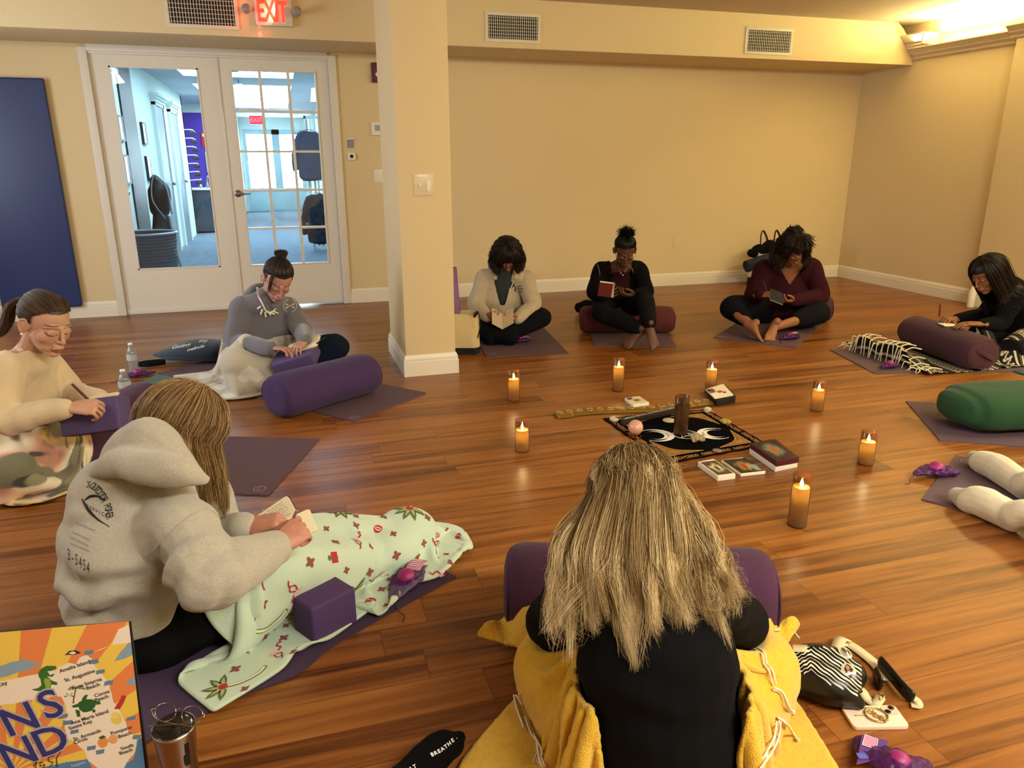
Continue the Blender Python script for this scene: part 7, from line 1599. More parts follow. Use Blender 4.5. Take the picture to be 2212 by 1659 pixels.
def dark_cushion():
    c = fl(420, 782) + FW * .02; m = fabric('cushion_navy', '#11283a', .8, .3); t = thing('cushion', 'dark navy bean shaped cushion with pale script lettering by the glass doors', 'cushion', tuple(c + UP * .006)); s_ = FW
    a = c - RT * .27; b = c + RT * .23
    me = fuse([G_tube([a + UP * .05, a + RT * .10 + UP * .065, c + UP * .085, b - RT * .06 + UP * .080, b + UP * .06], [(.02, .01), (.10, .042), (.15, .072), (.13, .066), (.05, .03)], ref=FW, n=34, seg=24)], .008, 4, lambda p, n: .004 * vnoise(p * 11)); co = mesh_co(me); co[:, 2] += .0065 - co[:, 2].min(); me.vertices.foreach_set('co', co.ravel()); o = link('cushion_body', me, m, parent=t); B = tree(o); g = []
    for s__, u0, v0, du, dv, sz in (('Going', 392, 748, .97, -.17, 17), ('my', 440, 737, .97, -.05, 16), ('nebula', 424, 752, .95, -.24, 15)):
        v, f = text_geo(s__, 1.0, offset=.02); q = []
        for x, y in v[:, :2]:
            h = ray_hit(u0 + sz * (x * du) + y * sz * .25, v0 + sz * (x * dv) - y * sz * .62, B, .003); q.append(h if h is not None else c + UP * .10)
        g.append((np.array(q), f))
    solid('script_print', g, mat('print_cream', '#d8d0c0', .7), parent=t, label='pale script lettering')
dark_cushion()
def strap_loop():
    c = fl(328, 792); t = thing('yoga_strap', 'black looped strap lying on the mat corner beside the dark cushion', 'strap', tuple(c + UP * .006)); d = nrm(RT + FW * .45); s_ = np.cross(UP, d)
    solid('strap_loop', [G_tube([c + UP * .024 + d * x + s_ * y for x, y in ((-.075, 0), (-.03, .022), (.04, .022), (.085, 0), (.04, -.022), (-.03, -.022), (-.075, 0))], [(.017, .0025)] * 7, ref=UP, n=50, seg=8)], fabric('strap_black', '#0e151c'), smooth=True, parent=t)
    solid('buckle', [G_tube([c + UP * .024 - d * .08 + s_ * .012, c + UP * .024 - d * .08 - s_ * .012], [(.019, .004)] * 2, ref=UP, n=4)], M_metal, smooth=True, parent=t)
strap_loop()

# ---- things on knees and blocks
def plane_frame(o, x, y): x = nrm(x); z = nrm(np.cross(x, y)); return o, x, np.cross(z, x), z
def notebook(o, x, y, w, h, label, th=.006, rounded=True, lines=0, writing=0, cover=None, name='notebook', parts2=None):
    t = thing(name, label, 'notebook', tuple(o)); F = plane_frame(np.asarray(o, float), x, y)
    def rr(w, h, r=.008): return [(cx + sx * r * (math.cos(a) - 1) if 0 else (sx * (w / 2 - r) + r * math.cos(a)), sy * (h / 2 - r) + r * math.sin(a)) for sx, sy, a0 in ((1, 1, 0), (-1, 1, PI / 2), (-1, -1, PI), (1, -1, 3 * PI / 2)) for a in np.linspace(a0, a0 + PI / 2, 4)]
    solid('pages', [G_prism(rr(w, h), 0, th, F)], WHITEP(), parent=t)
    if cover: solid('cover', [G_prism(rr(w + .004, h + .004), -.0025, -.0002, F)], cover, parent=t)
    if lines: solid('ruled_lines', [G_prism([(-w * .45, -h * .42 + h * .84 * k / lines), (w * .45, -h * .42 + h * .84 * k / lines), (w * .45, -h * .42 + h * .84 * k / lines + .0005), (-w * .45, -h * .42 + h * .84 * k / lines + .0005)], th + .0002, th + .0004, F) for k in range(lines)], mat('line_tan', '#c4b384', .8), parent=t)
    if writing:
        g = []
        for k in range(writing):
            y0 = h * .40 - h * .5 * k / writing; x_ = -w * .38
            while x_ < w * .36: l = rng.uniform(.004, .012); g.append(G_prism([(x_, y0), (x_ + l, y0 + rng.uniform(-.0008, .0008)), (x_ + l, y0 + .0012), (x_, y0 + .0014)], th + .0004, th + .0006, F)); x_ += l + .003
        solid('handwriting', g, mat('ink_blue_grey', '#6a6a60', .8), parent=t)
    return t
def pen(a, b, label, m, r=.0042): solid('pen', [G_tube([a, a + (b - a) * .06, b], [.0012, r, r], n=8, seg=10)], m, smooth=True, label=label, cat='pen')
c1 = pt(590, 1134, 1.955)
notebook(c1, pt(636, 1102, 1.97) - pt(545, 1164, 1.93), vec(-.35, .55, .55), .155, .105, 'open cream notebook held by the person in the light grey printed hoodie', writing=7, lines=9, cover=mat('cover_black'))
notebook(pt(648, 1136, 1.92), vec(.8, .35, .25), vec(-.4, .6, .5), .085, .075, 'curled loose pages standing up at the right of the foreground notebook', th=.004)
pen(pt(621, 1148, 1.82), pt(641, 1104, 1.80), 'clear ballpoint pen in the hand of the person in the light grey printed hoodie', mat('pen_clear', '#8a7a68', .15, spec=.7))
c2 = pt(218, 866, 2.83) + UP * .004; notebook(c2, vec(1, .05, .15), vec(-.1, 1, .1), .115, .10, 'open cream notebook on the violet block of the person at far left', lines=7, cover=mat('cover_pink', '#b98a80', .6))
pen(pt(196, 868, 2.74), pt(157, 831, 2.72), 'dark maroon pen in the hand of the person in the cream sweatshirt', mat('pen_maroon', '#4a1020', .3), .005)
notebook(pt(655, 748, 4.20), vec(.9, -.02, .30), vec(.1, 1, .3), .20, .13, 'closed tan notebook lying on the violet block of the person in dark grey hoodie', th=.010, cover=mat('cover_tan', '#8a7440', .6))
pen(pt(684, 742, 4.14), pt(703, 730, 4.12), 'thin black pen at the edge of the tan notebook', mat('cover_black'))

# ---- bag and rolled mat by the pillar
def tote(c, w, d, h, ang, label, m, band, name='tote_bag', hz=.06):
    R = rotz(ang); c = np.array(c, float) * np.array([1, 1, 0]); t = thing(name, label, 'bag', tuple(c)); v, f = [], []
    S = 40; zs = [0, .01, hz, h * .35, h * .6, h * .8, h * .92, h]
    for z in zs:
        k = 1.0 + .04 * math.sin(z * 12) - .04 * (z / h)
        for j in range(S):
            a = 2 * PI * j / S; x = np.sign(math.cos(a)) * abs(math.cos(a)) ** .45 * w / 2 * k; y = np.sign(math.sin(a)) * abs(math.sin(a)) ** .45 * d / 2 * k; v.append((x + .006 * math.sin(z * 30 + j), y + .006 * math.cos(z * 25 + j * .8), z + (.006 * math.sin(j * .9) if z == h else 0)))
    for i in range(len(zs) - 1):
        for j in range(S): a, b = i * S + j, i * S + (j + 1) % S; f.append((a, b, b + S, a + S))
    f.append(tuple(range(S))[::-1]); v = np.array(v) @ R.T + c + UP * .001; me = new_mesh(name, v, f); o = bpy.data.objects.new('x', me); COL.objects.link(o); so = o.modifiers.new('s', 'SOLIDIFY'); so.thickness = .004; bpy.context.view_layer.update(); m2 = bpy.data.meshes.new_from_object(o.evaluated_get(bpy.context.evaluated_depsgraph_get())); bpy.data.objects.remove(o); m2.polygons.foreach_set('use_smooth', [True] * len(m2.polygons)); m2.set_sharp_from_angle(angle=1.0)
    m2.materials.clear(); ob = link('bag_body', m2, [m, band], parent=t); cz = np.array([p.center[2] for p in m2.polygons]); m2.polygons.foreach_set('material_index', (cz < hz * .9).astype(np.int32)); return t, R, c
cv = mat('canvas_cream', '#cbb98c', .95, bump=.4, bscale=300)
tt, R_, c_ = tote(fl(1000, 768) + FW * .09 + RT * -.02, .26, .16, .285, -.28, 'cream canvas tote bag with black base standing beside the pillar', cv, mat('band_black', '#0c0c0c', .8), hz=.05)
solid('handle', [G_tube([c_ + RT * .10 - FW * .07 + UP * .27, c_ + RT * .13 - FW * .06 + UP * .30, c_ + RT * .14 - FW * .02 + UP * .20, c_ + RT * .125 - FW * .06 + UP * .12], [(.011, .002)] * 4, n=20)], mat('band_black'), smooth=True, parent=tt)
def roll(a, b, r, m, label, turns=3.2):
    a, b = np.array(a, float), np.array(b, float); d = nrm(b - a); L_ = np.linalg.norm(b - a); u = nrm(np.cross(d, (0.3, 1, .2))); w = np.cross(d, u); t = thing('rolled_mat', label, 'yoga mat', tuple(a)); n = 110; th = np.linspace(0, turns * 2 * PI, n); rr = r * (.25 + .75 * th / th[-1]); P = np.stack([a + u * (rr * np.cos(th))[:, None] + w * (rr * np.sin(th))[:, None], a + d * L_ + u * (rr * np.cos(th))[:, None] + w * (rr * np.sin(th))[:, None]]); o = Cloth(P).mesh('mat_roll', m, thick=.0055, sub=0); o.parent = t; o.matrix_parent_inverse = Matrix.Translation(-t.location); return t
bb = c_ + UP * .02 - RT * .03 ; roll(bb + UP * .0, bb + UP * .58 - RT * .035 + FW * .01, .055, mat('rolled_mat_lilac', '#7d5a86', .75, bump=.2, bscale=600), 'rolled lilac yoga mat standing up out of the cream tote by the pillar')

# ---- bags against the back wall behind the person in maroon
tt, R_, c_ = tote((5.0, 6.86, 0), .44, .20, .36, 0.0, 'white tote bag with black base against the back wall behind the person in maroon', mat('canvas_white', '#d6c9a8', .9), mat('band_black'), hz=.10)
solid('black_triangle', [G_prism([(-.16, .05), (-.07, .05), (-.125, .19)], .104, .108, (c_, (1, 0, 0), UP, (0, -1, 0)))], mat('band_black'), parent=tt)
for s_ in (-.02, .15): solid('handle', [G_tube([(4.90 + s_ + .0, 6.86 + s_ * .3, .34), (4.91 + s_, 6.90, .50), (4.955 + s_, 6.94, .585), (5.01 + s_, 6.93, .50), (5.03 + s_, 6.90, .34)], [(.012, .003)] * 5, n=30)], mat('handle_brown', '#3a1c14', .5), smooth=True, parent=tt)
t = thing('clothing_pile', 'black and red clothes stuffed in the top of the white tote by the back wall', 'clothes', (5.0, 6.88, .36))
me = fuse([G_ell((4.86, 6.87, .385), (.085, .07, .06)), G_ell((4.98, 6.86, .415), (.09, .07, .075)), G_ell((5.10, 6.87, .40), (.10, .07, .06)), G_ell((4.78, 6.86, .36), (.06, .06, .05))], .008, 2, lambda p, n: .012 * vnoise(p * 16)); link('black_garment', me, fabric('garment_black', '#0c0c0e'), parent=t)
me = fuse([G_tube([(5.02, 6.84, .45), (5.12, 6.83, .465), (5.20, 6.84, .44)], [(.03, .02), (.035, .025), (.03, .02)])], .006, 2, lambda p, n: .006 * vnoise(p * 26)); link('red_garment', me, mat('garment_red', '#8a3018', .8), parent=t)
roll((4.62, 6.72, .235), (5.20, 6.72, .395), .068, mat('rolled_mat_slate', '#232a33', .75, bump=.2, bscale=600), 'rolled dark slate yoga mat strapped across the white tote by the back wall')
t = thing('bag', 'dark bag on the floor behind the person reading in black', 'bag', tuple(fl(1262, 700)))
me = fuse([G_tube([fl(1250, 662, .07), fl(1275, 660, .08), fl(1300, 660, .06)], [(.05, .04), (.06, .06), (.05, .05)])], .008, 2, lambda p, n: .008 * vnoise(p * 16)); co = mesh_co(me); co[:, 2] += .001 - co[:, 2].min(); me.vertices.foreach_set('co', co.ravel()); link('bag_body', me, fabric('garment_black'), parent=t)
t = thing('water_flask', 'thin white flask standing by the baseboard behind the person with long black hair', 'flask', tuple(fl(2093, 668)))
solid('flask_body', [G_lathe([(0, 0), (.030, 0), (.032, .01), (.032, .15), (.02, .175), (.02, .19), (0, .19)], fl(2095, 664) + UP * .001 - RT * .0, 20)], mat('flask_white', '#e2dcc8', .35), smooth=True, parent=t)

# ---- foreground: printed paper bag, steel tumbler with spectacles, sock
def gift_bag():
    tr, tl = pt(278, 1342, 1.285), pt(-95, 1450, 1.235); h = tr[2]; b_r = tr * np.array([1, 1, 0]) + RT * -.012 - FW * .02; ex = nrm((tr - tl) * np.array([1, 1, 0])); ey = nrm(tr - b_r); W_ = .50; H_ = np.linalg.norm(tr - b_r); n_ = np.cross(ex, ey)   # n_ faces the camera
    t = thing('paper_bag', 'glossy bag with orange and yellow sunburst map print at the lower left corner', 'bag', tuple((b_r - ex * W_ / 2) * np.array([1, 1, 0])))
    M_ = (b_r - ex * .25); F = (b_r, -ex, ey, n_)   # local x from the right edge leftwards
    slope = (tr[2] - tl[2]) / np.linalg.norm(tr - tl) if 0 else 0
    solid('bag_body', [G_prism([(-.004, 0), (W_, 0), (W_, H_), (-.001, H_ - .006)], -.012, -.002, F)], mat('bag_side_dark', '#141014', .4), parent=t, bev=.002)
    TX = lambda x, y, z=.0: b_r - ex * x + ey * y + n_ * (z)
    # photo position -> position on the front panel
    P0 = b_r; cam = np.array([0, 0, CAM_H])
    def pq(u, v):
        r = _ray(u, v); k = ((P0 - cam) @ n_) / (r @ n_); p = cam + r * k - P0; return (p @ -ex, p @ ey)
    cen = pq(20, 1660)
    nx_, ny_ = 560, 490; a, b = np.meshgrid(np.linspace(0, W_, nx_ + 1), np.linspace(0, H_, ny_ + 1)); x, y = a.ravel(), b.ravel()
    C = {k: np.array(s2l(v)[:3]) for k, v in dict(o='#f3935a', y='#fbdb62', w='#fff6e8', b='#93b3cc', d='#5a90c4', s='#f0c060').items()}
    ang = np.arctan2(y - cen[1], cen[0] - x); ray = (np.floor((ang + 9) / .165) % 2 < 1)
    c = np.where(ray[:, None], C['o'], C['y'])
    vn = lambda k, sd: vnoise(np.stack([x * k + sd, y * k, 0 * x], 1))
    def reg(pts, col, soft=.004):   # paint inside a polygon given in photo coordinates
        nonlocal c; P = np.array([pq(*p) for p in pts]); ins = np.zeros(len(x), bool); j = len(P) - 1
        xx, yy = x + .0015 * vn(60, 3), y + .0015 * vn(60, 9)
        for i in range(len(P)):
            cond = ((P[i, 1] > yy) != (P[j, 1] > yy)) & (xx < (P[j, 0] - P[i, 0]) * (yy - P[i, 1]) / (P[j, 1] - P[i, 1] + 1e-12) + P[i, 0]); ins ^= cond; j = i
        c = np.where(ins[:, None], C[col] if isinstance(col, str) and col in C else np.array(s2l(col)[:3]), c)
    reg([(225, 1395), (240, 1358), (262, 1352), (278, 1362), (280, 1388), (240, 1392), (205, 1400), (180, 1410)], 'w'); reg([(245, 1408), (262, 1392), (286, 1382), (288, 1410), (262, 1420), (232, 1428)], 'b'); reg([(258, 1478), (272, 1466), (292, 1462), (295, 1474), (280, 1482)], 'b'); reg([(-20, 1432), (10, 1422), (40, 1418), (60, 1428), (80, 1428), (52, 1440), (20, 1448), (-20, 1458)], 'b')
    # the pale map shape
    reg([(-120, 1470), (0, 1462), (48, 1455), (70, 1448), (104, 1448), (112, 1436), (132, 1428), (150, 1432), (158, 1418), (172, 1412), (186, 1422), (192, 1440), (212, 1462), (226, 1476), (230, 1498), (236, 1516), (250, 1532), (264, 1560), (272, 1580), (284, 1592), (292, 1604), (290, 1618), (284, 1628), (274, 1640), (268, 1662), (222, 1668), (200, 1650), (184, 1640), (178, 1620), (160, 1604), (140, 1592), (132, 1568), (134, 1540), (132, 1520), (120, 1500), (80, 1500), (40, 1510), (0, 1515), (-120, 1520)], 'w')
    reg([(-120, 1662), (60, 1658), (130, 1644), (182, 1636), (196, 1656), (214, 1664), (262, 1664), (270, 1646), (284, 1640), (292, 1598), (306, 1592), (330, 1700), (-120, 1720)], 'd')
    # green reptile standing upright, turtle, palm, parasol, fruit, chair
    G1 = '#3f7a34'; reg([(74, 1440), (86, 1434), (104, 1434), (108, 1440), (96, 1446), (104, 1452), (100, 1458), (88, 1456), (100, 1466), (112, 1470), (112, 1476), (98, 1474), (96, 1484), (86, 1494), (80, 1496), (76, 1488), (62, 1486), (56, 1484), (68, 1480), (76, 1474), (74, 1462), (68, 1454), (68, 1446)], G1); reg([(82, 1460), (94, 1462), (98, 1470), (94, 1482), (86, 1490), (84, 1476)], '#9dbb5a'); reg([(88, 1446), (102, 1444), (106, 1450), (94, 1454)], 'w')
    reg([(158, 1516), (172, 1508), (190, 1508), (200, 1514), (198, 1524), (188, 1534), (172, 1536), (160, 1530)], '#2f6a3a'); reg([(166, 1510), (172, 1500), (180, 1498), (176, 1510)], '#2f6a3a'); reg([(144, 1522), (158, 1518), (160, 1526), (148, 1526)], '#2f6a3a'); reg([(152, 1530), (162, 1532), (164, 1546), (156, 1546)], '#2f6a3a'); reg([(190, 1532), (196, 1530), (196, 1538), (190, 1538)], '#2f6a3a'); reg([(198, 1516), (206, 1512), (208, 1520), (200, 1522)], '#2f6a3a')
    reg([(152, 1486), (155, 1486), (150, 1516), (146, 1518)], '#6a5a3a')
    for k in range(7): aa = PI * .9 * k / 6 + .15; q = (154 + 20 * math.cos(aa + PI), 1487 - 12 * math.sin(aa)); reg([(154, 1485), (q[0], q[1] - 1), (q[0], q[1] + 3)], '#5c8a44')
    for k in range(5): aa = PI * k / 4; reg([(138, 1500), (138 + 11 * math.cos(aa), 1500 - 9 * math.sin(aa)), (138 + 11 * math.cos(aa), 1503 - 9 * math.sin(aa))], '#5c8a44')
    reg([(124, 1412), (134, 1403), (150, 1402), (160, 1409), (142, 1413)], '#2c2c38'); reg([(132, 1409), (142, 1404), (150, 1408), (142, 1412)], 'w')
    reg([(240, 1526), (254, 1502), (264, 1504), (252, 1530), (236, 1532)], '#c83c44'); 
    for cx_, cy_, r_, cc_ in ((217, 1602, 12, '#f0a060'), (238, 1596, 10, '#f2b478'), (243, 1552, 13, '#f2de6a'), (238, 1546, 8, '#f6e88a')): reg([(cx_ + r_ * math.cos(q), cy_ + r_ * math.sin(q)) for q in np.linspace(0, 6.1, 14)], cc_)
    reg([(206, 1590), (216, 1586), (224, 1590), (214, 1594)], '#4a6a30')
    for cx_, cy_ in ((177, 1407), (190, 1428), (204, 1450), (224, 1475), (127, 1544), (138, 1557), (154, 1577), (276, 1552), (290, 1592), (192, 1613), (212, 1622)): reg([(cx_ - 10, cy_ - 3), (cx_ + 9, cy_ - 6), (cx_ + 9, cy_ + 3), (cx_ - 10, cy_ + 6)], '#6b8fb4')
    f = [(j * (nx_ + 1) + i, j * (nx_ + 1) + i + 1, (j + 1) * (nx_ + 1) + i + 1, (j + 1) * (nx_ + 1) + i) for j in range(ny_) for i in range(nx_)]
    V_ = b_r - x[:, None] * ex + y[:, None] * ey + n_ * 0.0; me = new_mesh('front_print', V_, f); set_col(me, c); link('front_panel', me, mat('glossy_print', None, .3, attr='Col', coat=.3), parent=t, label='sunburst map print')
    # lettering on the front panel
    def word(s_, u, v, size, m_, lift, off=0.0, nm='lettering', du=(.955, -.29), wide=1.0):
        gv, gf = text_geo(s_, 1.0, offset=off); o_ = pq(u, v); xx_ = np.array(pq(u + 20 * du[0], v + 20 * du[1])) - o_; xx_ = xx_ / np.linalg.norm(xx_); yy_ = np.array([xx_[1], -xx_[0]]); yy_ = yy_ if yy_[1] > 0 else -yy_
        k = size; P = np.array([TX(*(np.array(o_) + xx_ * p[0] * k * wide + yy_ * p[1] * k), lift) for p in gv[:, :2]]); return (P, gf)
    navy, sil = mat('letter_navy', '#3c3f86', .4), mat('letter_outline', '#c8c0c8', .4)
    big = [('N', 34, 1548, .092), ('S', 100, 1518, .092), ('N', 34, 1620, .092), ('D', 104, 1596, .092), ('I', -46, 1568, .092)]
    solid('big_letter_outline', [word(s_, u, v, k, sil, .0012, .045) for s_, u, v, k in big], sil, parent=t); solid('big_letters', [word(s_, u, v, k, navy, .002, .012) for s_, u, v, k in big], navy, parent=t, label='large navy letters reading NS over ND')
    sm = [('Amelia Island', 148, 1436), ('St. Augustine', 160, 1456), ('New Smyrna', 176, 1474), ('Beach', 190, 1480), ('Cocoa', 210, 1496), ('Beach', 210, 1506), ('Ana Maria Island', 186, 1546), ('Siesta Key', 166, 1562), ('St. Armands', 182, 1584), ('Circle', 168, 1596), ('Pompano', 256, 1576), ('Beach', 264, 1586), ('South', 270, 1612), ('Beach', 268, 1622), ('Panama City', -30, 1476)]
    [solid('place_name', [word(s_, u, v, .0115, None, .0012, .012)], mat('letter_dark', '#3a3a3a', .5), parent=t) for s_, u, v in sm]
    solid('place_name_pale', [word('Naples', 165, 1646, .0105, None, .0012, .012)], mat('letter_pale', '#c8d8e4', .5), parent=t)
    solid('year_script', [G_tube([TX(*pq(u_, v_), .0015) for u_, v_ in L_], .0008, seg=5, n=20) for L_ in (((68, 1648), (74, 1638), (72, 1656)), ((88, 1640), (82, 1640), (84, 1648), (92, 1644), (88, 1656)), ((112, 1626), (100, 1630), (102, 1638), (110, 1640), (104, 1650)), ((126, 1618), (118, 1632), (120, 1650)))], mat('letter_dark'), smooth=True, parent=t)
gift_bag()
def tumbler():
    top = pt(375, 1568, 1.285); b = top * np.array([1, 1, 0]); H_ = top[2]; t = thing('tumbler', 'stainless steel tumbler at the lower left with folded spectacles on its lid', 'tumbler', tuple(b))
    solid('cup_body', [G_lathe([(0, .001), (.031, .001), (.034, .006), (.0365, H_ * .45), (.0425, H_ * .93), (.0435, H_), (.0420, H_), (.040, H_ * .92), (.0, H_ * .90)], b, 44)], mat('steel_brushed', '#b8aca0', .28, metal=1.0), smooth=True, parent=t)
    solid('lid', [G_lathe([(0, H_ - .006), (.0405, H_ - .006), (.0415, H_ - .001), (.040, H_ + .002), (.036, H_ - .001), (.030, H_ - .004), (.0, H_ - .004)], b, 40)], mat('lid_smoke', '#231c18', .12, spec=.7), smooth=True, parent=t)
    a = PI + .9
    F_ = lambda th, z: b + np.array([math.cos(th), math.sin(th), 0]) * (.0372 + .006 * (z / H_)) + UP * z
    th0 = math.atan2(-RT[1] * .0 - FW[1], -FW[0]) + .75; g = []
    for (za, zb, ta, tb) in ((.105, .135, .10, .32), (.080, .105, .0, .30)):
        k = 8; P = [F_(th0 + ta + (tb - ta) * i / k, z) for z in (za, zb) for i in range(k + 1)]; g.append((np.array(P), [(i, i + 1, k + 2 + i, k + 1 + i) for i in range(k)]))
    solid('dark_mark', g, mat('box_black'), parent=t)
    t2 = thing('spectacles', 'folded wire rimmed spectacles resting on the steel tumbler lid', 'spectacles', tuple(top + UP * .003)); c = top + UP * .006; X = nrm(RT + FW * -.15); Y = np.cross(UP, X); fr = mat('frame_bronze', '#b8a890', .18, metal=1.0); g = []
    for s_ in (-1, 1):
        g.append(G_tube([c + X * (s_ * .031 - .0) + X * .024 * math.cos(q) * 1.0 + Y * (.022 + .010 * math.sin(q)) + UP * (.006 + .015 * math.sin(q)) for q in np.linspace(0, 2 * PI, 18)], .0011, seg=6, n=40, cap=False))
        g.append(G_tube([c + X * s_ * .056 + Y * .026 + UP * .010, c + X * s_ * .060 + Y * .018 + UP * .010, c + X * s_ * .03 + Y * .0 + UP * .004, c - X * s_ * .045 - Y * (.010 + .006 * s_) + UP * .002], .0013, seg=6, n=20))
    g.append(G_tube([c + X * -.008 + Y * .026 + UP * .010, c + Y * .028 + UP * .014, c + X * .008 + Y * .026 + UP * .010], .0011, seg=6, n=8)); solid('wire_frame', g, fr, smooth=True, parent=t2)
tumbler()
def sock():
    m = fabric('sock_black_knit', '#070708', .9, .1); t = thing('sock', 'black sock with white BREATHE. lettering on the floor at the bottom edge', 'sock', tuple(fl(950, 1625)))
    toe, mid, heel = fl(992, 1596, .030), fl(945, 1624, .042), fl(880, 1690, .040); d = nrm(toe - heel)
    me = fuse([G_tube([heel - d * .10 + UP * .03, heel, mid, toe - d * .02, toe], [(.045, .040), (.044, .038), (.040, .040), (.030, .026), (.016, .016)], ref=np.cross(UP, d), n=40)], .004, 4, lambda p, n: .0015 * vnoise(p * 40)); co = mesh_co(me); co[:, 2] += .0012 - co[:, 2].min(); me.vertices.foreach_set('co', co.ravel()); o = link('sock_body', me, m, parent=t); B = tree(o)
    def wd(s_, path, size, nm, lab):
        g = []; n_ = len(s_)
        for i, ch in enumerate(s_):
            (u, v), ax, ay = path((i + .5) / n_); gv, gf = text_geo(ch, 1.0, offset=.03); q = []
            for a, b in gv[:, :2]:
                h = ray_hit(u + a * ax[0] + b * ay[0], v + a * ax[1] + b * ay[1], B, .0012); q.append(h if h is not None else mid + UP * .01)
            g.append((np.array(q), gf))
        solid(nm, g, mat('print_white_bright', '#f0eeea', .6), parent=t, label=lab)
    wd('BREATHE.', lambda t_: ((930 + 58 * t_, 1632 - 44 * t_ + 6 * math.sin(t_ * 3)), (11 * .86, -11 * .62), (-10 * .62, -14 * .70)), 1, 'lettering', 'white capital letters reading BREATHE.')
    wd('JUST', lambda t_: ((866 + 34 * t_, 1676 - 22 * t_), (11 * .86, -11 * .45), (-10 * .5, -13 * .8)), 1, 'lettering', 'white capital letters at the lower end')
sock()

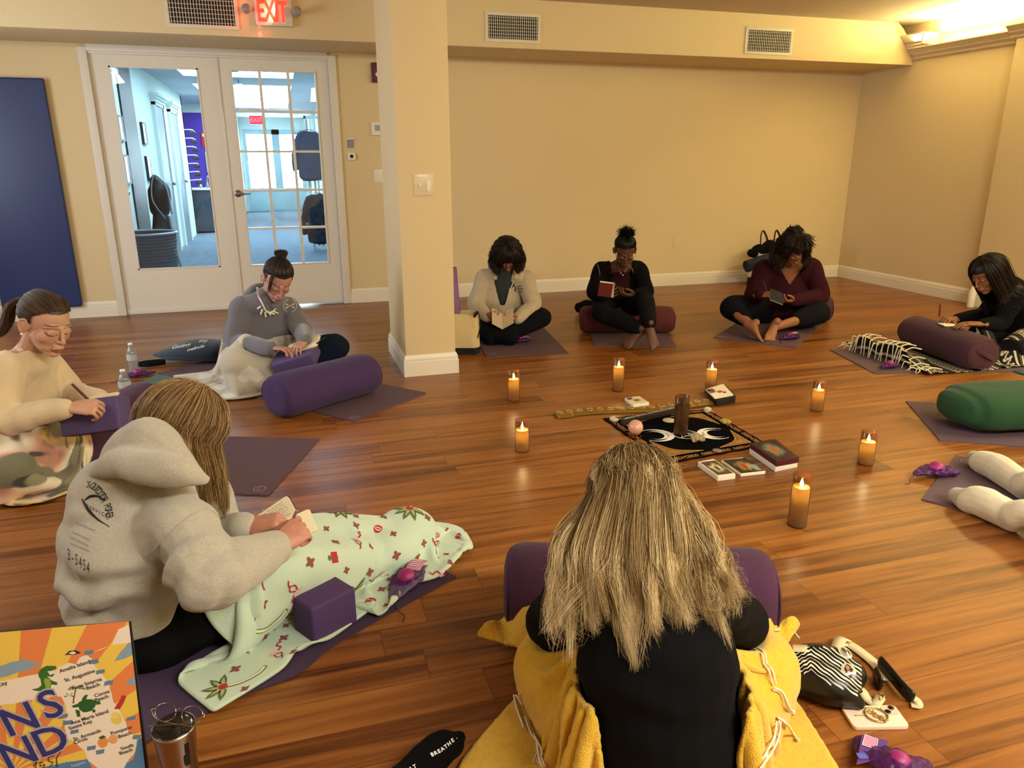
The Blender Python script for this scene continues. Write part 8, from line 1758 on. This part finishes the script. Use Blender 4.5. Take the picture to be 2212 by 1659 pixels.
# ---- lower right: crossbody bag, phone, pouch
def zebra_bag():
    m = mat('bag_leather_black', '#0e0b0a', .35, bump=.1, bscale=120); t = thing('crossbody_bag', 'black crossbody bag with zebra chevron top, round badges and cream strap at lower right', 'bag', tuple(fl(1790, 1480)))
    a, b = fl(1712, 1478, .035), fl(1850, 1528, .03)
    v1 = [fl(1706, 1462, .05), fl(1760, 1465, .07), fl(1815, 1490, .065), fl(1862, 1528, .02)]
    me = fuse([G_tube([fl(1712, 1465, .045), fl(1755, 1468, .05), fl(1808, 1490, .045), fl(1856, 1520, .022)], [(.040, .040), (.048, .048), (.045, .045), (.014, .018)], ref=UP, n=30), G_tube([fl(1732, 1432, .045), fl(1785, 1438, .048), fl(1838, 1460, .042)], [(.044, .054), (.048, .064), (.038, .052)], ref=UP, n=24)], .004, 6, lambda p, n: .001 * vnoise(p * 30)); co = mesh_co(me); co[:, 2] += .0012 - co[:, 2].min(); me.vertices.foreach_set('co', co.ravel()); o = link('bag_body', me, m, parent=t); B = tree(o)
    def on(u, v, off=.002): h = ray_hit(u, v, B, off); return h
    g = []
    for k in range(-7, 6):   # chevron stripes under a common ridge line
        for side in (-1, 1):
            row = []
            for s_ in np.linspace(0, 1, 26):
                u = 1752 + side * s_ * (108 if side > 0 else 42); v = 1404 + k * 8.6 + s_ * (80 if side > 0 else 24) + 1.0 * math.sin(s_ * 22 + k); wd = 1.5 + .7 * math.sin(s_ * 9 + k * 2)
                p, q = on(u, v - wd), on(u, v + wd); row.append((p, q) if p is not None and q is not None and 1398 < v < 1447 + (u - 1712) * .40 and p[2] > .03 else None)
            for i in range(25):
                if row[i] and row[i + 1]: g.append((np.array([row[i][0], row[i][1], row[i + 1][1], row[i + 1][0]]), [(0, 1, 2, 3)]))
    solid('zebra_stripes', g, mat('stripe_cream', '#e6ddc4', .6), parent=t, label='cream zebra chevron stripes')
    # strap: wide cream webbing ribbons
    mc = mat('strap_cream', '#cdbf97', .8, bump=.3, bscale=400)
    def ribbon(P, w, nm, mm, th=.0016, up=UP): 
        me_ = fuse([G_tube(P, [(w, th)] * len(P), ref=None, n=len(P) * 8)], .002, 1) if False else None
        P = spline(np.array(P), len(P) * 8); T = np.gradient(P, axis=0); T /= np.linalg.norm(T, axis=1)[:, None]; S_ = np.cross(T, up); S_ /= np.linalg.norm(S_, axis=1)[:, None] + 1e-9; Gd = np.stack([P - S_ * w / 2, P + S_ * w / 2]); o_ = Cloth(Gd).mesh(nm, mm, thick=.0022, sub=0); o_.parent = t; o_.matrix_parent_inverse = Matrix.Translation(-t.location)
    ribbon([fl(1712, 1400, .085), fl(1750, 1402, .088), fl(1800, 1408, .07), fl(1815, 1382, .03), fl(1829, 1380, .012)], .030, 'strap', mc)
    ribbon([fl(1812, 1388, .012), fl(1835, 1392, .006), fl(1868, 1415, .006), fl(1896, 1440, .008), fl(1915, 1470, .012)], .032, 'strap', mc)
    ribbon([fl(1838, 1470, .055), fl(1860, 1488, .020), fl(1872, 1508, .006), fl(1890, 1520, .006), fl(1903, 1505, .012)], .024, 'strap', mc)
    me = fuse([G_tube([fl(1903, 1432, .022), fl(1925, 1458, .024), fl(1950, 1488, .024), fl(1968, 1506, .018)], [(.020, .009)] * 4, n=24)], .003, 3); co = mesh_co(me); co[:, 2] += .0012 - co[:, 2].min(); me.vertices.foreach_set('co', co.ravel()); link('shoulder_pad', me, m, parent=t)
    ribbon([fl(1962, 1500, .020), fl(1980, 1512, .012), fl(1984, 1524, .008), fl(1968, 1522, .006)], .020, 'strap', mc)
    me = fuse([G_tube([fl(1890, 1462, .012), fl(1900, 1485, .012)], [(.022, .007)] * 2, n=8)], .003, 2); co = mesh_co(me); co[:, 2] += .0012 - co[:, 2].min(); me.vertices.foreach_set('co', co.ravel()); link('strap_end', me, m, parent=t)
    gd = mat('gold_hardware', '#d8c48a', .2, metal=1.0)
    solid('buckle', [G_tube([fl(1899, 1500, .012), fl(1909, 1496, .012), fl(1911, 1504, .012), fl(1902, 1512, .012), fl(1899, 1500, .012)], .0022, seg=6, n=24)], gd, smooth=True, parent=t)
    for u, v, pic, lab in ((1824, 1412, [(.35, .5, .3, .4, '#8a8070', .3), (.62, .5, .26, .45, '#2a1a14', .3), (.85, .6, .1, .1, '#e8e0d0', .2)], 'round badge with a dark pattern'), (1832, 1450, [(.5, .45, .30, .55, '#2c1814', .2), (.46, .66, .14, .18, '#b98068', .2), (.48, .30, .12, .2, '#c09078', .3), (.2, .2, .2, .15, '#b98068', .3)], 'round photo badge of a smiling person with long hair')):
        c = on(u, v, .004); 
        if c is None: continue
        h = B.find_nearest(c); nn = nrm(np.array(h[1]) * .6 + UP * .3 - FW * .3); x_ = nrm(np.cross(UP, nn)) ; x_ = x_ if x_ @ RT > 0 else -x_; y_ = np.cross(nn, x_); r = .0185
        k = 14; V_ = [c]; uv = [(.5, .5)]
        for i in range(1, k + 1):
            for j in range(28): a_ = 2 * PI * j / 28; V_.append(c + (x_ * math.cos(a_) + y_ * math.sin(a_)) * r * i / k + nn * .003 * (1 - (i / k) ** 2)); uv.append((.5 + .5 * math.cos(a_) * i / k, .5 + .5 * math.sin(a_) * i / k))
        f = [(0, 1 + j, 1 + (j + 1) % 28) for j in range(28)] + [(1 + i * 28 + j, 1 + i * 28 + (j + 1) % 28, 1 + (i + 1) * 28 + (j + 1) % 28, 1 + (i + 1) * 28 + j) for i in range(k - 1) for j in range(28)]
        me = new_mesh('badge', V_, [q[::-1] for q in f][::-1], True); uv = np.array(uv); set_col(me, blend('#c8c0a0', pic, uv[:, 0], uv[:, 1])); link('badge', me, mat('badge_gloss', None, .15, attr='Col', coat=.6), parent=t, label=lab)
zebra_bag()
def phone():
    P4 = [fl(1842, 1580), fl(1966, 1578), fl(1932, 1530), fl(1814, 1531)]; c = sum(P4) / 4; x = nrm(P4[1] - P4[0]); y = nrm(P4[3] - P4[0]); w, h = np.linalg.norm(P4[1] - P4[0]), np.linalg.norm(P4[3] - P4[0]); y = nrm(y - x * (y @ x)); w, h = .135, .072
    t = thing('phone', 'pale pink phone in a clear case with a gold glitter ring, lying face down', 'phone', tuple(c)); F = (c, x, y, UP); r = .010
    rr = lambda w, h, r: [(sx * (w / 2 - r) + r * math.cos(a), sy * (h / 2 - r) + r * math.sin(a)) for sx, sy, a0 in ((1, 1, 0), (-1, 1, PI / 2), (-1, -1, PI), (1, -1, 3 * PI / 2)) for a in np.linspace(a0, a0 + PI / 2, 6)]
    solid('phone_body', [G_prism(rr(w, h, r), .001, .011, F)], mat('phone_pink', '#e8cdb8', .25, coat=.3), parent=t, bev=.002)
    solid('camera_bump', [G_prism([(a + w / 2 - .024, b + h / 2 - .021) for a, b in rr(.034, .030, .007)], .011, .013, F)], mat('phone_bump', '#e0c0aa', .2), parent=t)
    for dx, dy in ((-.016, -.013), (-.030, -.026)): solid('camera_lens', [G_lathe([(0, .013), (.0068, .013), (.0068, .0155), (.005, .0162), (0, .0160)], c + x * (w / 2 + dx) + y * (h / 2 + dy), 20)], mat('lens_black', '#08080a', .08, spec=.8), smooth=True, parent=t)
    gm = mat('glitter_gold', '#b8a468', .3, metal=.8); k = c + x * .004
    solid('ring_grip', [G_tube([k + x * .026 * math.cos(a) + y * .024 * math.sin(a) + UP * .0135 for a in np.linspace(0, 2 * PI, 30)], .0024, seg=8, n=50, cap=False), G_tube([k - x * .052 + UP * .013, k - x * .030 + UP * .013], [(.003, .001)] * 2, n=4)], gm, smooth=True, parent=t)
    rs = np.random.RandomState(3); solid('glitter_stones', [G_ell(k + x * (-.016 + .030 * s_ + rs.uniform(-.006, .006)) + y * (.018 - .040 * s_ + rs.uniform(-.006, .006)) + UP * .0145, [rs.uniform(.0016, .003)] * 3, nu=6, nv=4) for s_ in np.linspace(0, 1, 46)], mat('glitter_gold_bright', '#e0cc88', .12, metal=.9), parent=t)
phone()
def big_pouch():
    c = fl(1925, 1640); t = thing('net_pouch', 'large purple net pouch with magenta ball and printed card at the bottom right', 'pouch', tuple(c))
    me = fuse([G_tube([fl(1868, 1600, .014), fl(1885, 1625, .016), fl(1925, 1645, .032), fl(1968, 1655, .028), fl(2000, 1648, .010)], [(.012, .030), (.014, .042), (.022, .046), (.018, .038), (.008, .012)], ref=UP, n=34)], .0028, 1, lambda p, n: .003 * vnoise(p * 70) + .0018 * vnoise(p * 160)); co = mesh_co(me); co[:, 2] += .0012 - co[:, 2].min(); me.vertices.foreach_set('co', co.ravel()); link('net_bag', me, M_net, parent=t)
    solid('ball', [G_ell(fl(1940, 1648, .036), (.027, .027, .027), nu=30, nv=20)], M_ball, smooth=True, parent=t)
    P4 = [fl(1862, 1612, .030), fl(1892, 1622, .031), fl(1896, 1600, .030), fl(1868, 1590, .029)]
    solid('card', [(np.array([fl(1850, 1652, .032), fl(1900, 1640, .034), fl(1920, 1600, .033), fl(1862, 1586, .031), fl(1850, 1652, .0335), fl(1900, 1640, .0355), fl(1920, 1600, .0345), fl(1862, 1586, .0325)]), [(3, 2, 1, 0), (4, 5, 6, 7), (0, 1, 5, 4), (1, 2, 6, 5), (2, 3, 7, 6), (3, 0, 4, 7)])], mat('card_purple', '#5c3a86', .4), parent=t)
    fr = [np.array(p) + UP * .0045 for p in P4]; g = [G_tube([fr[i], fr[(i + 1) % 4]], .0007, seg=5, n=3) for i in range(4)]; solid('card_frame', g, mat('print_white_bright'), parent=t)
    solid('card_panel', [(np.array([p - UP * .0006 for p in fr]), [(0, 1, 2, 3)])], mat('tag_pink'), parent=t)
    picture('card_spot', fl(1856, 1640, .0352), RT, FW, .022, .018, lambda a, b: blend('#5c4a96', [(.5, .5, .5, .5, '#4a6ac0', .4)], a, b), n=8, parent=t)
big_pouch()
